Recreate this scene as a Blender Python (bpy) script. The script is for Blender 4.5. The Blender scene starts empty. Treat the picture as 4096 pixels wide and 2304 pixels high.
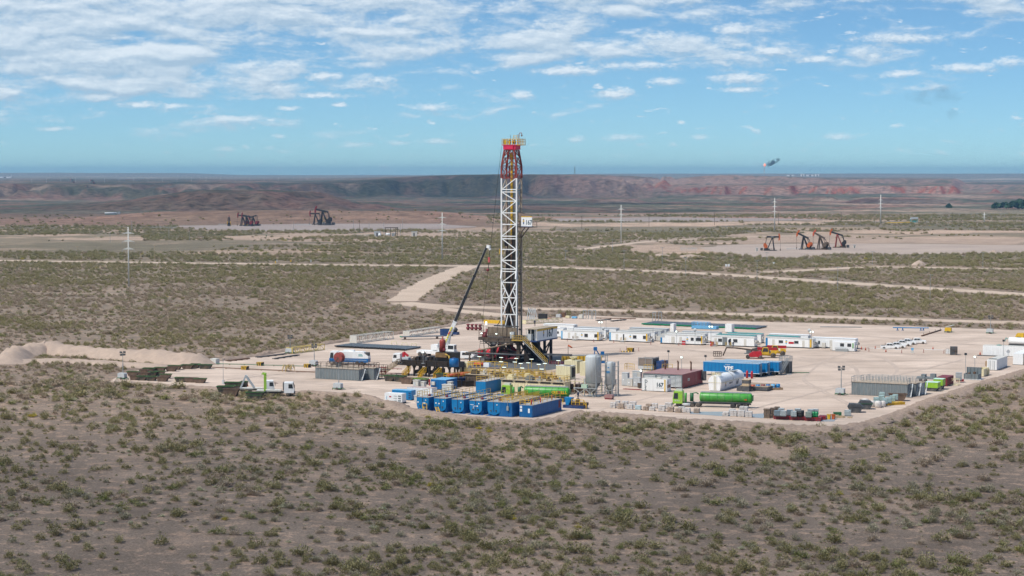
import bpy, bmesh, math, random
import numpy as np
from mathutils import Vector, Matrix
R = math.radians
random.seed(7)
sc = bpy.context.scene
COL = sc.collection

# ------------------------------------------------------------------ camera
W0, H0, FPX, HZ = 4096.0, 2304.0, 7964.0, 697.0
CAMH = 50.0
PITCH = math.atan((H0 / 2 - HZ) / FPX)
cam_d = bpy.data.cameras.new('camera')
cam_d.sensor_width = 36.0
cam_d.lens = 36.0 * FPX / W0
cam_d.clip_start = 1.0
cam_d.clip_end = 80000.0
cam = bpy.data.objects.new('camera', cam_d)
cam.location = (0, 0, CAMH)
cam.rotation_euler = (math.pi / 2 - PITCH, 0, 0)
COL.objects.link(cam)
sc.camera = cam

# ------------------------------------------------------------------ exposure
sc.view_settings.view_transform = 'Standard'
sc.view_settings.look = 'None'
sc.view_settings.exposure = 0.0
sc.view_settings.gamma = 1.0
sc.render.engine = 'CYCLES'
sc.cycles.adaptive_threshold = 0.02
sc.cycles.max_bounces = 5
sc.cycles.diffuse_bounces = 2
sc.cycles.glossy_bounces = 2
sc.cycles.transmission_bounces = 2
sc.cycles.transparent_max_bounces = 12
sc.cycles.volume_bounces = 0

# ------------------------------------------------------------------ sun and sky
SUN_EL = R(58)
SUN_AZ = math.atan2(-0.55, -0.83)          # horizontal direction towards the sun: left of and behind the camera
sun_dir = Vector((math.cos(SUN_EL) * -0.83 / math.hypot(.83, .55), math.cos(SUN_EL) * -0.55 / math.hypot(.83, .55), math.sin(SUN_EL)))
sd = bpy.data.lights.new('sun', 'SUN')
sd.energy = 3.8
sd.angle = R(0.53)
sd.color = (1.0, 0.955, 0.9)
sun = bpy.data.objects.new('sun', sd)
sun.rotation_euler = sun_dir.to_track_quat('Z', 'Y').to_euler()
sun.location = (0, 0, 300)
COL.objects.link(sun)

world = bpy.data.worlds.new('World')
sc.world = world
world.use_nodes = True
wt = world.node_tree
for n in list(wt.nodes): wt.nodes.remove(n)
def wn(t, **k):
  n = wt.nodes.new(t)
  for a, b in k.items(): setattr(n, a, b)
  return n
wout = wn('ShaderNodeOutputWorld')
wbg = wn('ShaderNodeBackground'); wbg.inputs['Strength'].default_value = 0.11
wt.links.new(wbg.outputs[0], wout.inputs[0])
sky = wn('ShaderNodeTexSky', sky_type='NISHITA')
sky.sun_disc = False
sky.sun_elevation = SUN_EL
sky.sun_rotation = math.atan2(sun_dir.x, sun_dir.y)
sky.altitude = 400.0
sky.air_density = 1.0
sky.dust_density = 0.15
sky.ozone_density = 3.0

# clouds: a density of (azimuth, elevation) for puffs and streets of cumulus; positions in degrees
def px2ae(x, y):
  return math.degrees(math.atan((x - 2048) / FPX)), math.degrees(math.atan((HZ - y) / FPX))
# (x, y, half width, half height, strength) of the single clouds one can tell apart
CL = [
 # left half, small ones
 (565,425,110,20,.62),(700,428,70,14,.5),(905,478,95,17,.6),(1085,482,34,9,.5),(220,520,85,12,.45),(1120,547,32,11,.5),
 (905,596,48,16,.5),(1082,592,30,12,.5),(1425,582,80,18,.55),(1590,572,60,12,.45),(1745,566,85,14,.45),(1730,432,100,19,.5),
 (1300,310,95,26,.8),(1510,322,95,20,.6),(1290,384,190,16,.6),(1160,435,55,11,.45),
 
 # right half, small ones
 (2090,384,70,24,.6),(2290,284,170,28,.8),(2455,378,100,30,.8),(2660,328,85,20,.6),(2960,318,145,30,.85),(2960,363,100,15,.55),
 (3080,212,120,32,.95),(2930,125,115,32,1.0),(2880,255,60,22,.9),(3250,245,130,22,.6),(3480,235,85,25,.6),(3590,168,230,26,.8),
 (3600,305,85,20,.65),(3860,285,150,25,.7),(4040,265,80,25,.55),(2720,492,24,11,.5),(2800,550,45,13,.5),(2490,552,90,18,.5),(2310,558,45,15,.5),
 (3350,548,75,17,.65),
 (2930,185,150,22,.5),
 (2640,150,150,26,.6),(2560,265,230,22,.5),(2200,110,130,40,.6),
]
cg = bpy.data.node_groups.new('cloud_density', 'ShaderNodeTree')
cg.interface.new_socket('AE', in_out='INPUT', socket_type='NodeSocketVector')
cg.interface.new_socket('Density', in_out='OUTPUT', socket_type='NodeSocketFloat')
def gn(t, **k):
  n = cg.nodes.new(t)
  for a, b in k.items(): setattr(n, a, b)
  return n
gi = gn('NodeGroupInput'); go = gn('NodeGroupOutput')
L = cg.links.new
def gmath(op, a, b=None, clamp=False):
  n = gn('ShaderNodeMath', operation=op, use_clamp=clamp)
  for i, v in ((0, a), (1, b)):
    if v is None: continue
    if isinstance(v, (int, float)): n.inputs[i].default_value = v
    else: L(v, n.inputs[i])
  return n.outputs[0]
sep = gn('ShaderNodeSeparateXYZ'); L(gi.outputs[0], sep.inputs[0])
az, el = sep.outputs[0], sep.outputs[1]
# wobble
def noise(scale, sx, sy, detail, rough=.55, off=0.0, dist=0.0):
  m = gn('ShaderNodeMapping'); m.inputs['Scale'].default_value = (sx, sy, 1); m.inputs['Location'].default_value = (off, off * .7, off * .3)
  L(gi.outputs[0], m.inputs[0])
  n = gn('ShaderNodeTexNoise'); n.inputs['Scale'].default_value = scale; n.inputs['Detail'].default_value = detail
  n.inputs['Roughness'].default_value = rough; n.inputs['Distortion'].default_value = dist
  L(m.outputs[0], n.inputs['Vector'])
  return n.outputs['Fac']
n_det = noise(1.0, 2.2, 4.6, 5, .58, 3.1)
n_fine = noise(1.0, 7.0, 15.0, 4, .6, 9.1)
n_street = noise(1.0, .20, .85, 3, .5, 17.0, .5)
n_str2 = noise(1.0, .62, 2.1, 4, .52, 31.0, .5)
n_low = noise(1.0, 1.5, 4.2, 4, .55, 47.0, .3)
# coverage of the upper layer: heavy to the left and up, thinning downwards and to the right
# el(deg) threshold where the layer begins, rising from left to right
lim = gmath('ADD', gmath('MULTIPLY', az, .075), 2.3)
up = gmath('SUBTRACT', el, lim)
cov = gmath('MULTIPLY', up, .42)
cov = gmath('MINIMUM', cov, gmath('SUBTRACT', .50, gmath('MULTIPLY', az, .016)))
cov = gmath('MAXIMUM', cov, -.9)
street = gmath('ADD', gmath('MULTIPLY', gmath('SUBTRACT', n_street, .5), 2.6), gmath('MULTIPLY', gmath('SUBTRACT', n_str2, .5), 2.2))
layer = gmath('ADD', gmath('ADD', cov, gmath('MULTIPLY', az, -.010)), street)
best = None
for (x, y, hw, hh, s) in CL:
  a, e = px2ae(x, y)
  m = gn('ShaderNodeMapping'); m.vector_type = 'POINT'
  kx, ky = FPX * math.pi / 180 / hw, FPX * math.pi / 180 / hh
  m.inputs['Scale'].default_value = (kx, ky, 0); m.inputs['Location'].default_value = (-a * kx, -e * ky, 0)
  L(gi.outputs[0], m.inputs[0])
  ln = gn('ShaderNodeVectorMath', operation='LENGTH'); L(m.outputs[0], ln.inputs[0])
  v = gn('ShaderNodeMath', operation='MULTIPLY_ADD'); L(ln.outputs['Value'], v.inputs[0]); v.inputs[1].default_value = -.95 * s ** .5; v.inputs[2].default_value = 1.0 * s ** .5
  best = v.outputs[0] if best is None else gmath('MAXIMUM', best, v.outputs[0])
det = gmath('ADD', gmath('MULTIPLY', gmath('SUBTRACT', n_det, .5), 1.9), gmath('MULTIPLY', gmath('SUBTRACT', n_fine, .5), 1.2))
puffs = gmath('ADD', best, gmath('MULTIPLY', det, .62))
both = gmath('MAXIMUM', gmath('ADD', layer, gmath('MULTIPLY', det, .34)), puffs)
both = gmath('MAXIMUM', both, gmath('MULTIPLY', gmath('SUBTRACT', n_low, .615), 5.0))
L(both, go.inputs[0])

tc = wn('ShaderNodeTexCoord')
s1 = wn('ShaderNodeSeparateXYZ'); wt.links.new(tc.outputs['Generated'], s1.inputs[0])
def wmath(op, a, b=None, clamp=False, c=None):
  n = wn('ShaderNodeMath', operation=op, use_clamp=clamp)
  for i, v in ((0, a), (1, b), (2, c)):
    if v is None: continue
    if isinstance(v, (int, float)): n.inputs[i].default_value = v
    else: wt.links.new(v, n.inputs[i])
  return n.outputs[0]
waz = wmath('MULTIPLY', wmath('ARCTAN2', s1.outputs[0], s1.outputs[1]), 180 / math.pi)
wel = wmath('MULTIPLY', wmath('ARCSINE', s1.outputs[2]), 180 / math.pi)
def dens(del_):
  c = wn('ShaderNodeCombineXYZ'); wt.links.new(wmath('ADD', waz, -.6 * del_), c.inputs[0]); wt.links.new(wmath('ADD', wel, del_), c.inputs[1])
  g = wn('ShaderNodeGroup'); g.node_tree = cg; wt.links.new(c.outputs[0], g.inputs[0])
  return g.outputs[0]
d0, d1 = dens(0.0), dens(0.15)
mask = wn('ShaderNodeMapRange', interpolation_type='SMOOTHSTEP'); wt.links.new(d0, mask.inputs[0])
mask.inputs[1].default_value = -.08; mask.inputs[2].default_value = .75; mask.inputs[3].default_value = 0; mask.inputs[4].default_value = .84
# thinner near the horizon
low = wn('ShaderNodeMapRange', interpolation_type='SMOOTHSTEP'); wt.links.new(wel, low.inputs[0])
low.inputs[1].default_value = .1; low.inputs[2].default_value = 1.9; low.inputs[3].default_value = .25; low.inputs[4].default_value = 1.0
mfac = wmath('MULTIPLY', mask.outputs[0], low.outputs[0])
shade = wmath('MULTIPLY_ADD', wmath('SUBTRACT', d0, d1), 1.05, True, .42)
cc = wn('ShaderNodeMix', data_type='RGBA'); wt.links.new(shade, cc.inputs['Factor'])
cc.inputs['A'].default_value = (4.0, 5.3, 6.6, 1); cc.inputs['B'].default_value = (7.6, 8.3, 8.9, 1)
tint = wn('ShaderNodeMix', data_type='RGBA', blend_type='MULTIPLY'); tint.inputs['Factor'].default_value = 1.0
tint.inputs['B'].default_value = (.74, 1.0, 1.12, 1)
# the blue of the air a little above the skyline, where it is not yellowed
svec = wn('ShaderNodeVectorMath', operation='MULTIPLY_ADD'); wt.links.new(tc.outputs['Generated'], svec.inputs[0]); svec.inputs[1].default_value = (1, 1, 1.6); svec.inputs[2].default_value = (0, 0, .035)
snor = wn('ShaderNodeVectorMath', operation='NORMALIZE'); wt.links.new(svec.outputs[0], snor.inputs[0]); wt.links.new(snor.outputs[0], sky.inputs[0])
wt.links.new(sky.outputs[0], tint.inputs['A'])
SKYTINT = tint
wm = wn('ShaderNodeMix', data_type='RGBA'); wt.links.new(mfac, wm.inputs['Factor'])
wt.links.new(tint.outputs['Result'], wm.inputs['A']); wt.links.new(cc.outputs['Result'], wm.inputs['B'])
wt.links.new(wm.outputs['Result'], wbg.inputs['Color'])
world.cycles.sampling_method = 'MANUAL'
world.cycles.sample_map_resolution = 512

# ------------------------------------------------------------------ helpers
def ray(x, y):
  v = Vector(((x - W0 / 2) / FPX, -(y - H0 / 2) / FPX, -1.0))
  return Matrix.Rotation(math.pi / 2 - PITCH, 3, 'X') @ v
def at(x, y, z=0.0):
  """point of the plane of height z seen at (x, y) of the photograph: how positions were measured"""
  d = ray(x, y); t = (z - CAMH) / d.z
  return Vector((d.x * t, d.y * t, z))
def crop(ox, oy, s):
  return lambda x, y, z=0.0: at(ox + x / s, oy + y / s, z)
cA = crop(1500, 1280, 3.45); cB = crop(1900, 1280, 3.45); cC = crop(1400, 1240, 4.83); cD = crop(400, 1360, 3.22)
cE = crop(2100, 1200, 4.293); cF = crop(2600, 1260, 2.862); cG = crop(2400, 1380, 4.293); cH = crop(2750, 1360, 4.262)
cI = crop(3300, 1400, 3.236); cJ = crop(3400, 1260, 3.701)
def full(x, y, z=0.0):
  return at(x * 1.59006, y * 1.59006, z)
TH = R(-26.5)                       # the site grid is turned by this much
U = Vector((math.cos(TH), math.sin(TH), 0)); V = Vector((-math.sin(TH), math.cos(TH), 0))

MATS = {}
def mat(name, col, rough=.7, metal=0.0, var=.12, scale=1.2, dirt=None, dfac=.35, spec=.4, stripes=None, streak=False):
  """procedural painted / weathered surface"""
  if name in MATS: return MATS[name]
  m = bpy.data.materials.new(name); m.use_nodes = True
  t = m.node_tree; b = t.nodes['Principled BSDF']
  b.inputs['Roughness'].default_value = rough; b.inputs['Metallic'].default_value = metal
  b.inputs['Specular IOR Level'].default_value = spec
  tc = t.nodes.new('ShaderNodeTexCoord')
  n = t.nodes.new('ShaderNodeTexNoise'); n.inputs['Scale'].default_value = scale; n.inputs['Detail'].default_value = 5
  if streak:
    mp = t.nodes.new('ShaderNodeMapping'); mp.inputs['Scale'].default_value = (3, 3, .35)
    t.links.new(tc.outputs['Object'], mp.inputs[0]); t.links.new(mp.outputs[0], n.inputs['Vector'])
  else: t.links.new(tc.outputs['Object'], n.inputs['Vector'])
  mr = t.nodes.new('ShaderNodeMapRange'); mr.inputs[1].default_value = .3; mr.inputs[2].default_value = .7
  mr.inputs[3].default_value = 1 - var; mr.inputs[4].default_value = 1 + var
  t.links.new(n.outputs['Fac'], mr.inputs[0])
  mx = t.nodes.new('ShaderNodeMix'); mx.data_type = 'RGBA'; mx.blend_type = 'MULTIPLY'; mx.inputs['Factor'].default_value = 1
  mx.inputs['A'].default_value = (*col, 1); t.links.new(mr.outputs[0], mx.inputs['B'])
  out = mx.outputs['Result']
  if dirt:
    n2 = t.nodes.new('ShaderNodeTexNoise'); n2.inputs['Scale'].default_value = scale * .6 + .3; n2.inputs['Detail'].default_value = 7
    n2.inputs['Roughness'].default_value = .7
    if streak: t.links.new(mp.outputs[0], n2.inputs['Vector'])
    else: t.links.new(tc.outputs['Object'], n2.inputs['Vector'])
    r2 = t.nodes.new('ShaderNodeMapRange'); r2.inputs[1].default_value = .48; r2.inputs[2].default_value = .68
    r2.inputs[3].default_value = 0; r2.inputs[4].default_value = dfac
    t.links.new(n2.outputs['Fac'], r2.inputs[0])
    m2 = t.nodes.new('ShaderNodeMix'); m2.data_type = 'RGBA'
    t.links.new(r2.outputs[0], m2.inputs['Factor']); t.links.new(out, m2.inputs['A']); m2.inputs['B'].default_value = (*dirt, 1)
    out = m2.outputs['Result']
  t.links.new(out, b.inputs['Base Color'])
  MATS[name] = m
  return m
DUST = (.42, .33, .25); RUST = (.16, .07, .035)
def M(k):
  return {
   'white': lambda: mat('white_paint', (.85, .86, .85), .45, var=.04, dirt=DUST, dfac=.18, streak=True),
   'cream': lambda: mat('cream_paint', (.76, .68, .44), .5, var=.08, dirt=(.35, .25, .14), dfac=.35, streak=True),
   'offwhite': lambda: mat('off_white_paint', (.62, .6, .54), .5, var=.08, dirt=DUST, dfac=.3),
   'ltgrey': lambda: mat('light_grey_paint', (.50, .53, .54), .5, var=.06, dirt=DUST, dfac=.25, streak=True),
   'grey': lambda: mat('grey_paint', (.17, .20, .21), .55, var=.15, dirt=DUST, dfac=.25, streak=True),
   'greysteel': lambda: mat('galvanised_steel', (.36, .38, .38), .5, .3, var=.1),
   'darkgrey': lambda: mat('dark_grey_steel', (.07, .075, .08), .6, var=.2, dirt=DUST, dfac=.2),
   'black': lambda: mat('black_steel', (.022, .022, .024), .6, var=.2),
   'oily': lambda: mat('oily_black_steel', (.020, .016, .014), .5, var=.35, dirt=(.07, .042, .026), dfac=.5),
   'grimy': lambda: mat('grimy_brown_steel', (.085, .062, .046), .65, var=.35, dirt=(.19, .135, .09), dfac=.5),
   'brownpipe': lambda: mat('brown_pipe', (.17, .09, .05), .6, var=.3),
   'blue': lambda: mat('tank_blue_paint', (.003, .125, .35), .42, var=.14, dirt=(.10, .16, .25), dfac=.25, streak=True),
   'blue2': lambda: mat('bright_blue_paint', (.002, .185, .44), .42, var=.1, dirt=(.12, .24, .36), dfac=.2, streak=True),
   'darkblue': lambda: mat('dark_blue_paint', (.012, .045, .15), .45, var=.2, dirt=DUST, dfac=.15),
   'ltblue': lambda: mat('light_blue_paint', (.16, .42, .66), .45, var=.08),
   'teal': lambda: mat('teal_sheet', (.05, .30, .28), .5, var=.1),
   'red': lambda: mat('red_paint', (.48, .02, .03), .42, var=.15, dirt=(.2, .06, .05), dfac=.3),
   'dkred': lambda: mat('dark_red_paint', (.20, .025, .035), .5, var=.12, dirt=(.25, .12, .1), dfac=.3, streak=True),
   'rustred': lambda: mat('rusty_red_lattice_paint', (.28, .055, .045), .6, var=.25, dirt=(.10, .04, .03), dfac=.5),
   'redroof': lambda: mat('faded_red_roof_paint', (.33, .18, .17), .6, var=.1, dirt=DUST, dfac=.3),
   'orange': lambda: mat('orange_paint', (.50, .11, .025), .5, var=.2),
   'orangered': lambda: mat('faded_orange_red_paint', (.52, .09, .04), .5, var=.12),
   'yellow': lambda: mat('yellow_paint', (.72, .44, .03), .45, var=.15, dirt=(.3, .2, .08), dfac=.25),
   'rail': lambda: mat('yellow_handrail_paint', (.55, .36, .06), .5, var=.2, dirt=(.3, .2, .10), dfac=.45),
   'lime': lambda: mat('lime_green_paint', (.30, .56, .04), .45, var=.12, dirt=DUST, dfac=.3),
   'green': lambda: mat('green_paint', (.05, .31, .035), .38, var=.15, dirt=(.25, .30, .16), dfac=.5),
   'dkgreen': lambda: mat('dark_green_paint', (.03, .13, .05), .5, var=.2),
   'greenpro': lambda: mat('green_thread_protector', (.0, .22, .10), .5, var=.3, scale=4),
   'skip': lambda: mat('skip_green_worn_paint', (.055, .052, .042), .7, var=.3, dirt=(.17, .11, .07), dfac=.9, scale=1.0),
   'skiprust': lambda: mat('skip_rusty_steel', (.17, .11, .075), .75, var=.3, dirt=(.07, .055, .045), dfac=.7, scale=1.0),
   'skiprim': lambda: mat('skip_rim_green', (.06, .19, .045), .5, var=.3, dirt=(.1, .09, .06), dfac=.5),
   'glass': lambda: mat('dark_window_glass', (.025, .032, .038), .12, var=.1, spec=.8),
   'tyre': lambda: mat('tyre_rubber', (.05, .046, .042), .85, var=.15, dirt=DUST, dfac=.4),
   'rim': lambda: mat('wheel_rim', (.40, .36, .31), .5, var=.1, dirt=DUST, dfac=.4),
   'bag': lambda: mat('white_sack_plastic', (.66, .62, .58), .5, var=.12, scale=3, dirt=(.45, .36, .3), dfac=.35),
   'bag2': lambda: mat('brown_sack_paper', (.42, .33, .26), .8, var=.15, scale=3),
   'ibc': lambda: mat('translucent_tote_plastic', (.60, .68, .68), .4, var=.08),
   'wood': lambda: mat('weathered_timber', (.36, .25, .15), .8, var=.2, scale=3),
   'pale': lambda: mat('pale_planks', (.5, .38, .24), .8, var=.2, scale=3),
   'concrete': lambda: mat('pole_concrete', (.66, .65, .60), .8, var=.08),
   'text': lambda: mat('lettering_navy', (.012, .05, .075), .6, var=.02),
   'textwhite': lambda: mat('lettering_white', (.82, .84, .85), .6, var=.02),
   'pipegrey': lambda: mat('drill_pipe_grey', (.20, .22, .23), .45, .4, var=.2, scale=2),
   'skin': lambda: mat('skin', (.36, .2, .13), .6, var=.03),
   'hiviz': lambda: mat('red_overalls', (.55, .03, .03), .7, var=.05),
   'navy': lambda: mat('navy_overalls', (.02, .03, .07), .8, var=.05),
   'lamp': lamp_mat,
  }[k]()
def lamp_mat():
  if 'lamp_glow' in MATS: return MATS['lamp_glow']
  m = bpy.data.materials.new('lamp_glow'); m.use_nodes = True
  b = m.node_tree.nodes['Principled BSDF']; b.inputs['Base Color'].default_value = (.9, 1, .92, 1)
  b.inputs['Emission Color'].default_value = (.86, 1.0, .90, 1); b.inputs['Emission Strength'].default_value = 1.25
  MATS['lamp_glow'] = m; return m

class MB:
  """collects shapes into one mesh"""
  def __init__(s): s.v = []; s.f = []; s.sm = []
  def add(s, vs, fs, smooth=False):
    o = len(s.v); s.v += [tuple(v) for v in vs]; s.f += [tuple(i + o for i in f) for f in fs]; s.sm += [smooth] * len(fs)
    return s
  def box(s, x0, x1, y0, y1, z0, z1):
    return s.add([(x0, y0, z0), (x1, y0, z0), (x1, y1, z0), (x0, y1, z0), (x0, y0, z1), (x1, y0, z1), (x1, y1, z1), (x0, y1, z1)],
           [(0, 3, 2, 1), (4, 5, 6, 7), (0, 1, 5, 4), (1, 2, 6, 5), (2, 3, 7, 6), (3, 0, 4, 7)])
  def cbox(s, cx, cy, cz, sx, sy, sz): return s.box(cx - sx / 2, cx + sx / 2, cy - sy / 2, cy + sy / 2, cz - sz / 2, cz + sz / 2)
  def bar(s, a, b, r, n=4, r2=None, smooth=None):
    a = Vector(a); b = Vector(b); d = b - a
    if d.length < 1e-6: return s
    q = d.to_track_quat('Z', 'Y'); r2 = r if r2 is None else r2
    off = math.pi / 4 if n == 4 else 0
    k = 1.414 if n == 4 else 1
    vs = [a + q @ Vector((math.cos(i * 2 * math.pi / n + off) * r * k, math.sin(i * 2 * math.pi / n + off) * r * k, 0)) for i in range(n)]
    vs += [b + q @ Vector((math.cos(i * 2 * math.pi / n + off) * r2 * k, math.sin(i * 2 * math.pi / n + off) * r2 * k, 0)) for i in range(n)]
    s.add(vs, [(i, (i + 1) % n, n + (i + 1) % n, n + i) for i in range(n)], n > 6 if smooth is None else smooth)
    o = len(s.v) - 2 * n
    s.f += [tuple(o + i for i in reversed(range(n))), tuple(o + n + i for i in range(n))]; s.sm += [False, False]
    return s
  def path(s, pts, r, n=5):
    for a, b in zip(pts[:-1], pts[1:]): s.bar(a, b, r, n)
    return s
  def lathe(s, prof, n=16, axis='z', c=(0, 0, 0)):
    """profile of (radius, height) turned about an axis"""
    vs = []; c = Vector(c)
    for (r, h) in prof:
      for i in range(n):
        a = 2 * math.pi * i / n; p = (r * math.cos(a), r * math.sin(a), h)
        if axis == 'x': p = (p[2], p[0], p[1])
        elif axis == 'y': p = (p[1], p[2], p[0])
        vs.append(c + Vector(p))
    fs = []
    for k in range(len(prof) - 1):
      for i in range(n):
        j = (i + 1) % n; fs.append((k * n + i, k * n + j, (k + 1) * n + j, (k + 1) * n + i))
    s.add(vs, fs, True)
    o = len(s.v) - len(vs)
    if prof[0][0] > .01: s.f.append(tuple(o + i for i in reversed(range(n)))); s.sm.append(False)
    if prof[-1][0] > .01: s.f.append(tuple(o + (len(prof) - 1) * n + i for i in range(n))); s.sm.append(False)
    return s
  def prism(s, poly, a, b, axis='y'):
    """2D outline pushed from a to b along an axis; outline in the other two coordinates"""
    def p3(p, t):
      return {'y': (p[0], t, p[1]), 'x': (t, p[0], p[1]), 'z': (p[0], p[1], t)}[axis]
    n = len(poly)
    return s.add([p3(p, a) for p in poly] + [p3(p, b) for p in poly],
           [tuple(range(n)), tuple(reversed(range(n, 2 * n)))] + [(i, n + i, n + (i + 1) % n, (i + 1) % n) for i in range(n)])
  def rail(s, pts, h=1.1, r=.03, step=1.6, mid=True):
    """hand rail along a 3D polyline"""
    for a, b in zip(pts[:-1], pts[1:]):
      a = Vector(a); b = Vector(b); n = max(1, round((b - a).length / step))
      for i in range(n + 1):
        p = a.lerp(b, i / n); s.bar(p, p + Vector((0, 0, h)), r, 4)
      s.bar(a + Vector((0, 0, h)), b + Vector((0, 0, h)), r, 4)
      if mid: s.bar(a + Vector((0, 0, h * .52)), b + Vector((0, 0, h * .52)), r * .8, 4)
    return s
  def mesh(s, name, m):
    me = bpy.data.meshes.new(name); me.from_pydata(s.v, [], s.f); me.materials.append(m)
    me.polygons.foreach_set('use_smooth', s.sm)
    bm = bmesh.new(); bm.from_mesh(me); bmesh.ops.recalc_face_normals(bm, faces=bm.faces); bm.to_mesh(me); bm.free()
    return me
  def build(s, name, m, parent=None, loc=None, rz=0.0):
    if isinstance(m, str): m = M(m)
    o = bpy.data.objects.new(name, s.mesh(name, m)); COL.objects.link(o)
    if parent is not None: o.parent = parent
    if loc is not None: o.location = loc
    o.rotation_euler.z = rz
    return o
def tag(o, label=None, cat=None, group=None, kind=None):
  if label: o['label'] = label
  if cat: o['category'] = cat
  if group: o['group'] = group
  if kind: o['kind'] = kind
  return o
def thing(name, label, cat, loc, rz=0.0, group=None):
  o = bpy.data.objects.new(name, None); o.empty_display_size = .5; COL.objects.link(o)
  o.location = loc; o.rotation_euler.z = rz
  return tag(o, label, cat, group)
def kids(o): return [c for c in COL.objects if c.parent == o]
KIDS = {}
def copy_thing(o, loc, rz=None, label=None, group=None, scale=None):
  """a copy of a thing with copies of its parts and sub-parts"""
  r = o.copy(); COL.objects.link(r); r.location = loc
  if rz is not None: r.rotation_euler.z = rz
  if label: r['label'] = label
  if group: r['group'] = group
  if scale: r.scale = scale if hasattr(scale, '__len__') else (scale,) * 3
  def rec(src, dst):
    for c in src.children:
      k = c.copy(); COL.objects.link(k); k.parent = dst; rec(c, k)
  rec(o, r)
  return r
def lettering(txt, size, m, parent, loc, rot, name='lettering', ext=.01, xs=1.0, bold=.0, align='LEFT', space=1.0, obl=0.0):
  cu = bpy.data.curves.new(name, 'FONT'); cu.body = txt; cu.size = size; cu.extrude = ext; cu.offset = bold; cu.align_x = align
  cu.space_character = space; cu.shear = obl; cu.resolution_u = 2
  t = bpy.data.objects.new(name, cu)
  me = bpy.data.meshes.new_from_object(t); bpy.data.objects.remove(t); bpy.data.curves.remove(cu)
  me.materials.clear(); me.materials.append(M(m) if isinstance(m, str) else m)
  o = bpy.data.objects.new(name, me); COL.objects.link(o); o.parent = parent; o.location = loc; o.rotation_euler = rot; o.scale = (xs, 1, 1)
  return o

# ------------------------------------------------------------------ noise in numpy (terrain heights, plant cover)
def vnoise(x, y, seed=0):
  xi = np.floor(x).astype(np.int64); yi = np.floor(y).astype(np.int64); xf = x - xi; yf = y - yi
  def h(a, b):
    n = (a * 374761393 + b * 668265263 + seed * 144269504) & 0xffffffff
    n = ((n ^ (n >> 13)) * 1274126177) & 0xffffffff
    return ((n ^ (n >> 16)) & 0xffff) / 65535.0
  u = xf * xf * (3 - 2 * xf); v = yf * yf * (3 - 2 * yf)
  a = h(xi, yi); b = h(xi + 1, yi); c = h(xi, yi + 1); d = h(xi + 1, yi + 1)
  return a + (b - a) * u + (c - a) * v + (a - b - c + d) * u * v
def fbm(x, y, seed=0, o=5, g=.5):
  s = 0; a = 1; t = 0
  for i in range(o):
    s = s + a * vnoise(x * 2 ** i, y * 2 ** i, seed + i * 17); t += a; a *= g
  return s / t
def sstep(a, b, x):
  t = np.clip((x - a) / (b - a), 0, 1); return t * t * (3 - 2 * t)
def inpoly(x, y, poly):
  r = np.zeros(x.shape, bool); n = len(poly)
  for i in range(n):
    x1, y1 = poly[i]; x2, y2 = poly[(i + 1) % n]
    c = ((y1 > y) != (y2 > y)) & (x < (x2 - x1) * (y - y1) / ((y2 - y1) if y2 != y1 else 1e-9) + x1)
    r ^= c
  return r
def dseg(x, y, pts):
  """distance to a polyline"""
  d = np.full(x.shape, 1e9)
  for (x1, y1), (x2, y2) in zip(pts[:-1], pts[1:]):
    dx, dy = x2 - x1, y2 - y1; t = np.clip(((x - x1) * dx + (y - y1) * dy) / (dx * dx + dy * dy), 0, 1)
    d = np.minimum(d, np.hypot(x - x1 - t * dx, y - y1 - t * dy))
  return d

# ------------------------------------------------------------------ layout of the ground (world metres, from measured points)
def gp(pts): return [tuple(at(x, y).xy) for x, y in pts]
PAD = gp([(440,1528),(520,1532),(650,1540),(870,1552),(1010,1575),(1120,1572),(1250,1568),(1440,1578),(1530,1600),(1600,1632),(1700,1655),(1900,1675),
      (2100,1688),(2230,1680),(2290,1655),(2440,1658),(2700,1680),(2900,1690),(3100,1702),(3330,1712),(3430,1700),(3560,1668),(3700,1610),(3830,1565),(3960,1525),(4120,1478),(4400,1400),
      (4700,1345),(4300,1330),(3700,1308),(3200,1292),(2700,1280),(2350,1262),(2250,1270),(1980,1283),(1880,1290),(1700,1322),(1500,1350),(1300,1378),(1000,1430),(860,1446),(830,1455),(600,1470),(470,1500)])
ROADS = {
 'far_road': (15.0, [(-300,1036),(0,1042),(400,1048),(900,1054),(1400,1060),(1890,1064),(2100,1066),(2390,1076),(2800,1092),(3350,1130),(4096,1178),(4400,1198)]),
 'link_road': (12.0, [(1880,1064),(1830,1082),(1740,1120),(1660,1165),(1610,1205)]),
 'near_road': (12.0, [(1600,1210),(1720,1226),(2060,1233),(2400,1240),(2700,1249),(3300,1268),(4096,1292),(4400,1302)]),
 'pad_approach': (10, [(1610,1215),(1830,1243),(1990,1260),(2120,1275),(2230,1290)]),
 'upper_track': (9.0, [(2300,1000),(2600,965),(2800,955),(3000,948),(3300,940)]),
 'right_track': (12.0, [(3060,1090),(3500,1066),(3900,1075),(4400,1080)]),
}
ROADS = {k: (w, gp(p)) for k, (w, p) in ROADS.items()}
WELLPAD_R = gp([(2790,991),(2900,980),(3000,977),(3300,975),(3600,975),(4400,985),(4400,1008),(4000,1014),(3650,1018),(3290,1020),(3240,1033),(3096,1035),(2950,1021),(2850,1006)])
WELLPAD_L = gp([(700,903),(1050,898),(1500,890),(1750,893),(1930,906),(1760,914),(1400,921),(1100,926),(800,917)])
WELLPAD_F = gp([(2200,874),(2600,870),(3100,873),(3330,880),(2900,885),(2400,886),(2200,884)])
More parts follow.
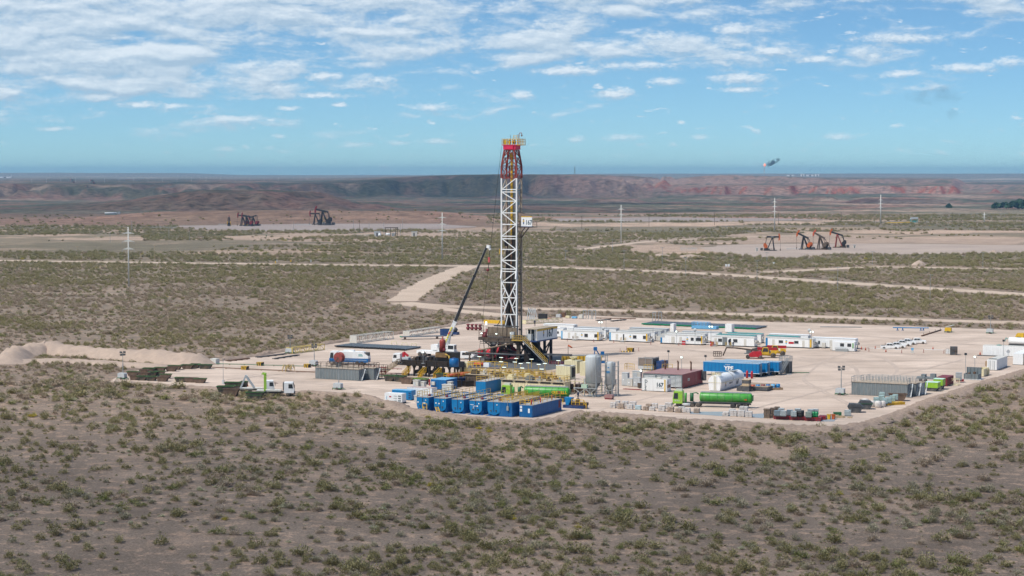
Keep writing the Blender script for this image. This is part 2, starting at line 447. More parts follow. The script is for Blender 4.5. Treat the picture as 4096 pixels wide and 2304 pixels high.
SAND = [gp(p) for p in ([(-500,938),(200,934),(480,932),(700,950),(640,966),(330,972),(0,982),(-500,985)],
    [(860,944),(1300,934),(1700,930),(1900,938),(1500,950),(1150,950),(860,962)],
    [(2930,935),(3300,925),(3700,922),(4400,925),(4400,975),(3600,973),(3000,975),(2850,968)],
    [(2180,890),(2700,888),(3000,888),(3300,884),(3300,898),(2750,905),(2200,912)],
    [(2380,984),(2700,968),(2830,980),(2880,1010),(2700,1016),(2600,1010),(2640,990)],
    [(1760,905),(2000,905),(2000,925),(1800,925)])]
ALLROADS = list(ROADS.values())

def hill_heights(X, Y):
  D = Y; az = X / np.maximum(Y, 1) * FPX + W0 / 2
  n1 = fbm(X / 260, Y / 420, 3); n2 = fbm(X / 70, Y / 110, 5, 4); n3 = fbm(X / 900, Y / 1400, 8, 3)
  rid = 1 - np.abs(2 * fbm(X / 110, Y / 500, 11, 4) - 1)
  z = -15 * sstep(2200, 4300, D + 500 * (n1 - .5)) + (n1 - .5) * 7 * sstep(2200, 3300, D) + (n2 - .5) * 3.2 * sstep(2200, 3000, D)
  # brown bank behind the left well pad
  bk = np.exp(-((D - 2180) / 75) ** 2) * sstep(150, 700, az) * (1 - sstep(1650, 2150, az)) * (9.5 + 5 * (n1 - .5))
  z = z + bk * sstep(1950, 2080, D)
  # flat-topped red hill left of the middle
  wob = (fbm(X / 110, Y / 170, 21) - .5) * 300 + (rid - .5) * 90
  e = np.minimum((1500 - az) * D / FPX + wob * .55 + (rid - .6) * 80, np.minimum(D - 2950 + wob, 4300 - D))
  hh = (14 * sstep(-100, 700, az) + 17 * sstep(450, 850, az)) * (sstep(-30, 260, e) * .8 + .2 * sstep(130, 200, e)) + 2.5 * (n2 - .5) * sstep(100, 300, e)
  z = z + hh
  # plain behind on the left, rising to the big mesa in the middle
  top = 38 + 26 * sstep(1150, 2000, az)
  e = np.minimum(D - 5150 - 650 * sstep(1000, 1800, az) + wob * 1.6 + (rid - .5) * 420, (2800 - az) * D / FPX + wob * 1.3)
  cut = sstep(-40, 620, e)
  mesa = top * (cut * .75 + .25 * sstep(.35, .5, cut)) + (n2 - .5) * 6 * np.clip(cut * (1 - cut) * 4, 0, 1)
  z = z + mesa
  # badlands and the red cliff on the right
  e = np.minimum((az - 2560) * D / FPX, (3835 - az) * D / FPX) + wob * .25; e2 = D - 6000 + wob * 1.4 + (rid - .5) * 160
  cl = sstep(0, 34, np.minimum(e, e2)) * 22 * sstep(2500, 2900, az)
  z = z + (cl + 7 * sstep(5300, 6000, D) * sstep(2500, 2800, az)) * (1 - cut)
  bad = sstep(6700, 7600, D + wob) * (8 + 16 * (1 - sstep(2900, 3500, az)) + 15 * (rid - .5))
  z = z + bad * (1 - cut) * sstep(2500, 2800, az)
  # low red buttes on the valley floor
  for (a, d, r, h) in ((3990, 6000, 24, 24), (3300, 4800, 30, 9), (3055, 4700, 22, 8), (2960, 5000, 70, 8), (2640, 4300, 55, 7), (3600, 4400, 110, 12), (2440, 4700, 70, 8), (3500, 5100, 60, 7)):
    cx = (a - W0 / 2) * d / FPX
    q = np.hypot(X - cx, (Y - d) * .55) + (n2 - .5) * 18
    z = z + h * (1 - sstep(r * .7, r * 1.25, q))
  # slopes between the valley and the plain on the right
  z = z + (fbm(X / 500, Y / 330, 31) - .5) * 22 * sstep(2500, 3300, D) * (1 - sstep(5200, 5800, D)) * sstep(1600, 2100, az)
  # far plains and blue hills
  far = sstep(8500, 14500, D)
  z = z * (1 - far) + far * (34 + 8 * (n3 - .5))
  z = z + sstep(14500, 17500, D) * ((26 + 46 * (fbm(X / 1700, Y / 9000, 41, 3) - .5)) * (1 - sstep(700, 1000, az)) + (14 + 6 * (n3 - .5)) * sstep(2000, 2500, az) + 6)
  return z

def ground_cover(X, Y):
  """returns scrub cover 0..1, bare tan soil 0..1 (true ground, not light)"""
  D = Y
  bare = np.zeros(X.shape)
  for p in SAND: bare = np.maximum(bare, inpoly(X + 60 * (vnoise(X / 40, Y / 90, 61) - .5), Y + 90 * (vnoise(X / 35, Y / 80, 62) - .5), p) * (.55 + .45 * vnoise(X / 25, Y / 60, 64)))
  return bare

# ground sheet: fan of cells around the viewpoint, finer near the line of sight
dys = np.concatenate([np.linspace(1607 * 3.2, 1700, 30), np.linspace(1690, 420, 240)[:-1], np.linspace(420, 33, 330)[:-1], np.linspace(33, 15.5, 30)])
Ds = CAMH * FPX / dys
azd = np.concatenate([np.linspace(-75, -20, 14), np.linspace(-19, -15.2, 12), np.linspace(-15, 15, 380), np.linspace(15.2, 19, 12), np.linspace(20, 75, 14)])
AA, DD = np.meshgrid(np.radians(azd), Ds)
GX = DD * np.tan(np.clip(AA, -1.35, 1.35)); GY = DD
GZ = hill_heights(GX, GY)
def build_ground():
  nr, nc = GX.shape
  co = np.stack([GX, GY, GZ], -1).reshape(-1, 3)
  # apron behind the viewpoint and underneath it
  me = bpy.data.meshes.new('ground')
  i = np.arange((nr - 1) * (nc - 1)); r = i // (nc - 1); c = i % (nc - 1); a = r * nc + c
  quads = np.stack([a, a + 1, a + nc + 1, a + nc], -1)
  n0 = len(co)
  extra = np.array([[-4000, -1500, 0], [4000, -1500, 0]], float)
  co = np.vstack([co, extra])
  me.vertices.add(len(co)); me.vertices.foreach_set('co', co.ravel())
  nq = len(quads)
  front = list(range(nc))
  loops = np.concatenate([quads.ravel(), np.array([n0, n0 + 1] + front[::-1])])
  me.loops.add(len(loops)); me.loops.foreach_set('vertex_index', loops.astype(np.int32))
  me.polygons.add(nq + 1)
  me.polygons.foreach_set('loop_start', np.concatenate([np.arange(nq) * 4, [nq * 4]]).astype(np.int32))
  me.update(calc_edges=True); me.validate()
  me.polygons.foreach_set('use_smooth', [True] * len(me.polygons))
  # colours of the soil; those of the far hills include painted cloud shade
  X, Y, Z = GX, GY, GZ; az = X / np.maximum(Y, 1) * FPX + W0 / 2
  gy_, gx_ = np.gradient(Z); slope = np.abs(gy_) / np.maximum(np.gradient(Y, axis=0), 1) + np.abs(gx_) / np.maximum(np.abs(np.gradient(X, axis=1)), 1)
  grey = np.array([.222, .170, .132]); tan = np.array([.47, .335, .25]); scrub = np.array([.185, .15, .10]); red = np.array([.24, .125, .10])
  brown = np.array([.20, .125, .092]); pale = np.array([.52, .42, .34]); brownscrub = np.array([.22, .18, .135]); bluegreen = np.array([.115, .125, .085])
  def mix(c, col, f): f = np.clip(f, 0, 1)[..., None]; return c * (1 - f) + col * f
  c = np.zeros(X.shape + (3,)) + grey
  n = fbm(X / 22, Y / 30, 71); nb = fbm(X / 120, Y / 260, 72); nl = fbm(X / 380, Y / 700, 73)
  c = mix(c, tan, sstep(.56, .78, n) * .45)
  c = mix(c, brownscrub, sstep(430, 620, Y) * .55 * sstep(.3, .6, nb))
  c = mix(c, scrub, sstep(800, 1150, Y) * (.55 + .3 * (nb - .5)))
  c = mix(c, tan, sstep(.50, .66, fbm(X / 130, Y / 60, 74)) * sstep(900, 1300, Y) * .62)
  bare = ground_cover(X, Y)
  c = mix(c, tan * 1.05, bare)
  # band of brown banks around the left well pad, purplish tan soils on the right
  c = mix(c, brown, sstep(1750, 1950, Y) * (1 - sstep(2500, 2900, Y)) * (1 - sstep(1800, 2200, az)) * (.85 + .5 * (nb - .35)))
  c = mix(c, np.array([.36, .20, .15]), sstep(2000, 2300, Y) * (1 - sstep(3200, 3600, Y)) * sstep(.47, .60, fbm(X / 300, Y / 120, 75)) * .7)
  b1 = fbm(X / 150, Y / 110, 101, 6, .62); b2 = fbm(X / 340, Y / 190, 102, 6, .6); bd = sstep(1150, 1500, Y)
  bd = bd * (1 - .8 * sstep(1900, 2000, Y) * (1 - sstep(2350, 2500, Y)) * (1 - sstep(1800, 2200, az)))
  c = mix(c, np.array([.145, .13, .085]), bd * sstep(.52, .60, b1) * .75)
  c = mix(c, np.array([.36, .27, .21]), bd * sstep(.54, .61, b2) * (1 - sstep(.5, .56, b1)) * .7)
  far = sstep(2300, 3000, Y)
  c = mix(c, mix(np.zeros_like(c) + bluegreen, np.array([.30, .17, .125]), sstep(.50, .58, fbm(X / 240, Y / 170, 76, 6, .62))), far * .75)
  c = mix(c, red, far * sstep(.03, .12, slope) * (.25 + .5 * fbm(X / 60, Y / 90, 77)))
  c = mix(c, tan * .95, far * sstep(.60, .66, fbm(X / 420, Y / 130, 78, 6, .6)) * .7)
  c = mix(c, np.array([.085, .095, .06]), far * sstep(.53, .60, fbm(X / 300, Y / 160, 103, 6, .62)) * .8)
  # pinkish faces of the mesa, red cliff
  face = sstep(5400, 5900, Y) * (1 - sstep(8200, 9000, Y)) * sstep(.035, .09, slope)
  c = mix(c, np.array([.36, .225, .175]), face * (.55 + .5 * fbm(X / 90, Y / 200, 79)) * sstep(2000, 2400, az))
  strata = .5 + .5 * np.sin(Z * 1.15 + 3 * fbm(X / 300, Y / 300, 80))
  c = mix(c, np.array([.43, .31, .25]), face * strata * .4 * sstep(2000, 2500, az))
  cl = sstep(.12, .35, slope) * sstep(5700, 5900, Y) * (1 - sstep(6500, 6800, Y)) * sstep(2500, 2700, az)
  c = mix(c, np.array([.36, .10, .06]), cl * .9)
  c = c * (1 - .42 * sstep(2500, 3300, Y) * (1 - .35 * sstep(2000, 2700, az)))[..., None]  # far ground darkened to stand in for cloud shade, less so towards the right
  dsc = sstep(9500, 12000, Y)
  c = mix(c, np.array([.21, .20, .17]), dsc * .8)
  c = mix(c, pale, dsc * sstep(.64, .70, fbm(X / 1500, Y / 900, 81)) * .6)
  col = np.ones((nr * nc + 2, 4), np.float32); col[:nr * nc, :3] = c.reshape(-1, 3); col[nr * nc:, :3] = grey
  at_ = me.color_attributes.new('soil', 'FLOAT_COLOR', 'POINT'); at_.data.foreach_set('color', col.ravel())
  m = bpy.data.materials.new('desert_soil'); m.use_nodes = True; t = m.node_tree; b = t.nodes['Principled BSDF']
  b.inputs['Roughness'].default_value = .95; b.inputs['Specular IOR Level'].default_value = .1
  at2 = t.nodes.new('ShaderNodeAttribute'); at2.attribute_name = 'soil'
  g = t.nodes.new('ShaderNodeNewGeometry')
  def ns(scale, det, rough=.6, sy=1.0):
    mp = t.nodes.new('ShaderNodeMapping'); mp.inputs['Scale'].default_value = (1, sy, 1)
    t.links.new(g.outputs['Position'], mp.inputs[0])
    k = t.nodes.new('ShaderNodeTexNoise'); k.inputs['Scale'].default_value = scale; k.inputs['Detail'].default_value = det; k.inputs['Roughness'].default_value = rough
    t.links.new(mp.outputs[0], k.inputs['Vector']); return k.outputs['Fac']
  def mr(f, a, b_, c_, d_, smooth=False):
    k = t.nodes.new('ShaderNodeMapRange'); t.links.new(f, k.inputs[0])
    if smooth: k.interpolation_type = 'SMOOTHSTEP'
    for q, v in zip((1, 2, 3, 4), (a, b_, c_, d_)): k.inputs[q].default_value = v
    return k.outputs[0]
  def mixn(a, bcol, f, blend='MIX'):
    k = t.nodes.new('ShaderNodeMix'); k.data_type = 'RGBA'; k.blend_type = blend
    if hasattr(f, 'links'): t.links.new(f, k.inputs['Factor'])
    else: k.inputs['Factor'].default_value = f
    t.links.new(a, k.inputs['A'])
    if hasattr(bcol, 'links'): t.links.new(bcol, k.inputs['B'])
    else: k.inputs['B'].default_value = (*bcol, 1)
    return k.outputs['Result']
  base = at2.outputs['Color']
  # wind-blown tan sand between the grey gravel
  sand = mr(ns(.34, 9, .72), .50, .62, 0, .85, True)
  px = t.nodes.new('ShaderNodeSeparateXYZ'); t.links.new(g.outputs['Position'], px.inputs[0])
  nearf = mr(px.outputs[1], 900, 1300, 1, 0)
  mm = t.nodes.new('ShaderNodeMath'); mm.operation = 'MULTIPLY'; t.links.new(sand, mm.inputs[0]); t.links.new(nearf, mm.inputs[1])
  base = mixn(base, (.42, .29, .21), mm.outputs[0])
  # pebbles
  base = mixn(base, mr(ns(2.4, 6, .9), .36, .64, .42, 1.55), 1.0, 'MULTIPLY')
  base = mixn(base, mr(ns(.05, 8, .7), .3, .7, .72, 1.26), 1.0, 'MULTIPLY')
  farf = mr(px.outputs[1], 1600, 2600, 0, 1)
  tuft = mr(ns(.055, 5, .75), .44, .62, 1.45, .55)
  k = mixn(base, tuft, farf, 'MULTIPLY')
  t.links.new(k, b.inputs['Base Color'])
  me.materials.append(m)
  o = bpy.data.objects.new('ground', me); COL.objects.link(o); tag(o, kind='structure')
  return o
ground = build_ground()

# ------------------------------------------------------------------ roads, pads and bare patches: thin sheets over the soil
def dirt_mat(name, c1, c2, ruts=True, scale=.05, edge=None):
  m = bpy.data.materials.new(name); m.use_nodes = True; t = m.node_tree; b = t.nodes['Principled BSDF']
  b.inputs['Roughness'].default_value = .95; b.inputs['Specular IOR Level'].default_value = .1
  g = t.nodes.new('ShaderNodeNewGeometry')
  n = t.nodes.new('ShaderNodeTexNoise'); n.inputs['Scale'].default_value = scale; n.inputs['Detail'].default_value = 7; n.inputs['Roughness'].default_value = .6
  t.links.new(g.outputs['Position'], n.inputs['Vector'])
  mr = t.nodes.new('ShaderNodeMapRange'); mr.inputs[1].default_value = .35; mr.inputs[2].default_value = .65; t.links.new(n.outputs['Fac'], mr.inputs[0])
  mx = t.nodes.new('ShaderNodeMix'); mx.data_type = 'RGBA'; t.links.new(mr.outputs[0], mx.inputs['Factor'])
  mx.inputs['A'].default_value = (*c1, 1); mx.inputs['B'].default_value = (*c2, 1)
  out = mx.outputs['Result']
  if ruts:   # curving wheel tracks
    mp = t.nodes.new('ShaderNodeMapping'); mp.inputs['Rotation'].default_value = (0, 0, R(20)); mp.inputs['Scale'].default_value = (.25, 1, 1)
    t.links.new(g.outputs['Position'], mp.inputs[0])
    w = t.nodes.new('ShaderNodeTexNoise'); w.inputs['Scale'].default_value = .22; w.inputs['Detail'].default_value = 5; w.inputs['Distortion'].default_value = 1.2; w.inputs['Roughness'].default_value = .55
    t.links.new(mp.outputs[0], w.inputs['Vector'])
    r2 = t.nodes.new('ShaderNodeMapRange'); r2.inputs[1].default_value = .3; r2.inputs[2].default_value = .7; r2.inputs[3].default_value = .80; r2.inputs[4].default_value = 1.12
    t.links.new(w.outputs['Fac'], r2.inputs[0])
    m2 = t.nodes.new('ShaderNodeMix'); m2.data_type = 'RGBA'; m2.blend_type = 'MULTIPLY'; m2.inputs['Factor'].default_value = 1
    t.links.new(out, m2.inputs['A']); t.links.new(r2.outputs[0], m2.inputs['B']); out = m2.outputs['Result']
  gr = t.nodes.new('ShaderNodeTexNoise'); gr.inputs['Scale'].default_value = 1.6; gr.inputs['Detail'].default_value = 6; gr.inputs['Roughness'].default_value = .75
  t.links.new(g.outputs['Position'], gr.inputs['Vector'])
  r5 = t.nodes.new('ShaderNodeMapRange'); r5.inputs[1].default_value = .3; r5.inputs[2].default_value = .7; r5.inputs[3].default_value = .93; r5.inputs[4].default_value = 1.07
  t.links.new(gr.outputs['Fac'], r5.inputs[0])
  m5 = t.nodes.new('ShaderNodeMix'); m5.data_type = 'RGBA'; m5.blend_type = 'MULTIPLY'; m5.inputs['Factor'].default_value = 1
  t.links.new(out, m5.inputs['A']); t.links.new(r5.outputs[0], m5.inputs['B'])
  t.links.new(m5.outputs['Result'], b.inputs['Base Color'])
  return m
M_PAD = dirt_mat('pad_dirt', (.63, .505, .415), (.49, .385, .31))
M_ROAD = dirt_mat('road_dirt', (.56, .44, .345), (.48, .37, .285), ruts=False)
M_WPAD = dirt_mat('well_pad_dirt', (.45, .36, .30), (.37, .295, .25), ruts=False, scale=.02)
M_WPADG = dirt_mat('grey_well_pad_dirt', (.34, .285, .26), (.29, .24, .215), ruts=False, scale=.02)
def ragged(poly, step, amp, seed):
  out = []; n = len(poly)
  for i in range(n):
    a = Vector(poly[i]); b = Vector(poly[(i + 1) % n]); k = max(1, int((b - a).length / step)); nn = (b - a).normalized(); nn = Vector((-nn.y, nn.x))
    for j in range(k):
      p = a.lerp(b, j / k); q = (vnoise(np.array(p.x / step * .8), np.array(p.y / step * .8), seed) - .5) * 2 * amp
      out.append(p + nn * float(q))
  return out
def sheet(name, poly, z, m, step=2.5, amp=.7, seed=1):
  pts = ragged(poly, step, amp, seed)
  me = bpy.data.meshes.new(name); me.from_pydata([(p.x, p.y, z) for p in pts], [], [tuple(range(len(pts)))]); me.materials.append(m)
  bm = bmesh.new(); bm.from_mesh(me); bmesh.ops.triangulate(bm, faces=bm.faces); bmesh.ops.recalc_face_normals(bm, faces=bm.faces)
  if bm.faces[0].normal.z < 0: bmesh.ops.reverse_faces(bm, faces=bm.faces)
  bm.to_mesh(me); bm.free()
  o = bpy.data.objects.new(name, me); COL.objects.link(o); tag(o, kind='structure'); return o
def strip(name, pts, w, z, m, seed=1, step=6):
  P = [Vector(p) for p in pts]; cen = []
  for a, b in zip(P[:-1], P[1:]):
    k = max(1, int((b - a).length / step))
    for j in range(k): cen.append(a.lerp(b, j / k))
  cen.append(P[-1])
  for _ in range(12): cen = [cen[0]] + [(cen[i - 1] + cen[i] * 2 + cen[i + 1]) / 4 for i in range(1, len(cen) - 1)] + [cen[-1]]
  vs = []
  for i, p in enumerate(cen):
    d = (cen[min(i + 1, len(cen) - 1)] - cen[max(i - 1, 0)]).normalized(); nn = Vector((-d.y, d.x))
    w1 = w * (.5 + .16 * (random.random() - .5)); w2 = w * (.5 + .16 * (random.random() - .5))
    vs += [(p.x + nn.x * w1, p.y + nn.y * w1, z), (p.x - nn.x * w2, p.y - nn.y * w2, z)]
  me = bpy.data.meshes.new(name); me.from_pydata(vs, [], [(2 * i, 2 * i + 1, 2 * i + 3, 2 * i + 2) for i in range(len(cen) - 1)]); me.materials.append(m)
  o = bpy.data.objects.new(name, me); COL.objects.link(o); tag(o, kind='structure'); return o, cen
sheet('drilling_pad', PAD, .055, M_PAD, 2.0, .7, 3)
for i, (k, (w, p)) in enumerate(ROADS.items()):
  _, cen = strip('track' if 'track' in k else 'road', p, w, .018 + .004 * i + (0 if i < 4 else .02), M_ROAD, i)
  ROADS[k] = (w, [tuple(c) for c in cen])
ALLROADS = list(ROADS.values())
sheet('well_pad', WELLPAD_R, .05, M_WPAD, 12, 5, 5)
sheet('well_pad', WELLPAD_L, .05, M_WPADG, 25, 14, 6)
sheet('well_pad', WELLPAD_F, .05, M_WPADG, 25, 12, 7)

# tyre tracks curving over the pad
M_TRK = dirt_mat('tyre_track_dirt', (.52, .42, .35), (.44, .35, .29), ruts=False, scale=.4)
for i, pts in enumerate(([(3000,1570),(3250,1600),(3500,1560),(3600,1480),(3520,1420),(3300,1405)], [(3080,1520),(3300,1560),(3440,1520),(3420,1460),(3200,1430)], [(2400,1640),(2900,1520),(3300,1450),(3700,1440),(4000,1460)], [(2300,1420),(2700,1400),(3100,1420),(3400,1480)],
  [(3900,1360),(3500,1380),(3300,1440),(3200,1520),(3400,1620)], [(1000,1500),(1300,1540),(1550,1560),(1700,1600)], [(900,1520),(1200,1490),(1500,1460),(1800,1440)], [(2450,1330),(2900,1345),(3400,1340),(3900,1380)], [(2200,1400),(2500,1370),(2900,1420),(3300,1400),(3700,1420)], [(3000,1640),(3300,1560),(3600,1500),(3850,1440)])):
  P_ = gp(pts)
  for s_ in (-1, 1): strip('tyre_track', [(x + s_ * .4, y + s_ * 1.1) for x, y in P_], .55, .066 + .001 * (2 * i + (s_ > 0)), M_TRK, i, 3)
# banks of loose gravel along the pad
def bank(name, pts, w, h, m, label=None, seed=0, jit=1.0):
  P = [Vector(p) for p in pts]; cen = []
  for a, b in zip(P[:-1], P[1:]):
    k = max(1, int((b - a).length / .8))
    for j in range(k): cen.append(a.lerp(b, j / k))
  cen.append(P[-1]); vs = []; nn_ = 11
  for _ in range(4): cen = [cen[0]] + [(cen[i - 1] + cen[i] * 2 + cen[i + 1]) / 4 for i in range(1, len(cen) - 1)] + [cen[-1]]
  for i, p in enumerate(cen):
    d = (cen[min(i + 1, len(cen) - 1)] - cen[max(i - 1, 0)]).normalized(); n = Vector((-d.y, d.x))
    taper = min(1, i / 6, (len(cen) - 1 - i) / 6)
    hv = h * taper * (.75 + .5 * float(vnoise(np.array(i * .13), np.array(seed * 3.3), seed)))
    for k in range(nn_):
      t = k / (nn_ - 1) * 2 - 1; q = p + n * (t * w / 2 * (1 + .45 * jit * (random.random() - .5)))
      vs.append((q.x, q.y, -.05 + hv * (1 - t * t) ** 1.3 * (1 + .8 * jit * (random.random() - .5))))
  fs = [(i * nn_ + k, i * nn_ + k + 1, (i + 1) * nn_ + k + 1, (i + 1) * nn_ + k) for i in range(len(cen) - 1) for k in range(nn_ - 1)]
  me = bpy.data.meshes.new(name); me.from_pydata(vs, [], fs); me.materials.append(m); me.polygons.foreach_set('use_smooth', [True] * len(fs))
  bm = bmesh.new(); bm.from_mesh(me); bmesh.ops.recalc_face_normals(bm, faces=bm.faces); bm.to_mesh(me); bm.free()
  o = bpy.data.objects.new(name, me); COL.objects.link(o); tag(o, kind='structure'); return o
M_GRAV = dirt_mat('bank_gravel', (.40, .30, .235), (.24, .185, .15), ruts=False, scale=1.6)
M_PINK = dirt_mat('pink_soil', (.47, .36, .285), (.38, .295, .24), ruts=False, scale=.3)
bank('gravel_bank', gp([(440,1530),(650,1543),(870,1555),(1010,1578),(1120,1575),(1250,1571),(1440,1582),(1530,1606)]), 3.5, .5, M_GRAV, seed=1)
bank('gravel_bank', gp([(1530,1606),(1610,1642),(1720,1662),(1900,1682),(2100,1694),(2240,1685),(2310,1660),(2440,1664),(2700,1687),(2900,1698),(3100,1711),(3330,1722),(3440,1708),(3580,1672),(3720,1614),(3850,1568),(3980,1528),(4140,1480),(4400,1400)]), 6.5, .75, M_GRAV, seed=2)
bank('gravel_bank', gp([(850,1447),(1000,1428),(1300,1377),(1500,1349),(1700,1321),(1880,1289)]), 3.5, .7, M_GRAV, seed=3)
# big soil mound left of the pad
bank('soil_mound', gp([(20,1458),(70,1425),(180,1410),(400,1425),(620,1445),(850,1462)]), 10, 2.7, M_PINK, seed=4, jit=.4)
bank('soil_mound', gp([(-5,1452),(120,1447),(300,1448),(500,1462),(700,1472)]), 9, .9, M_PINK, seed=5, jit=.4)
for (x, y, w, h) in ((3676, 1062, 10, 3.0), (3975, 1010, 6, 1.8), (2640, 1024, 16, 1.6), (2760, 1028, 22, 1.7), (515, 1538, 4, 1.2), (1090, 1535, 3, .8)):
  p = at(x, y); q = MB(); q.lathe([(w / 2 * (1 - k / 7) ** .8 * (1 + .1 * (random.random() - .5)), h * (k / 7) - .05) for k in range(7)] + [(.02, h)], 14)
  q.v = [(vx * (1 + .12 * (random.random() - .5)), vy * (1 + .12 * (random.random() - .5)), vz) for vx, vy, vz in q.v]
  o = q.build('soil_heap', M_PINK, loc=p); tag(o, kind='structure')

# ------------------------------------------------------------------ desert shrubs
def shrub_mat(name, c1, c2):
  m = bpy.data.materials.new(name); m.use_nodes = True; t = m.node_tree; b = t.nodes['Principled BSDF']
  b.inputs['Roughness'].default_value = .8; b.inputs['Specular IOR Level'].default_value = .15
  oi = t.nodes.new('ShaderNodeObjectInfo'); g = t.nodes.new('ShaderNodeNewGeometry')
  tc = t.nodes.new('ShaderNodeTexCoord')
  n = t.nodes.new('ShaderNodeTexNoise'); n.inputs['Scale'].default_value = 2.2; n.inputs['Detail'].default_value = 4; t.links.new(tc.outputs['Object'], n.inputs['Vector'])
  a = t.nodes.new('ShaderNodeMath'); a.operation = 'ADD'; t.links.new(oi.outputs['Random'], a.inputs[0]); t.links.new(n.outputs['Fac'], a.inputs[1])
  mr = t.nodes.new('ShaderNodeMapRange'); mr.inputs[1].default_value = .45; mr.inputs[2].default_value = 1.5; t.links.new(a.outputs[0], mr.inputs[0])
  mx = t.nodes.new('ShaderNodeMix'); mx.data_type = 'RGBA'; mx.inputs['A'].default_value = (*c1, 1); mx.inputs['B'].default_value = (*c2, 1)
  t.links.new(mr.outputs[0], mx.inputs['Factor'])
  r = t.nodes.new('ShaderNodeMapRange'); r.inputs[3].default_value = .65; r.inputs[4].default_value = 1.4; t.links.new(g.outputs['Random Per Island'], r.inputs[0])
  m2 = t.nodes.new('ShaderNodeMix'); m2.data_type = 'RGBA'; m2.blend_type = 'MULTIPLY'; m2.inputs['Factor'].default_value = 1
  t.links.new(mx.outputs['Result'], m2.inputs['A']); t.links.new(r.outputs[0], m2.inputs['B']); t.links.new(m2.outputs['Result'], b.inputs['Base Color'])
  return m
SM = {'olive': shrub_mat('olive_shrub_leaves', (.235, .205, .09), (.35, .305, .155)),
    'greygreen': shrub_mat('grey_green_shrub_leaves', (.29, .26, .165), (.39, .345, .23)),
    'brown': shrub_mat('dry_brown_shrub_twigs', (.35, .27, .19), (.47, .375, .275)),
    'bright': shrub_mat('bright_green_shrub_leaves', (.19, .20, .065), (.28, .265, .11)),
    'sage': shrub_mat('pale_sage_shrub_leaves', (.46, .46, .28), (.52, .50, .34)),
    'yellow': shrub_mat('yellow_flowering_shrub', (.52, .42, .06), (.36, .32, .08))}
M_TWIG = mat('shrub_twig_bark', (.12, .095, .07), .9, var=.2)
def shrub_mesh(name, kind, seed, w=1.0, h=.62, n=420, lobes=4):
  rg = random.Random(seed); mb = MB()
  # lobes
  LB = [(0, 0, .5, 1.0)] + [(rg.uniform(-.42, .42), rg.uniform(-.3, .3), rg.uniform(.22, .42), rg.uniform(.55, .95)) for _ in range(lobes)]
  for k in range(n):
    cx, cy, r, hh = rg.choice(LB)
    th = rg.uniform(0, 2 * math.pi); el = math.asin(rg.uniform(.02, 1)) ; rr = r * rg.uniform(.55, 1.08)
    d = Vector((math.cos(th) * math.cos(el), math.sin(th) * math.cos(el), math.sin(el)))
    p = Vector((cx + d.x * rr, cy + d.y * rr, .04 + d.z * rr / .5 * h * hh * .92))
    # a small leafy twig: crossing narrow blades that point outwards
    up = (d + Vector((0, 0, .45)) + Vector((rg.uniform(-.4, .4), rg.uniform(-.4, .4), 0))).normalized()
    s = Vector((-up.y, up.x, rg.uniform(-.3, .3))).normalized()
    L_ = rg.uniform(.05, .11); wd = rg.uniform(.02, .038)
    mb.add([p - s * wd, p + s * wd, p + up * L_ + s * wd * .35, p + up * L_ - s * wd * .35], [(0, 1, 2, 3)])
  for k in range(9):
    a = rg.uniform(0, 6.28); mb.bar((0, 0, 0), (math.cos(a) * .3, math.sin(a) * .3, .3 * rg.uniform(.6, 1.3)), .012, 3)
  me = bpy.data.meshes.new(name); me.from_pydata([(x * w, y * w, z * w) for x, y, z in mb.v], [], mb.f); me.materials.append(SM[kind]); me.materials.append(M_TWIG)
  return me
VARI = [('olive', .58, 2.0), ('greygreen', .52, 1.8), ('brown', .55, 1.7), ('bright', .50, 1.9), ('sage', .38, 1.1), ('olive', .45, 2.6), ('greygreen', .66, 1.5), ('brown', .42, 2.1), ('yellow', .5, 1.6)]
SHRUBS = [shrub_mesh('shrub', k, 100 + i, w, h * 1.35) for i, (k, h, w) in enumerate(VARI)]
def ax_(X, Y): return X / Y * FPX + W0 / 2
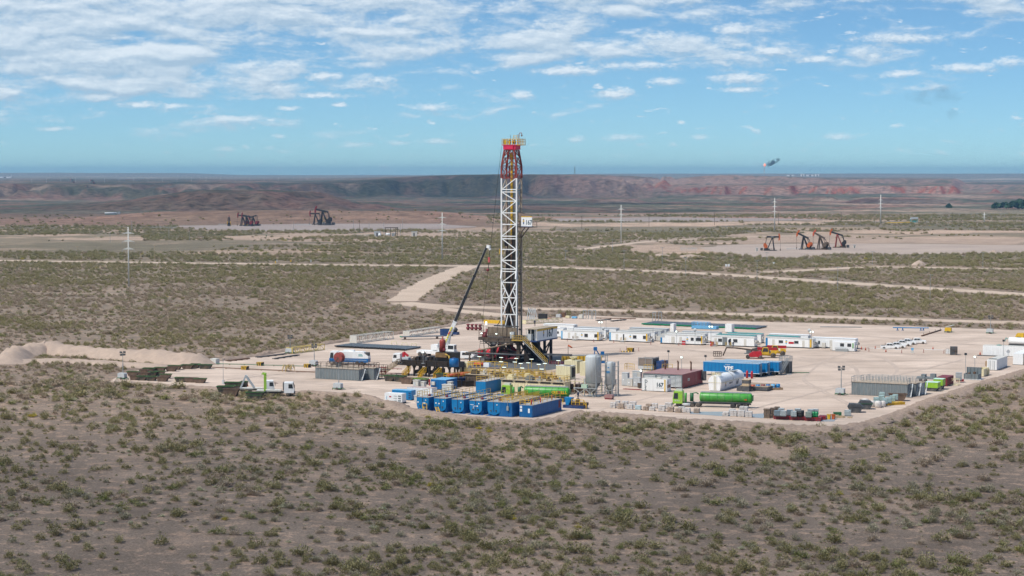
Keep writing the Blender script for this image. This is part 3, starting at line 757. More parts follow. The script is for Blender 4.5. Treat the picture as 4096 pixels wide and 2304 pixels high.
def scatter():
  rg = np.random.RandomState(5)
  out = []
  # (near, far, cell of the jittered grid, smallest, largest, share kept)
  for d0_, d1_, cell, s0, s1, share, big_ in ((225, 470, 2.5, .50, 1.4, .74, 1), (225, 470, 1.8, .16, .46, .55, 0), (470, 700, 2.5, .50, 1.25, .95, 1), (470, 700, 2.4, .3, .8, .8, 0), (700, 1150, 2.75, .62, 1.5, .98, 1), (1150, 1750, 3.9, .9, 1.9, .9, 1), (1750, 2500, 6.0, 1.1, 2.2, .8, 1)):
    half = .44
    gx, gy = np.meshgrid(np.arange(-d1_ * half, d1_ * half, cell), np.arange(d0_, d1_, cell)); X = gx.ravel() + rg.uniform(-.55, .55, gx.size) * cell; Y = gy.ravel() + rg.uniform(-.55, .55, gx.size) * cell
    k = np.abs(X) < Y * half; X, Y = X[k], Y[k]; nn = len(X)
    clump = fbm(X / 9, Y / 9, 91, 3); big = fbm(X / 60, Y / 60, 92, 3); ban = fbm(X / 300, Y / 110, 93, 3); hole = fbm(X / 17, Y / 17, 96, 3)
    p = share * (.30 + .70 * sstep(.36, .54, hole)) * (.72 + .35 * sstep(.38, .6, big))
    p = p * np.where(Y > 1250, sstep(.38, .55, ban), 1)
    keep = rg.uniform(0, 1, nn) < p
    X, Y, clump = X[keep], Y[keep], clump[keep]
    bad = inpoly(X, Y, PAD) | inpoly(X, Y, WELLPAD_R) | inpoly(X, Y, WELLPAD_L) | inpoly(X, Y, WELLPAD_F)
    for w, pts in ALLROADS:
      dd_ = dseg(X, Y, pts)
      bad |= dd_ < w / 2 + .3
      bad |= (dd_ < w / 2 + .010 * Y) & (rg.uniform(0, 1, len(X)) < .75)
    bad |= dseg(X, Y, PAD + [PAD[0]]) < 2.8
    bad |= dseg(X, Y, gp([(20,1458),(70,1425),(180,1410),(400,1425),(620,1445),(850,1462)])) < 6
    bad |= dseg(X, Y, gp([(-5,1452),(120,1447),(300,1448),(500,1462),(700,1472)])) < 4
    bad |= (Y > 1925) & (ax_(X, Y) < 1950) & (rg.uniform(0, 1, len(X)) < .93); bare = ground_cover(X, Y); bad |= rg.uniform(0, 1, len(X)) < bare * 1.4
    X, Y, clump = X[~bad], Y[~bad], clump[~bad]
    s = s0 + (s1 - s0) * rg.beta(1.5, 2.6, len(X)) * (.8 + .5 * sstep(.45, .65, clump))
    Z = np.where(Y > 1900, hill_heights(X, Y), 0)
    r = rg.uniform(0, 1, len(X)); hue = fbm(X / 90, Y / 60, 95, 3)
    brown = sstep(430, 520, Y) * (1 - sstep(850, 1150, Y)) * .62
    v = np.where(r < .24, 0, np.where(r < .44, 1, np.where(r < .54, 2, np.where(r < .68, 3, np.where(r < .73, 4, np.where(r < .83, 5, np.where(r < .93, 6, np.where(r < .995, 7, 8))))))))
    v = np.where(rg.uniform(0, 1, len(X)) < brown, np.where(r < .5, 2, 7), v)
    v = np.where((hue > .58) & (rg.uniform(0, 1, len(X)) < .6), 0, v); v = np.where((Y > 1000) & (r < .5), np.where(r < .3, 0, 1), v)
    out.append(np.stack([X, Y, Z, s, v, rg.uniform(0, 6.28, len(X))], -1))
  return np.vstack(out)
PL = scatter()
ax = PL[:, 0] / PL[:, 1] * FPX + W0 / 2
vis = (ax > 10) & (ax < 4086) & (PL[:, 1] > 250)
size = np.where(vis, PL[:, 3] * np.array([v[2] for v in VARI])[PL[:, 4].astype(int)] / PL[:, 1], 0)
order = np.argsort(-size); single = order[:300]
KINDL = {'olive': 'olive green', 'greygreen': 'grey green', 'brown': 'dry brown', 'bright': 'fresh green', 'sage': 'pale sage', 'yellow': 'yellow flowering'}
for i in single:
  x, y, z, s, v, a = PL[i]; k, hh, ww = VARI[int(v)]
  o = bpy.data.objects.new('shrub', SHRUBS[int(v)]); COL.objects.link(o); o.location = (x, y, z); o.scale = (s, s, s * .95); o.rotation_euler.z = a
  big = s * ww
  tag(o, '%s %s desert shrub growing alone on the grey gravel of the foreground' % ('broad low' if int(v) in (5, 7) else 'small rounded' if big < 2.2 else 'large bushy', KINDL[k]), 'shrub', 'desert shrubs on the gravel plain in front')
rest = np.ones(len(PL), bool); rest[single] = False; PR = PL[rest]
def stuff_points(name, data, meshes, label, cat):
  me = bpy.data.meshes.new(name); me.vertices.add(len(data)); me.vertices.foreach_set('co', data[:, :3].astype(np.float32).ravel())
  for nm, tp, arr in (('size', 'FLOAT', data[:, 3]), ('pick', 'INT', data[:, 4]), ('turn', 'FLOAT', data[:, 5])):
    a = me.attributes.new(nm, tp, 'POINT'); a.data.foreach_set('value', arr.astype(np.int32 if tp == 'INT' else np.float32))
  o = bpy.data.objects.new(name, me); COL.objects.link(o)
  src = bpy.data.collections.new(name + '_kinds')
  for i, m in enumerate(meshes):
    q = bpy.data.objects.new('k%02d' % i, m); src.objects.link(q)
  g = bpy.data.node_groups.new(name + '_nodes', 'GeometryNodeTree')
  g.interface.new_socket('Geometry', in_out='INPUT', socket_type='NodeSocketGeometry'); g.interface.new_socket('Geometry', in_out='OUTPUT', socket_type='NodeSocketGeometry')
  N = g.nodes.new; a = N('NodeGroupInput'); b = N('NodeGroupOutput'); iop = N('GeometryNodeInstanceOnPoints'); ci = N('GeometryNodeCollectionInfo')
  ci.inputs['Collection'].default_value = src; ci.inputs['Separate Children'].default_value = True; ci.inputs['Reset Children'].default_value = True
  def attr(nm, tp):
    n = N('GeometryNodeInputNamedAttribute'); n.data_type = tp; n.inputs['Name'].default_value = nm; return n.outputs['Attribute']
  m2p = N('GeometryNodeMeshToPoints')
  g.links.new(a.outputs[0], m2p.inputs[0]); g.links.new(m2p.outputs[0], iop.inputs['Points']); g.links.new(ci.outputs[0], iop.inputs['Instance'])
  iop.inputs['Pick Instance'].default_value = True
  g.links.new(attr('pick', 'INT'), iop.inputs['Instance Index']); g.links.new(attr('size', 'FLOAT'), iop.inputs['Scale'])
  cx = N('ShaderNodeCombineXYZ'); g.links.new(attr('turn', 'FLOAT'), cx.inputs[2]); g.links.new(cx.outputs[0], iop.inputs['Rotation'])
  g.links.new(iop.outputs[0], b.inputs[0])
  md = o.modifiers.new('scatter', 'NODES'); md.node_group = g
  tag(o, label, cat, kind='stuff'); return o
stuff_points('shrubland', PR, SHRUBS, 'olive and brown desert scrub covering the plain around the drilling pad', 'shrubs')
print('shrubs', len(PL))

# ================================================================== drilling rig
cK = crop(1120, 1340, 6.133); cL = crop(1780, 1340, 5.855); cM = crop(2180, 1370, 5.855); cN = crop(3760, 1290, 5.795); cO = crop(1640, 1460, 5.6)
RIG = Vector((-.12, 533.3, 0))
def rz_(y): return CAMH - (y - HZ) / 14.94            # height of a point of the mast seen at row y of the photograph
rig = thing('drilling_rig', 'tall oil drilling rig with a white and red lattice mast on a dark raised floor', 'drilling rig', RIG, TH)
FZ = 6.4
# --- substructure
for x in (-3.6, 4.2):
  for y in (-4.2, .6, 5.4):
    m = MB(); m.box(x - .45, x + .45, y - .4, y + .4, 1.0, FZ - .7)
    m.prism([(x - .45, FZ - 1.9), (x - 1.3, FZ - .7), (x + 1.3, FZ - .7), (x + .45, FZ - 1.9)], y - .38, y + .38)
    m.build('substructure_leg', 'oily' if x < 0 else 'grimy', rig)
m = MB()
for x in (-3.6, 4.2): m.box(x - .8, x + .8, -7.5, 8.5, 0, 1.0)
for y in (-6.4, 1.0, 7.5): m.box(-2.8, 3.4, y - .3, y + .3, .1, .8)
m.build('base_box', 'oily', rig)
m = MB()
for x in (-3.6, 4.2):
  m.bar((x, -4.2, 1), (x, .6, FZ - 1), .16); m.bar((x, 5.4, 1), (x, .6, FZ - 1), .16)
for y in (-4.2, 5.4): m.bar((-3.2, y, FZ - 1.2), (3.8, y, 2.5), .12); m.bar((-3.2, y, 2.5), (3.8, y, 2.5), .12)
m.bar((-7.2, -3.6, FZ - .6), (-3.8, -3.6, 3.6), .13); m.bar((4.4, -4.0, FZ - .5), (7.6, -4.6, 1.0), .22)
m.bar((-2.5, 0, 1.0), (-4.0, 3, FZ - 1), .2); m.bar((1.8, -2, 1), (-.4, -2, FZ - 1.0), .2)
m.build('brace', 'oily', rig)
# heavy dark raising legs right of the centre
m = MB(); m.prism([(5.0, FZ - .3), (5.9, FZ - .3), (10.3, .8), (6.6, .8)], 1.2, 1.9)
m.prism([(4.9, FZ - .3), (5.6, FZ - .3), (8.2, .8), (7.0, .8)], -2.0, -1.3); m.build('raising_leg', 'oily', rig)
for x0, y0, x1 in ((-6.4, 1.0, -5.7), (-2.6, -4.6, -1.3)):
  m = MB(); m.bar((x0, y0, 1.0), (x1, y0 + .4, 4.6), .34, 10); m.bar((x1, y0 + .4, 4.6), (x1 + .12, y0 + .5, 5.6), .2, 8); m.build('raising_cylinder', 'red', rig)
# --- floor
m = MB(); m.box(-7.7, 6.3, -4.6, 6.0, FZ - .25, FZ)
for i in range(9): m.box(-7.4 + i * 1.65, -7.15 + i * 1.65, -4.5, 5.9, FZ - .8, FZ - .25)
m.box(-7.7, 6.3, -4.6, -4.3, FZ - .8, FZ - .26); m.box(6.0, 6.3, -4.2, 6.0, FZ - .8, FZ - .26); m.box(-5.6, 4.6, -4.9, -4.65, FZ - 1.3, FZ - .6)
m.build('drill_floor', 'grimy', rig)
m = MB(); m.bar((-3.4, -4.3, FZ - 1.5), (-2.5, -4.3, FZ - 1.5), .55, 12); m.build('winch_drum', 'greysteel', rig)
m = MB()
for a, b in ((-5.3, -2.6), (-2.45, .2), (.35, 3.3)): m.box(a, b, -3.55, -3.42, FZ + .35, FZ + 2.75)
for i in range(7): m.box(-5.35 + i * 1.44, -5.22 + i * 1.44, -3.66, -3.56, FZ, FZ + 2.9)
m.build('wind_wall', mat('dusty_brown_sheet', (.22, .17, .12), .7, var=.2, dirt=(.10, .07, .05), dfac=.5, streak=True), rig)
m = MB(); m.box(-3.6, 3.6, -3.5, -2.9, FZ + 2.95, FZ + 3.1)
for i in range(12): m.box(-3.5 + i * .6, -3.1 + i * .6, -3.51, -2.9, FZ + 3.11, FZ + 3.25)
m.build('roof_rack', 'darkgrey', rig)
m = MB(); m.rail([(-7.5, -4.5, FZ), (-5.5, -4.5, FZ), (3.6, -4.5, FZ)], 1.1, .035); m.rail([(-7.5, -4.5, FZ), (-7.5, 5.8, FZ)], 1.1, .035)
m.bar((-7.5, -4.5, FZ), (-7.5, -4.5, FZ + 3), .05); m.bar((-7.5, -2.0, FZ), (-7.5, -2.0, FZ + 3), .05); m.bar((-7.5, -4.5, FZ + 3), (-7.5, -2, FZ + 3), .05)
m.build('floor_railing', 'grimy', rig)
m = MB(); m.box(2.9, 6.2, -6.0, -4.65, FZ - .5, FZ - .35); m.rail([(2.95, -4.7, FZ - .35), (2.95, -5.95, FZ - .35), (6.15, -5.95, FZ - .35)], 1.3, .045, .55); m.build('landing', 'rail', rig)
m = MB(); m.box(2.0, 3.0, -4.75, -4.0, FZ, FZ + 1.7); m.build('control_cabinet', 'ltgrey', rig)
m = MB(); m.box(-6.9, -6.1, -3.8, -3.0, FZ, FZ + 1.3); m.bar((-6.0, -3.4, FZ), (-5.8, -3.2, FZ + 2.2), .3, 8); m.lathe([(.5, 0), (.55, .6), (.2, 1.0)], 10, c=(-5.9, -4.0, FZ)); m.build('floor_winch', 'dkred', rig)
m = MB()
for x, y in ((-2.5, -4.55), (1.9, -4.6), (-6.9, -4.6)): m.box(x, x + .5, y - .12, y, FZ + (1.1 if x > 0 else .9), FZ + (1.6 if x > 0 else 1.2))
m.build('floor_light', 'lamp', rig)
m = MB(); m.bar((-6.0, -3.2, FZ), (-6.0, -3.2, FZ + 3.2), .05); m.build('light_pole', 'greysteel', rig)
m = MB(); m.box(-6.25, -5.75, -3.3, -3.15, FZ + 3.2, FZ + 4.1); m.build('flood_light', 'lamp', rig)
# stairs down to the right
def stair(mb, a, b, w, n, rail=True, wd=Vector((0, 1, 0)), r=.05, rh=1.05):
  a = Vector(a); b = Vector(b); wv = wd * (w / 2)
  for s in (-1, 1):
    mb.bar(a + wv * s, b + wv * s, .09)
    if rail:
      mb.bar(a + wv * s + Vector((0, 0, rh)), b + wv * s + Vector((0, 0, rh)), r); mb.bar(a + wv * s + Vector((0, 0, rh * .5)), b + wv * s + Vector((0, 0, rh * .5)), r * .8)
      for i in range(0, 6): p = a.lerp(b, i / 5) + wv * s; mb.bar(p, p + Vector((0, 0, rh)), r)
  for i in range(n): p = a.lerp(b, (i + .5) / n); mb.cbox(p.x, p.y, p.z, .26 if abs(wd.y) > .5 else w, w if abs(wd.y) > .5 else .26, .05)
m = MB(); stair(m, (6.2, -5.3, FZ - .4), (13.0, -5.3, .1), 1.1, 22, rail=False); m.build('stairway', 'greysteel', rig)
m = MB()
for s in (-.55, .55):
  for q in (.55, 1.1): m.bar((6.2, -5.3 + s, FZ - .4 + q), (13.0, -5.3 + s, .1 + q), .045)
  for i in range(8): t = i / 7; x = 6.2 + 6.8 * t; z = FZ - .4 - (FZ - .5) * t; m.bar((x, -5.3 + s, z), (x, -5.3 + s, z + 1.1), .04)
m.build('stair_railing', 'rail', rig)
# --- mast
TANM = mat('rust_stained_tan_steel', (.40, .34, .27), .6, var=.2, dirt=(.16, .09, .05), dfac=.5, streak=True)
lg = [(-2.25, -1.5), (2.25, -1.5), (-2.25, 1.5), (2.25, 1.5)]
zs_w = [FZ + 2.6, rz_(1257), rz_(1190), rz_(1129), rz_(1085), rz_(1075), rz_(1040.7), rz_(997), rz_(954), rz_(944), rz_(897), rz_(850.7), rz_(804), rz_(767.5), rz_(757.6), rz_(712)]
for (x, y) in lg:
  m = MB(); m.box(x - .17, x + .17, y - .17, y + .17, FZ, zs_w[-1]); m.build('mast_leg', 'white' if y < 0 else TANM, rig)
m = MB()
side = MB()
for k, z in enumerate(zs_w[1:]):
  t = .12
  if k == 14: continue
  m.bar((-2.05, -1.5, z), (2.05, -1.5, z), t)
  for x in (-2.25, 2.25): side.bar((x, -1.3, z), (x, 1.3, z), .10)
  side.bar((-2.05, 1.5, z), (-1.2, 1.5, z), .1); side.bar((2.05, 1.5, z), (1.2, 1.5, z), .1)
# diagonals on the front face, alternating; crossed at the bottom
dz = zs_w
fl = 1
for k in range(3, len(dz) - 1):
  z0, z1 = dz[k], dz[k + 1]
  if z1 - z0 < 1.2: continue
  a, b = ((-2.0, z0 + .1), (2.0, z1 - .1)) if fl else ((2.0, z0 + .1), (-2.0, z1 - .1))
  m.bar((a[0], -1.5, a[1]), (b[0], -1.5, b[1]), .10)
  for x in (-2.25, 2.25): side.bar((x, -1.25 if fl else 1.25, z0), (x, 1.25 if fl else -1.25, z1), .08)
  fl = 1 - fl
z1, z2, z3 = dz[1], dz[2], dz[3]
m.bar((-2.0, -1.5, z3 - .2), (0, -1.5, z2), .13); m.bar((2.0, -1.5, z3 - .2), (0, -1.5, z2), .13)
m.bar((-1.7, -1.5, z1), (0, -1.5, z2), .13); m.bar((1.7, -1.5, z1), (0, -1.5, z2), .13)
for s in (-1, 1):
  zm = (z2 + z3) / 2 + .3; m.bar((2.1 * s, -1.5, zm), (1.0 * s, -1.5, zm), .09); m.bar((2.1 * s, -1.5, z2), (1.05 * s, -1.5, zm - .1), .09); m.bar((2.1 * s, -1.5, z2), (1.0 * s, -1.5, (z1 + z2) / 2), .09)
  m.bar((1.3 * s, -1.5, (z1 + z2) / 2 - .3), (2.1 * s, -1.5, (z1 + z2) / 2), .09)
  m.bar((2.2 * s, -1.9, dz[3] + 1), (2.2 * s, -1.55, dz[4] + .3), .19)
  m.bar((1.9 * s, -1.5, FZ), (.3 * s, -1.5, z1), .12)
m.build('front_bracing', 'white', rig); side.build('side_bracing', TANM, rig)
# red top section, tapered
zr0, zr1, zr2, zr3 = rz_(712), rz_(664), rz_(632), rz_(601)
def legat(x, y, z):
  t = max(0, (z - zr1) / (zr3 - zr1)); return (x * (1 - .34 * t), y * (1 - .1 * t), z)
m = MB()
for (x, y) in lg: m.path([legat(x, y, zr0), legat(x, y, zr1), legat(x, y, zr3)], .2, 4)
fl = 0
for z0, z1_ in ((zr0, zr1), (zr1, zr2), (zr2, zr3)):
  for (a, b) in (((-2.25, -1.5), (2.25, -1.5)), ((-2.25, 1.5), (2.25, 1.5)), ((-2.25, -1.5), (-2.25, 1.5)), ((2.25, -1.5), (2.25, 1.5))):
    m.bar(legat(*a, z0), legat(*b, z0), .12); m.bar(legat(*a, z1_), legat(*b, z1_), .12)
    if z0 == zr0: m.bar(legat(*a, z0), legat(*b, z1_), .09); m.bar(legat(*b, z0), legat(*a, z1_), .07)
    else: m.bar(legat(*a, z0), legat((a[0] + b[0]) / 2, (a[1] + b[1]) / 2, z1_), .1); m.bar(legat(*b, z0), legat((a[0] + b[0]) / 2, (a[1] + b[1]) / 2, z1_), .1)
for x in (-.75, 1.0): m.bar((x, .2, zr0), (x, .2, zr0 + 3.2), .22, 8)
m.build('red_mast_top', 'rustred', rig)
m = MB(); m.box(-1.75, 1.9, -1.5, 1.5, zr3 + .15, zr3 + 1.25); m.box(-2.1, 2.4, -1.7, 1.7, zr3 + 1.25, zr3 + 1.45); m.box(-1.3, 1.3, -1.7, -1.5, zr3 + .2, zr3 + 1.2); crown = m.build('crown_block', mat('crimson_paint', (.62, .02, .08), .4, var=.1), rig)
for x in (-1.9, -.45, 1.0):
  m = MB(); m.lathe([(.25, -.2), (.62, -.16), (.62, .16), (.25, .2)], 14, 'x', (x, -.3, zr3 + 2.15)); m.build('sheave', 'brownpipe', crown)
m = MB(); m.rail([(-2.0, -1.7, zr3 + 1.45), (3.3, -1.7, zr3 + 1.45), (3.3, 1.6, zr3 + 1.45), (-2.0, 1.6, zr3 + 1.45), (-2.0, -1.7, zr3 + 1.45)], 1.5, .055, .8)
m.box(2.4, 3.4, -1.7, 1.7, zr3 + 1.3, zr3 + 1.45); m.rail([(.2, .8, zr3 + 2.9), (1.8, .8, zr3 + 2.9)], 1.0, .05, .8); m.box(-1.3, -.9, -1.7, -1.5, zr3 + 1.5, zr3 + 2.7); m.box(.0, .45, -1.8, -1.6, zr3 + 1.5, zr3 + 2.4)
m.build('crown_railing', 'yellow', rig)
m = MB(); m.path([(2.1, 0, zr3 + 1.4), (2.3, 0, zr3 + 4.5), (3.1, -.2, zr3 + 4.6), (3.15, -.2, zr3 + 4.2)], .08, 6); m.build('gin_pole', 'rustred', rig)
m = MB(); m.lathe([(.02, 0), (.22, .15), (.22, .35), (.05, .6)], 8, c=(3.15, -.2, zr3 + 3.6)); m.build('hoist_block', 'brownpipe', rig)
m = MB(); m.bar((-.3, 0, zr3 + 1.4), (-.3, 0, zr3 + 4.1), .035); m.bar((1.75, .3, zr3 + 1.4), (1.75, .3, zr3 + 4.3), .035); m.build('aerial', 'darkgrey', rig)
# top drive rail and travelling gear
m = MB(); m.box(-.22, .32, -.2, .25, rz_(940), rz_(609)); m.box(-.35, .45, -.35, .3, rz_(640), rz_(612)); m.build('guide_rail', mat('golden_rail', (.62, .36, .02), .5, var=.25, dirt=(.10, .06, .03), dfac=.5), rig)
m = MB(); m.box(-.22, .36, -.2, .25, FZ, rz_(940)); m.build('lower_guide_rail', 'brownpipe', rig)
m = MB(); m.box(-1.5, -.5, -.5, .7, FZ + 4.5, FZ + 23); m.box(-1.75, -.4, -.8, .8, FZ + .3, FZ + 4.5); m.bar((-1.1, 0, FZ + 23), (-1.0, 0, rz_(900)), .1, 6); m.box(-1.9, -1.1, -.5, .4, rz_(985), rz_(962)); m.build('top_drive', 'oily', rig)
for x in (-.62, .5): m = MB(); m.bar((x, .1, FZ + 1), (x, .1, zr3), .045, 5); m.build('drilling_line', 'black', rig)
m = MB(); m.path([(-2.4, -1.2, 15), (-2.5, -1.4, 11), (-3.2, -2.0, FZ + 3.2)], .11, 6); m.build('kelly_hose', 'black', rig)
m = MB(); m.rail([(-2.9, -1.4, rz_(1017)), (-1.9, -1.4, rz_(1017))], 1.4, .06, .5); m.build('mast_step', 'yellow', rig)
for (x, y, r, z0_, z1_, mt) in ((-1.9, 1.2, .12, FZ, 44, 'brownpipe'), (1.7, 1.3, .1, FZ, 40, 'brownpipe'), (-.2, 1.1, .16, FZ, 38, 'oily'), (-1.7, .6, .2, FZ, 30, 'oily'), (2.45, .5, .07, FZ, 46, 'grimy'), (-2.0, -.9, .08, FZ, 26, 'grimy')):
  m = MB(); m.bar((x, y, z0_), (x, y, z1_), r, 6)
  for k in range(int((z1_ - z0_) / 5)): m.cbox(x, y, z0_ + 2 + k * 5, r * 3, r * 3, .4)
  m.build('standpipe', mt, rig)
for i in range(16):   # machinery and pipework packed between the legs
  random.seed(60 + i); x = random.uniform(-6.5, 7.5); y = random.uniform(-5.5, 5.5); h = random.uniform(1.0, 3.2); w = random.uniform(.5, 1.4)
  m = MB(); m.box(x - w, x + w, y - .6, y + .6, .15, h); m.bar((x, y, h), (x, y, h + random.uniform(.4, 1.8)), .16, 6); m.bar((x - 1.5, y - .7, h * .7), (x + 1.5, y - .7, h * .8), .12, 6)
  m.build('machinery', random.choice(['oily', 'grimy', 'oily', 'brownpipe', 'dkred']), rig)
m = MB()
for z in (FZ - 1.1, FZ - 1.6): m.bar((-7.0, -4.9, z), (5.8, -4.9, z + .1), .09, 6)
for x in (-6, -4.6, -1.5, .3, 2.2): m.bar((x, -4.9, FZ - .3), (x + .2, -4.7, FZ - random.uniform(2, 3.6)), .09, 6)
m.build('hanging_pipes', 'oily', rig)
random.seed(7)
# racking board with its number sign on the right of the mast
zb = rz_(905)
m = MB(); m.box(2.5, 6.9, -1.6, 1.6, zb - .25, zb - .1); m.bar((2.4, -1.2, zb - 3.0), (4.6, -1.2, zb - .2), .12); m.bar((2.4, 1.2, zb - 3.0), (4.6, 1.2, zb - .2), .12)
for i in range(6): m.bar((2.8 + i * .6, -1.5, zb), (2.8 + i * .6, 1.4, zb), .07)
m.rail([(2.5, 1.5, zb), (6.8, 1.5, zb)], 1.2, .05); m.build('racking_board', 'grimy', rig)
m = MB(); m.add([(2.4, -1.2, rz_(848)), (2.4, 1.2, rz_(848)), (5.6, 1.4, zb + 2.7), (5.0, -1.6, zb + 2.9), (3.2, -1.55, zb + 1.4)], [(0, 1, 2, 3), (0, 3, 4)]); m.build('canvas_screen', mat('brown_canvas', (.19, .14, .11), .9, var=.2), rig)
sgn = MB(); sgn.box(3.75, 6.95, -1.78, -1.66, zb + .1, zb + 2.55); sg = sgn.build('number_sign', 'white', rig)
m = MB(); m.box(3.75, 6.95, -1.80, -1.64, zb + 2.55, zb + 2.75); m.build('sign_edge', 'yellow', sg)
m = MB(); m.box(3.75, 6.95, -1.80, -1.64, zb - .05, zb + .1); m.build('sign_foot', 'darkblue', sg)
lettering('167', 1.75, 'text', sg, (5.05, -1.80, zb + .55), (math.pi / 2, 0, 0), 'number', xs=.72, bold=.03)
def emblem(par, x, y, z, s, rot=0):
  """the small blue and yellow badge of the rig owner"""
  c, sn = math.cos(rot), math.sin(rot)
  for k, (a, b, q, mt) in enumerate(((-.16, .16, (1.0, 1.28), 'darkblue'), (-.24, .24, (.62, .94), 'yellow'), (-.16, .16, (.0, .56), 'darkblue'), (-.26, .26, (-.28, -.2), 'ltgrey'))):
    mb = MB(); mb.box(a * s, b * s, -.02, .0, q[0] * s, q[1] * s); e = mb.build('emblem', mt, par); e.location = (x, y, z); e.rotation_euler.z = rot
emblem(sg, 4.45, -1.79, zb + .7, 1.0)
# racked pipe on the right of the floor: each stand is a thing
stand = None
for i in range(12):
  x = .55 + (i % 6) * .27; y = -.6 + (i // 6) * .55
  p = RIG + U * x + V * y + Vector((0, 0, FZ))
  if stand is None:
    m = MB(); m.bar((0, 0, 0), (0, 0, zb - FZ + .6), .105, 6)
    for k in range(1, 3): m.bar((0, 0, k * 9.2), (0, 0, k * 9.2 + .4), .14, 6)
    stand = m.build('drill_pipe_stand', 'black', loc=p); tag(stand, 'long dark drill pipe stand racked upright inside the mast', 'drill pipe', 'drill pipe stands racked in the mast')
  else:
    o = stand.copy(); COL.objects.link(o); o.location = p
# --- driller's cabin with the big number panel
dh = thing('doghouse', 'large white cabin marked 167 on stilts at the right edge of the rig floor', 'cabin', RIG + U * 6.5 + V * (-4.6), TH)
DX = 3.3; DL = 12.6; z0, z1 = FZ - .75, FZ + 2.6
m = MB(); m.box(0.05, DX, 0.0, .12, z0 + .3, z1) if False else None
m.box(DX - .12, DX, 0, DL, z0 + .35, z1 - .02); m.box(0, .1, 1.2, DL, z0 + .35, z1 - .02); m.box(.1, DX - .12, DL - .1, DL, z0 + .35, z1 - .02); m.box(1.9, DX - .12, 1.25, 1.35, z0 + .35, z1 - .02)
m.build('wall', mat('dusty_white_panel', (.86, .86, .84), .5, var=.03, dirt=DUST, dfac=.12, streak=True), dh)
m = MB(); m.box(DX, DX + .05, 0, DL, z1 - .5, z1 - .02); m.build('yellow_band', 'yellow', dh)
m = MB(); m.box(-.1, DX + .06, -.1, DL + .1, z0, z0 + .35); m.build('base_frame', 'darkblue', dh)
m = MB(); m.box(-.15, DX + .12, -.15, DL + .1, z1, z1 + .14); m.build('roof', mat('dusty_tan_roof', (.40, .33, .24), .8, var=.15), dh)
m = MB(); m.box(.0, 1.8, 1.3, 1.42, z0 + 1.4, z0 + 2.6); m.build('window', 'glass', dh)
m = MB(); m.box(.3, 1.7, .25, 1.1, z0 + .35, z0 + 2.1); m.build('cabinet', 'ltgrey', dh)
m = MB()
for x in (.1, 1.5, DX - .1): m.bar((x, .05, z0), (x, .05, z1), .07)
m.build('post', 'offwhite', dh)
for (x, y) in ((1.0, 9.5), (2.9, 9.5), (2.9, 2.0)):
  m = MB(); m.box(x - .3, x + .3, y - .3, y + .3, 0, z0); m.build('stilt', 'black', dh)
m = MB(); m.bar((2.9, 9.5, z0), (2.9, 5.5, 1.0), .14); m.bar((2.9, 2.0, 1.4), (2.9, 9.3, z0 - .3), .12); m.build('brace', 'black', dh)
lettering('167', 3.0, 'text', dh, (DX + .06, 5.6, z0 + 1.0), (math.pi / 2, 0, math.pi / 2), 'number', xs=.95, bold=.05)
emblem(dh, DX + .07, 4.0, z0 + 1.25, 1.25, math.pi / 2)
m = MB(); m.box(-1.8, -.1, 0, 1.3, z0, z0 + .1); m.build('entrance_step', 'grimy', dh)
# --- blow-out preventer, pumps and pipes below the floor
bop = thing('blowout_preventer', 'red blowout preventer stack on the well head below the rig floor', 'valve stack', RIG + Vector((0, 0, 0)), TH)
m = MB(); m.lathe([(.7, .3), (.7, 1.0), (.95, 1.1), (.95, 1.9), (.6, 2.0), (.6, 2.4), (1.05, 2.5), (1.05, 3.5), (.5, 3.7), (.45, 5.2)], 14); m.build('stack_body', 'red', bop)
for z in (1.5, 2.9): m = MB(); m.bar((-1.9, 0, z), (1.9, 0, z), .38, 10); m.build('ram_cylinder', 'red', bop)
dw = thing('drawworks', 'red winch and motor set under the left part of the rig floor', 'winch', cL(1180, 560), TH)
m = MB(); m.box(-6.0, 6.5, -1.2, 1.2, 0, .5); m.build('skid', 'darkgrey', dw)
for x, r, w in ((-5.0, 1.0, 1.6), (-2.2, 1.15, 1.6), (3.9, 1.25, 1.9)): m = MB(); m.bar((x, 0, 1.6), (x + w, 0, 1.6), r, 14); m.build('drum', 'red', dw)
m = MB(); m.box(-3.3, -2.4, -.7, .7, .5, 2.2); m.box(-.3, 1.2, -.9, .6, .5, 2.0); m.box(1.6, 2.8, -.5, .5, .5, 2.8); m.build('motor', 'grimy', dw)
m = MB(); m.rail([(5.2, -1.6, .5), (8.0, -1.6, .5)], 1.3, .05, .35); m.build('guard_rail', 'rail', dw)
fl_ = thing('flow_line', 'long dark pipe running level towards the rig legs', 'pipe', cL(500, 640), TH)
m = MB(); m.bar((0, 0, 2.6), (17.0, 0, 2.6), .24, 8); m.build('pipe', 'darkgrey', fl_)
for x in (1, 8, 15): m = MB(); m.box(x - .15, x + .15, -.15, .15, 0, 2.4); m.build('support', 'grimy', fl_)
rl = thing('sloping_flow_line', 'brown pipe sloping up from the oily tank to the rig floor', 'pipe', cL(430, 640), TH)
m = MB(); m.bar((0, 1, 2.4), (11.5, 5, 5.0), .22, 8); m.build('pipe', mat('dusty_brown_pipe', (.26, .19, .13), .7, var=.2), rl)
m = MB(); m.bar((4, 2.3, 0), (4, 2.3, 3.3), .08); m.build('support', 'grimy', rl); m = MB(); m.bar((8, 3.6, 0), (8, 3.6, 4.2), .08); m.build('support', 'grimy', rl)
# fine rods: guy line down from the crown, cable
m = MB(); m.bar(tuple(RIG + U * -2.3 + V * -1.4 + Vector((0, 0, zr3 + 1))), tuple(at(1916, 1412)), .035, 4); g = m.build('guy_line', 'black'); tag(g, 'thin dark guy line falling from the crown to the left of the mast', 'cable')
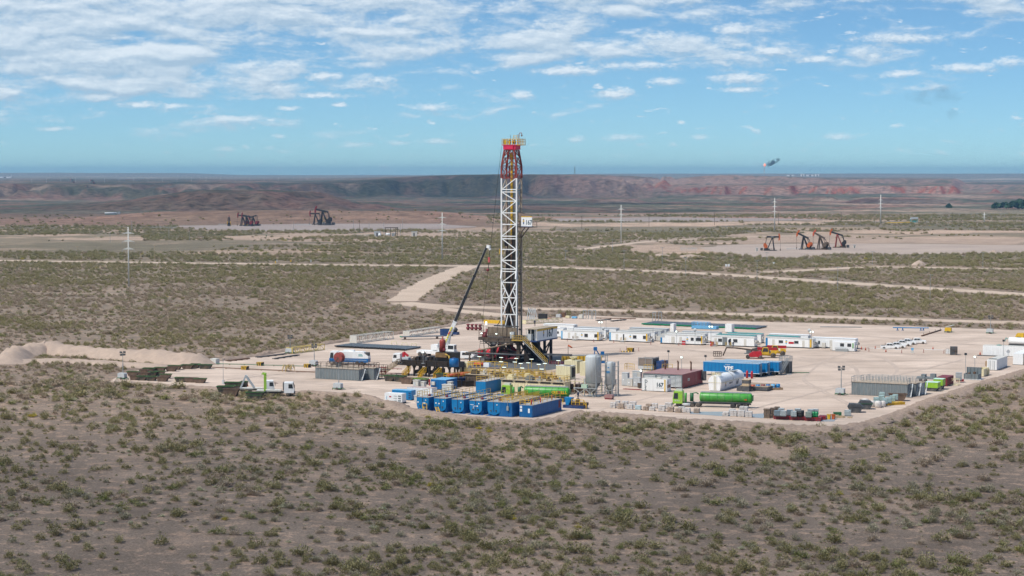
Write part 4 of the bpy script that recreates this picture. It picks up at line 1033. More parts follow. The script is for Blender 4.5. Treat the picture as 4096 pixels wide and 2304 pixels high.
# crane boom truck ------------------------------------------------------------
def wheel(par, x, y, r=.52, w=.35, name='wheel', rimc='rim'):
  m = MB(); m.lathe([(r * .55, -w / 2), (r * .9, -w / 2), (r, -w * .35), (r, w * .35), (r * .9, w / 2), (r * .55, w / 2)], 16, 'y', (x, y, r)); t = m.build(name, 'tyre', par)
  m = MB(); m.lathe([(.05, -w * .5 + .03), (r * .5, -w * .42), (r * .56, -w * .3), (r * .56, w * .3), (r * .5, w * .42), (.05, w * .5 - .03)], 12, 'y', (x, y, r)); m.build('rim', rimc, t)
  return t
cr = thing('mobile_crane', 'white mobile crane with a long raised telescopic boom left of the rig', 'crane', cL(60, 515), TH)
m = MB(); m.box(-9.0, 2.6, -1.35, 1.35, .8, 1.6); m.build('chassis', 'white', cr)
for x in (-8, -6.4, -2.2, -.6, 1.2):
  for y in (-1.2, 1.2): wheel(cr, x, y, .6, .45)
m = MB(); m.box(.6, 2.7, -1.3, .2, 1.6, 3.5); m.box(-2.5, .4, -1.2, 1.2, 1.6, 2.6); m.box(-4.6, -2.6, -1.2, 1.2, 1.8, 3.3); cb = m.build('cab', 'white', cr)
m = MB(); m.box(.8, 2.5, -1.33, -1.29, 2.3, 3.3); m.box(2.68, 2.72, -1.2, .1, 2.3, 3.3); m.box(.57, .61, -1.1, 0, 2.3, 3.3); m.build('window', 'glass', cb)
p0 = Vector((-2.6, .3, 2.4)); tip_w = at(1948, 984, 30.2)
d = tip_w
# tip in local coordinates
def tolocal(w, o, rot=TH):
  q = w - o; return Vector((q.x * math.cos(rot) + q.y * math.sin(rot), -q.x * math.sin(rot) + q.y * math.cos(rot), q.z))
def seen_at(x, y, D):
  """point at distance D (along the view) seen at (x, y)"""
  r = ray(x, y); t = D / r.y; return Vector((r.x * t, D, CAMH + r.z * t))
co_ = cr.location.copy()
P0 = tolocal(seen_at(1767, 1412, 545), co_); P1 = tolocal(seen_at(1948, 986, 543), co_)
fr = [0, .30, .53, .73, 1.0]; rad = [.48, .36, .31, .26]
for k in range(4):
  m = MB(); m.bar(P0.lerp(P1, fr[k]), P0.lerp(P1, fr[k + 1]), rad[k], 4); m.bar(P0.lerp(P1, fr[k + 1]) - (P1 - P0).normalized() * .3, P0.lerp(P1, fr[k + 1]), rad[k] + .08, 4)
  m.build('boom_section', 'white' if k == 0 else 'black', cr)
  if k:   # pale stripe along the top edge of the dark sections
    m = MB(); o = Vector((-.05, 0, .0)); n = Vector((-.6, -.45, .3)).normalized() * (rad[k] * 1.1); m.bar(P0.lerp(P1, fr[k] + .01) + n, P0.lerp(P1, fr[k + 1] - .01) + n, .07, 4); m.build('boom_edge', 'ltgrey', cr)
m = MB(); bd = (P1 - P0).normalized(); nn = bd.cross(Vector((0, 1, 0))).normalized()
for k in range(7):
  c = P0.lerp(P1, .105 + k * .022); m.bar(c + Vector((-.1, -.56, 0)) - bd * .18, c + Vector((.1, -.56, 0)) + bd * .22, .17, 4)
m.build('hazard_stripes', mat('hazard_yellow', (.75, .62, .02), .5, var=.35, scale=5), cr)
m = MB(); c = P0.lerp(P1, .19); m.bar(c + Vector((-.1, -.58, 0)) - bd * .4, c + Vector((.1, -.58, 0)) + bd * .4, .2, 4); m.build('red_mark', 'orangered', cr)
m = MB(); m.bar(P0 + Vector((1.6, 0, -.3)), P0.lerp(P1, .22), .2, 8); m.build('lift_cylinder', 'ltgrey', cr)
m = MB(); m.bar(P1, P1 + Vector((.9, 0, -.1)), .38, 4); m.bar(P1 + Vector((.5, 0, 0)), P1 + Vector((1.0, 0, -.9)), .25, 4); m.build('boom_head', 'white', cr)
hk = P1 + Vector((.75, 0, -.9))
m = MB(); m.bar(hk, hk + Vector((0, 0, -2.0)), .04); m.bar(hk + Vector((-.1, 0, -3.4)), hk + Vector((-.3, 0, -5.2)), .03); m.build('hoist_rope', 'black', cr)
m = MB(); m.box(hk.x - .35, hk.x + .15, -.2 + hk.y, .2 + hk.y, hk.z - 3.4, hk.z - 2.0); m.build('hook_block', mat('red_white_block', (.55, .10, .10), .5, var=.6, scale=6), cr)
m = MB(); m.lathe([(.05, -.45), (.42, -.25), (.42, .2), (.05, .45)], 12, c=(hk.x - .5, hk.y, hk.z - 5.5)); m.build('headache_ball', 'dkred', cr)

# ================================================================== units on the drilling pad
HP = math.pi / 2
def unit(name, label, cat, p, sx, sy, sz, m='white', roof=None, ribs=.55, z0=.18, skid='darkgrey', group=None, rz=TH, over=.0):
  """container or cabin: x to the right, y away; p is its near left corner on the ground"""
  t = thing(name, label, cat, p, rz, group)
  b = MB(); b.box(0, sx, 0, sy, z0, sz)
  if ribs:
    n = int(sx / ribs)
    for i in range(n): x = (i + .25) * sx / n; b.box(x, x + ribs * .45, -.035, 0, z0 + .12, sz - .12)
    n = max(2, int(sy / ribs))
    for i in range(n): y = (i + .25) * sy / n; b.box(sx, sx + .035, y, y + ribs * .45, z0 + .12, sz - .12)
  b.build('wall', m, t)
  r = MB(); r.box(-over, sx + over, -over, sy + over, sz + .002, sz + .07); r.build('roof', roof or m, t)
  if skid:
    s = MB(); s.box(-.12, sx + .12, .1, .35, 0, z0 - .003); s.box(-.12, sx + .12, sy - .35, sy - .1, 0, z0 - .003); s.build('skid', skid, t)
  return t
def fbox(t, name, m, x0, x1, z0, z1, d=.05, y=0.0, par=None):      # something flat on the near face
  b = MB(); b.box(x0, x1, y - d, y - .001, z0, z1); return b.build(name, m, par or t)
def ebox(t, name, m, sx, y0, y1, z0, z1, d=.05):                   # on the right-hand end
  b = MB(); b.box(sx + .001, sx + d, y0, y1, z0, z1); return b.build(name, m, t)
def span(a, b): return (b - a).length
def acunit(t, sx, y, z):
  b = MB(); b.box(sx + .04, sx + .6, y, y + .8, z, z + .65); a = b.build('air_conditioner', 'offwhite', t)
  b = MB(); b.lathe([(.02, 0), (.27, .01)], 10, 'x', (sx + .61, y + .4, z + .33)); b.build('fan_grille', 'darkgrey', a)

# ---- camp cabins, front row
def cabin(a, b, label, items, roofm='offwhite', h=2.75, W=2.7, stripe=True, grp='white cabins in the front row of the camp', m='white'):
  L_ = span(a, b); t = unit('site_cabin', label, 'cabin', a, L_, W, h, m, roofm, None, .35, 'darkgrey', grp, over=.08)
  for k, x0, x1, z0, z1 in items:
    x0 *= L_; x1 *= L_
    nm, mt = {'w': ('window', 'glass'), 'd': ('door', 'offwhite'), 'y': ('yellow_band', 'yellow'), 'b': ('blue_band', 'ltblue'), 'bb': ('blue_band', 'blue2'), 'g': ('vent_panel', 'ltgrey'), 'o': ('open_door', 'black'),
          'r': ('red_notice', 'red'), 'e': ('badge', 'yellow'), 'gr': ('green_panel', 'green'), 'dg': ('grey_door', 'grey')}[k]
    o = fbox(t, nm, mt, x0, x1, z0, z1, .04 if k not in 'do' else .03)
    if k == 'e': fbox(t, 'badge_ribbon', 'ltblue', x0 + .1, x1 - .1, z0 - .35, z0, .04); fbox(t, 'badge_ribbon', 'ltblue', x0 + .1, x1 - .1, z1, z1 + .35, .04)
    if k == 'w': fbox(t, 'window_frame', 'ltgrey', x0 - .06, x1 + .06, z0 - .08, z0, .07, par=None)
  acunit(t, L_, .3, 1.5); acunit(t, L_, 1.5, 1.2)
  b_ = MB(); b_.box(0, L_, -.06, W, .18, .33); b_.build('base_frame', 'black', t)
  return t, L_
Ck = [
 (cE(620, 682), cE(1305, 700), 'white camp cabin beside the doghouse panel, with two dark windows and a yellow right edge', [('b', .0, .04, .4, 2.7), ('d', .18, .24, .4, 2.3), ('d', .36, .41, .4, 2.3), ('e', .53, .57, 1.5, 1.9), ('w', .62, .71, 1.15, 2.1), ('w', .88, .97, 1.15, 2.1), ('y', .955, .995, .4, 2.7)]),
 (cE(1448, 710), cE(2140, 728), 'white camp cabin with an open dark doorway left of its two dark windows', [('b', .0, .04, .4, 2.7), ('d', .17, .23, .4, 2.3), ('o', .36, .39, .4, 2.35), ('e', .53, .57, 1.5, 1.9), ('w', .62, .71, 1.15, 2.1), ('w', .88, .955, 1.15, 2.1), ('y', .96, .995, .4, 2.7)]),
 (cF(120, 330), cF(600, 350), 'white camp cabin with a grey vent panel and a double dark window', [('bb', .0, .04, .4, 1.9), ('g', .0, .10, 1.95, 2.65), ('d', .26, .34, .4, 2.3), ('d', .45, .51, .4, 2.3), ('e', .62, .66, 1.5, 1.9), ('w', .72, .79, 1.3, 2.2), ('w', .84, .97, 1.3, 2.2), ('y', .96, .995, .4, 2.7)]),
 (cF(703, 352), cF(1192, 372), 'white camp cabin with a big grey folding door and people on its yellow steps', [('d', .07, .13, .4, 2.3), ('w', .16, .25, 1.3, 2.2), ('dg', .26, .37, .4, 2.6), ('o', .42, .46, .4, 2.3), ('w', .51, .61, 1.3, 2.2), ('d', .76, .82, .4, 2.3)]),
 (cF(1325, 366), cF(1830, 394), 'white camp cabin with a red notice, behind the telehandler', [('bb', .0, .04, .4, 2.7), ('d', .14, .19, .4, 2.3), ('w', .28, .37, 1.35, 2.1), ('e', .42, .46, 1.5, 1.9), ('r', .49, .60, 1.2, 1.8), ('w', .61, .70, 1.35, 2.1), ('d', .78, .83, .4, 2.3), ('y', .94, .985, .4, 2.7)]),
]
CAB = []
for a, b, lab, it in Ck:
  t, L_ = cabin(a, b, lab, it); CAB.append((t, L_))
t, L_ = cabin(cF(1845, 375), cF(2360, 392), 'long pale blue-white trailer behind the small corrugated cabin', [('w', .16, .2, 1.2, 2.1), ('d', .42, .48, .4, 2.4)], 'white', 3.0)
t.pop('group', None)
gate = unit('gate_cabin', 'small ribbed white cabin with a green panel at the right end of the camp', 'cabin', cF(2088, 412), span(cF(2088, 412), cF(2350, 418)), 2.5, 2.7, 'white', 'white', .3)
Lg = span(cF(2088, 412), cF(2350, 418))
fbox(gate, 'window', 'glass', Lg * .35, Lg * .53, 1.4, 2.3, .07); fbox(gate, 'window', 'glass', Lg * .68, Lg * .85, 1.4, 2.3, .07); fbox(gate, 'green_panel', 'green', Lg * .91, Lg * .96, 1.0, 2.4, .07); acunit(gate, Lg, .5, 1.2)
b = MB(); b.box(Lg * .2, Lg * .74, -1.2, -.3, .05, .75); b.rail([(Lg * .2, -1.2, .1), (Lg * .74, -1.2, .1)], 1.0, .04, .5); b.build('bench_rack', 'greysteel', gate)
# back rows, measured along the front edge of their roofs
def rear(a, b, label, roofm='white', W=2.6, h=2.8, m='white', wins=()):
  p = Vector((a.x, a.y, 0)); L_ = (Vector((b.x, b.y)) - Vector((a.x, a.y))).length
  t = unit('site_cabin', label, 'cabin', p, L_, W, h, m, roofm, None, .3, 'darkgrey', 'white cabins behind the front row of the camp', over=.1)
  ebox(t, 'end_frame', 'ltgrey', L_, .1, W - .1, .5, h - .3, .04); acunit(t, L_, .3, 1.4)
  for x in wins: fbox(t, 'window', 'glass', x * L_, x * L_ + 1.1, 1.2, 1.9)
  return t
Z28 = 2.8
rear(cE(315, 408, Z28), cE(862, 424, Z28), 'long white cabin at the very back left of the camp, alone above the others', wins=(.55, .65))
rear(cE(300, 478, Z28), cE(655, 492, Z28), 'white cabin with a window, half hidden behind the doghouse panel', wins=(.63,))
rear(cE(905, 466, Z28), cE(1590, 486, Z28), 'white cabin with a pale blue roof in the rear of the left camp block', 'ltgrey')
rear(cE(740, 488, Z28), cE(1410, 508, Z28), 'white cabin directly behind the first front-row cabin', 'white')
rear(cE(1795, 476, Z28), cE(2440, 497, Z28), 'greyish cabin at the back of the second camp block', 'ltgrey', m='ltgrey')
rear(cE(1770, 506, Z28), cE(2360, 522, Z28), 'greyish cabin in the middle of the second camp block', 'offwhite', m='ltgrey')
rear(cE(1590, 524, Z28), cE(2242, 545, Z28), 'white cabin with a cream roof directly behind the cabin with the open doorway', 'offwhite')
rear(cF(190, 200, Z28), cF(640, 214, Z28), 'white cabin with a cream roof behind the cabin with the round port door', 'offwhite')
rear(cF(365, 186, Z28), cF(800, 200, Z28), 'white cabin behind a small white box near the blue crate', 'ltgrey')
rear(cF(880, 205, Z28), cF(1282, 217, Z28), 'cabin with a teal-edged roof at the back of the fourth camp block', 'teal')
rear(cF(760, 222, Z28), cF(1195, 238, Z28), 'cabin with a green-edged roof behind the cabin with the folding door', 'teal')
rear(cF(1360, 217, Z28), cF(1810, 234, Z28), 'white cabin at the back of the fifth camp block', 'white')
rear(cF(1335, 238, Z28), cF(1690, 252, Z28), 'white cabin with a green-edged roof directly behind the red notice cabin', 'teal')
for (x0, y0, x1, lab) in ((232, 196, 272, 'small upright white box standing behind the greyish cabins'), (860, 200, 940, 'white box with a mast behind the green-roofed cabins')):
  unit('storage_box', lab, 'box', cF(x0, y0), span(cF(x0, y0), cF(x1, y0 + 1)), 2.3, 2.6, 'white', 'white', .4)
bc = unit('blue_crate', 'light blue open crate in front of the green-tipped pipe layer', 'crate', cF(475, 160), 8.5, 2.4, 1.0, 'ltblue', 'ltblue', .5)
b = MB(); b.rail([(0, 0, 1.05), (5.6, 0, 1.05), (5.6, 2.4, 1.05), (0, 2.4, 1.05), (0, 0, 1.05)], 1.2, .06, 1.2); b.build('cage', 'ltblue', bc)
# steps, electrical boxes
def steps(p, label, m='rail', rz=TH):
  t = thing('cabin_steps', label, 'steps', p, rz, 'steps at the cabin doors')
  b = MB(); b.box(0, 1.4, -1.2, 0, .3, .4); b.box(0, 1.4, -1.5, -1.2, .1, .2); b.build('tread', 'greysteel', t)
  b = MB(); b.rail([(0, 0, .35), (0, -1.2, .35)], 1.0, .04, .6); b.rail([(1.4, 0, .35), (1.4, -1.2, .35)], 1.0, .04, .6); b.build('handrail', m, t); return t
steps(cE(840, 695), 'tan steps at the door of the first cabin beside the doghouse', 'wood'); steps(cE(1660, 722), 'yellow steps below the open dark doorway')
steps(cF(725, 356), 'yellow steps beside the red box at the folding-door cabin'); steps(cF(880, 362), 'yellow steps with a person standing on them')
for (p, lab, w, h) in ((cE(2250, 715), 'white electrical box between the second and third camp cabins', 1.4, 1.7), (cF(1965, 385), 'grey electrical box on legs left of the small ribbed cabin', 1.0, 1.7), (cF(2062, 408), 'low grey box against the left end of the ribbed cabin', .7, 1.2)):
  t = thing('electrical_box', lab, 'electrical box', p, TH); b = MB(); b.box(0, w, 0, .8, .35, h); b.build('cabinet', 'offwhite', t); b = MB()
  for x in (.05, w - .1): b.bar((x, .1, 0), (x, .1, .35), .04); b.bar((x, .7, 0), (x, .7, .35), .04)
  b.build('leg', 'grey', t)
for (p, lab) in ((cF(365, 345), 'red fire box in front of the cabin with the round port door'), (cF(688, 355), 'red fire box beside the yellow steps')):
  t = thing('fire_box', lab, 'fire box', p, TH); b = MB(); b.box(0, 1.0, 0, .5, 0, 1.25); b.build('cabinet', 'red', t); b = MB(); b.box(-.05, 1.05, -.05, .55, 1.25, 1.33); b.build('lid', 'dkred', t)
def lamp_pole(p, h, label, glow=True, heads=2, group='lamp poles about the site'):
  t = thing('lamp_pole', label, 'lamp pole', p, TH, group)
  b = MB(); b.bar((0, 0, 0), (0, 0, h), .06, 6); b.box(-.35, .35, -.35, .35, 0, .08); b.build('pole', 'greysteel', t)
  b = MB(); b.bar((-.5, 0, h), (.5, 0, h), .05); b.build('bracket', 'greysteel', t)
  for i in range(heads):
    x = (i - (heads - 1) / 2) * .8; q = MB(); q.box(x - .3, x + .3, -.14, .04, h - .05, h + .5); hd = q.build('lamp_head', 'darkgrey', t)
    q = MB(); q.box(x - .25, x + .25, -.16, -.145, h, h + .45); q.build('lens', 'lamp' if glow else 'glass', hd)
  return t
lamp_pole(cE(1300, 690), 5.2, 'lamp pole with two lit heads between the first and second camp cabins')
lamp_pole(cF(697, 352), 5.4, 'lamp pole with two lit heads in front of the folding-door cabin')
lamp_pole(cF(303, 345), 3.8, 'lamp pole with one lit head at the round port door', True, 1)
lamp_pole(cF(1848, 392), 4.8, 'lamp pole with two lit heads right of the red notice cabin')
lamp_pole(cG(1400, 590), 5.2, 'lamp pole with a lit head at the corner of the dark red building', True, 1)
lamp_pole(cG(1915, 520), 1.6, 'low lamp with a lit head left of the white fuel tank', True, 1)
lamp_pole(cG(1175, 400), 4.2, 'pole with an unlit square floodlight behind the dark red building', False, 1)
lamp_pole(cG(1812, 410), 3.1, 'pole with an unlit square floodlight right of the dark red building', False, 1)
lamp_pole(cI(1818, 345), 5.4, 'pole with an unlit floodlight at the left of the grey open box', False, 1)
lamp_pole(cI(1937, 350), 4.8, 'pole with a lit floodlight at the right of the grey open box', True, 1)
lamp_pole(cN(1470, 800), 4.3, 'pole with a dark floodlight in front of the long white container', False, 1)
lamp_pole(cG(705, 750), 4.0, 'pole with a tilted lamp at the left edge of the DLS container', True, 1)
# satellite dishes
for (p, h, lab) in ((cE(1345, 690), 3.6, 'satellite dish on a pole at the right end of the first camp cabin'), (cF(1822, 394), 5.5, 'satellite dish on a tall pole by the red notice cabin'), (cF(515, 350), 4.6, 'satellite dish on a pole in front of the cabin with the double window')):
  t = thing('satellite_dish', lab, 'satellite dish', p, TH); b = MB(); b.bar((0, 0, 0), (0, 0, h), .05, 6); b.build('pole', 'grey', t)
  b = MB(); b.lathe([(.02, .12), (.3, .06), (.5, 0), (.5, -.03), (.02, -.03)], 14, 'y', (0, -.1, h)); b.build('dish', 'ltgrey', t)

# ---- red generator house, three units side by side
gp0 = cG(1415, 758)
for i in range(3):
  p = gp0 - U * (3.3 * (i + 1))
  lab = ['right-hand unit of the dark red generator building, with a long dark red side', 'middle unit of the dark red generator building', 'left-hand unit of the dark red generator building, above the cabinets'][i]
  t = unit('generator_house', lab, 'generator', p, 3.27, 13.2, 3.35, 'dkred', 'redroof', None, .25, 'darkgrey', 'dark red generator houses side by side')
  fr = MB(); fr.box(0, .22, -.12, 0, .25, 3.3); fr.box(3.05, 3.27, -.12, 0, .25, 3.3); fr.box(.2, 3.05, -.12, 0, 3.0, 3.3); fr.box(1.5, 1.65, -.1, 0, .25, 3.0); fr.build('front_frame', 'grey', t)
  bk = MB(); bk.box(.22, 3.05, -.03, -.001, .3, 3.0); bk.build('dark_opening', 'black', t)
  for j in range(9):
    lv = MB(); z = .45 + j * .29; lv.prism([(-.14, z), (-.04, z + .14), (-.02, z + .13), (-.12, z - .02)], .24, 3.03, 'x'); lv.build('louvre', 'ltgrey', t)
  ex = MB(); ex.bar((1.6, 9.8, 3.4), (1.6, 9.8, 5.3), .2, 8); ex.bar((1.6, 9.8, 5.3), (1.6, 9.4, 5.6), .19, 8); ex.build('exhaust', 'brownpipe', t)
  if i == 0:
    ebox(t, 'side_seam', 'redroof', 3.27, 8.6, 8.75, .3, 3.3); ebox(t, 'side_notice', 'ltgrey', 3.27, 3.4, 4.6, 1.6, 2.2); ebox(t, 'side_door', mat('darker_red_paint', (.14, .02, .03), .5), 3.27, .15, .3, .3, 3.2)
    lettering('CAT', .42, 'text', t, (3.33, 3.55, 1.72), (HP, 0, HP), 'lettering')
    fl_ = MB(); fl_.box(3.28, 4.2, 12.2, 13.2, .9, 3.1); fl_.build('end_hood', 'darkgrey', t)
# DLS container
a, b_ = cG(718, 792), cG(1168, 808)
dl = unit('container', 'white ribbed container lettered DLS 167 in front of the dark red building', 'container', a, span(a, b_), 2.45, 2.95, 'white', 'offwhite', .34)
Ld = span(a, b_)
for i, ch in enumerate('DLS'): lettering(ch, 1.05, 'text', dl, (.72, -.05, 2.0 - i * .85), (HP, 0, 0), 'lettering', xs=.9, bold=.015)
fbox(dl, 'door_panel', 'white', Ld * .56, Ld * .9, .25, 2.55, .06)
lettering('167', 1.25, 'text', dl, (Ld * .575, -.07, 1.25), (HP, 0, 0), 'number', bold=.05, xs=.95)
lettering('USINA AUXILIAR', .36, 'greysteel', dl, (Ld * .57, -.07, .85), (HP, 0, 0), 'lettering', xs=.72)
fbox(dl, 'yellow_band', 'yellow', Ld * .90, Ld * .945, .2, 2.9, .07)
ebox(dl, 'side_window', 'brownpipe', Ld, .25, 1.05, 1.0, 1.7); ebox(dl, 'side_window', 'brownpipe', Ld, 1.2, 2.1, 1.0, 1.7); ebox(dl, 'side_sign', 'ltgrey', Ld, .2, .9, 1.9, 2.5)
b = MB(); b.rail([(Ld * .55, .6, 3.02), (Ld * .72, .6, 3.02), (Ld * .72, 1.3, 3.02)], .25, .04, 1); b.box(Ld * .55, Ld * .7, .9, 1.4, 3.02, 3.15); b.build('roof_hatch', 'offwhite', dl)
# grey electrical cabinets left of it
for (x, y, w, h, m, lab) in ((372, 705, 1.5, 3.1, 'ltgrey', 'tall grey transformer cabinet, leftmost by the silos'), (468, 716, 1.3, 1.9, 'offwhite', 'short beige cabinet between two taller grey cabinets'), (553, 690, 2.1, 3.3, 'offwhite', 'tall off-white cabinet behind the DLS container left edge'),
               (570, 722, 1.7, 2.2, 'ltgrey', 'grey electrical cabinet with a small notice beside the DLS container'), (645, 745, .6, 1.3, 'grimy', 'small brown box standing beside the DLS container')):
  t = thing('electrical_cabinet', lab, 'cabinet', cG(x, y), TH, 'electrical cabinets by the generator building')
  b = MB(); b.box(0, w, 0, 1.2, .15, h); b.build('cabinet_body', m, t); b = MB(); b.box(-.05, w + .05, -.05, 1.25, h, h + .1); b.build('lid', 'ltgrey', t)
  if w > 1: fbox(t, 'door', 'ltgrey', .12, w * .6, .4, h - .3, .04); fbox(t, 'notice', 'white', .3, .6, h * .45, h * .45 + .3, .06)
b = MB(); b.box(0, 6.5, 0, 1.6, 0, .12); b.box(0, 6.5, .2, .4, .12, .2); o = b.build('timber_mat', 'rustred', loc=cG(390, 765), rz=TH); tag(o, 'low rusty wooden platform under the grey cabinets', 'platform')
# radiator unit behind the red building
t = thing('cooling_unit', 'grey and brown mesh cooling unit behind the dark red building', 'radiator', cG(655, 430), TH)
b = MB(); b.box(0, 3.9, 0, 4.5, .3, 1.1); b.build('base', 'ltgrey', t); b = MB(); b.box(.1, 3.8, .1, 4.4, 1.1, 3.0); b.build('mesh_screen', mat('brown_grille', (.22, .18, .15), .7, var=.1), t)
b = MB()
for x in (0, 1.9, 3.8):
  for y in (0, 4.4): b.box(x, x + .12, y, y + .12, 1.1, 3.15)
b.box(0, 3.92, 0, .12, 3.1, 3.25); b.box(3.8, 3.92, 0, 4.5, 3.1, 3.25); b.build('frame', 'greysteel', t)
b = MB(); b.box(4.6, 6.2, 1.0, 5.0, .2, 2.4); b.build('side_tank', 'darkblue', t)
b = MB(); b.rail([(-3.2, -1.2, 0), (-3.2, .8, 0), (-.6, -1.2, 0)], 1.6, .05, 1.2); b.rail([(2.0, -.9, .0), (4.6, -.9, 0)], 1.6, .05, 1.0); b.rail([(6.6, 0, .2), (9, 1, .2)], 1.6, .05, 1.2); b.build('railing', 'rail', t)

# ---- silos
def silo(p, r, zt, zc, label, frame, logo=False):
  t = thing('silo', label, 'silo', p, TH, 'grey silos on legs')
  b = MB(); b.lathe([(r, zc), (r, zt - r * .32), (r * .93, zt - r * .15), (r * .6, zt - .04), (.02, zt)], 24); s = b.build('tank', 'ltgrey', t)
  b = MB(); b.lathe([(.22, .6), (r * .96, zc - .002)], 24); b.build('cone', mat('dull_grey_cone', (.24, .23, .21), .6, var=.1), t)
  b = MB(); b.bar((0, 0, 0), (0, 0, .62), .18, 8); b.build('outlet', 'greysteel', t)
  k = r * .82
  for (x, y) in ((-k, -k), (k, -k), (-k, k), (k, k)):
    q = MB(); q.bar((x, y, 0), (x, y, zc + 1.0), .11, 6); q.build('leg', 'ltgrey', t)
  b = MB(); b.bar((-k, -k, 1.4), (k, -k, 1.4), .06); b.bar((k, -k, 1.4), (k, k, 1.4), .06); b.bar((-k, -k, 2.4), (.1, -k - .1, .9), .08, 6); b.box(-r, r, -r, r, 0, .1); b.build('leg_brace', 'greysteel', t)
  b = MB(); x0, x1 = r * .78, r * .78 + frame
  for (x, y) in ((x0, -r), (x1, -.2), (x1 - .4, r)): b.bar((x, y, 0), (x, y, zt), .1, 6)
  for i in range(8): z = 1 + i * (zt - 1) / 7.0; b.bar((x0, -r, z), (x1, -.2, z), .05); b.bar((x1, -.2, z), (x1 - .4, r, z), .05)
  b.build('ladder_frame', 'greysteel', t)
  if logo:
    lettering('YPF', .62, 'blue2', t, (-.55, -r * 1.0 - .02, zc + 2.6), (HP, 0, R(-8)), 'lettering', bold=.03)
    q = MB(); q.box(-.22, .22, -r - .02, -r + .05, zc + 3.75, zc + 3.95); q.build('logo_mark', 'blue2', t)
silo(cM(1130, 1255), 1.82, 9.4, 3.1, 'larger plain grey silo with a tall ladder frame', 1.6)
silo(cM(1530, 1262), 1.16, 7.9, 2.75, 'smaller grey silo with blue YPF lettering', 1.0, True)
t = thing('pump_box', 'small faded red skid box in front of the smaller silo', 'box', cM(1385, 1335), TH); b = MB(); b.box(0, 1.9, 0, 1.2, .35, .95); b.prism([(0, .95), (1.9, .95), (1.7, 1.1), (.2, 1.1)], 0, 1.2); b.build('case', 'redroof', t)
b = MB(); b.box(.1, 1.8, .05, .2, 0, .35); b.box(.1, 1.8, 1.0, 1.15, 0, .35); b.build('skid', 'dkred', t)

# ---- blue tankers lettered YPF
def ypf(p, label, first):
  L_ = 14.6; t = unit('frac_tank', label, 'tank trailer', p, L_, 2.5, 3.35, 'blue2', mat('dusty_blue_roof', (.30, .42, .52), .6, var=.08), None, .95, None, 'blue tank trailers parked side by side')
  b = MB()
  for i in range(15): b.box(i * L_ / 15 + .3, i * L_ / 15 + .38, -.05, 0, 1.0, 3.3)
  b.build('side_rib', 'blue', t)
  b = MB(); b.box(3.0, L_ - 2.2, .3, 2.2, .1, .95); b.build('belly', 'blue', t)
  b = MB(); b.box(0, L_, -.06, 0, .95, 1.05)
  b.build('reflector_strip', 'textwhite', t)
  ebox(t, 'tail_bar', 'ltgrey', L_, 0, 2.5, .85, 1.2, .08)
  b = MB()
  for y in (1.0, 1.6): b.bar((L_ + .15, y, .4), (L_ + .15, y, 3.2), .05)
  for i in range(8): b.bar((L_ + .15, 1.0, .5 + i * .35), (L_ + .15, 1.6, .5 + i * .35), .04)
  b.build('ladder', 'greysteel', t)
  for x in (L_ - 1.3,):
    for y in (.2, 2.3): wheel(t, x, y, .52, .4)
  if first: lettering('YPF', 1.35, 'textwhite', t, (5.6, -.07, 1.6), (HP, 0, 0), 'lettering', bold=.05, xs=1.1); lettering('fractanks', .35, 'textwhite', t, (5.9, -.07, 2.85), (HP, 0, 0), 'lettering')
  b = MB(); b.rail([(L_ - 4, .2, 3.42), (L_ - .2, .2, 3.42)], .25, .03, .8, False); b.build('roof_rail', 'greysteel', t)
  return t
q = cH(1215, 645) - U * 14.6
ypf(q, 'nearest blue tank trailer, lettered YPF in white', True)
ypf(q + V * 3.4 + U * .9, 'middle blue tank trailer behind the lettered one', False)
ypf(q + V * 6.8 + U * 2.8, 'farthest blue tank trailer, next to the grey tank with stairs', False)
t = thing('mixing_tank', 'dark grey tank with stairs and railings at the right end of the blue trailers', 'tank', cH(1560, 570), TH)
b = MB(); b.box(0, 2.6, .0, 2.6, .2, 3.0); b.prism([(.2, .1), (2.2, .1), (2.6, 3.0), (0, 3.0)], -.25, 0, 'y'); b.build('tank_body', 'darkgrey', t)
b = MB(); b.rail([(0, 0, 3), (2.6, 0, 3), (2.6, 2.6, 3), (0, 2.6, 3), (0, 0, 3)], 1.3, .04, .7); b.build('railing', 'greysteel', t)
b = MB(); stair(b, (2.4, -.7, 3.0), (1.2, -2.2, .1), .8, 9, True, Vector((.6, -.5, 0)).normalized()); b.build('stairway', 'greysteel', t)
b = MB(); b.path([(2, -2.4, .15), (3.4, -2.6, .15), (4.0, -2.2, .15), (3.5, -1.7, .15)], .09, 6); b.build('hose', 'ltgrey', t)
hs = thing('green_hose', 'green hose lying on the pad right of the blue trailers', 'hose', cH(1740, 565), TH); b = MB(); b.path([(0, 0, .12), (1.2, .2, .12), (3.0, 1.2, .12), (4.5, 2.0, .12)], .14, 6); b.build('tube', 'dkgreen', hs)

# ---- white fuel tank 167
a = cH(358, 868); tw = 3.0; tl = 15.5
ft = thing('fuel_tank', 'long white horizontal fuel tank lettered GAS OIL 167', 'tank', a, TH)
b = MB(); n = 20; prof = []
for i in range(n + 1):
  an = math.pi * i / n; prof.append((tw / 2 + math.cos(an) * tw / 2 * 1.06, 2.15 + math.sin(an) * tw / 2 * 1.02))
prof = [(tw * .93, .15)] + prof + [(tw * .07, .15)]
b.prism(prof, 0, tl, 'y'); b.build('shell', 'white', ft)
b = MB(); b.bar((-.1, -.04, 2.0), (tw + .1, -.04, 2.0), .03); b.bar((tw + .12, 0, 1.95), (tw + .12, tl, 1.95), .04); b.bar((tw * .45, -.08, .3), (tw * .45, -.08, 3.6), .03); b.bar((tw * .6, -.08, .3), (tw * .6, -.08, 3.6), .03)
for i in range(9): b.bar((tw * .45, -.08, .5 + i * .35), (tw * .6, -.08, .5 + i * .35), .025)
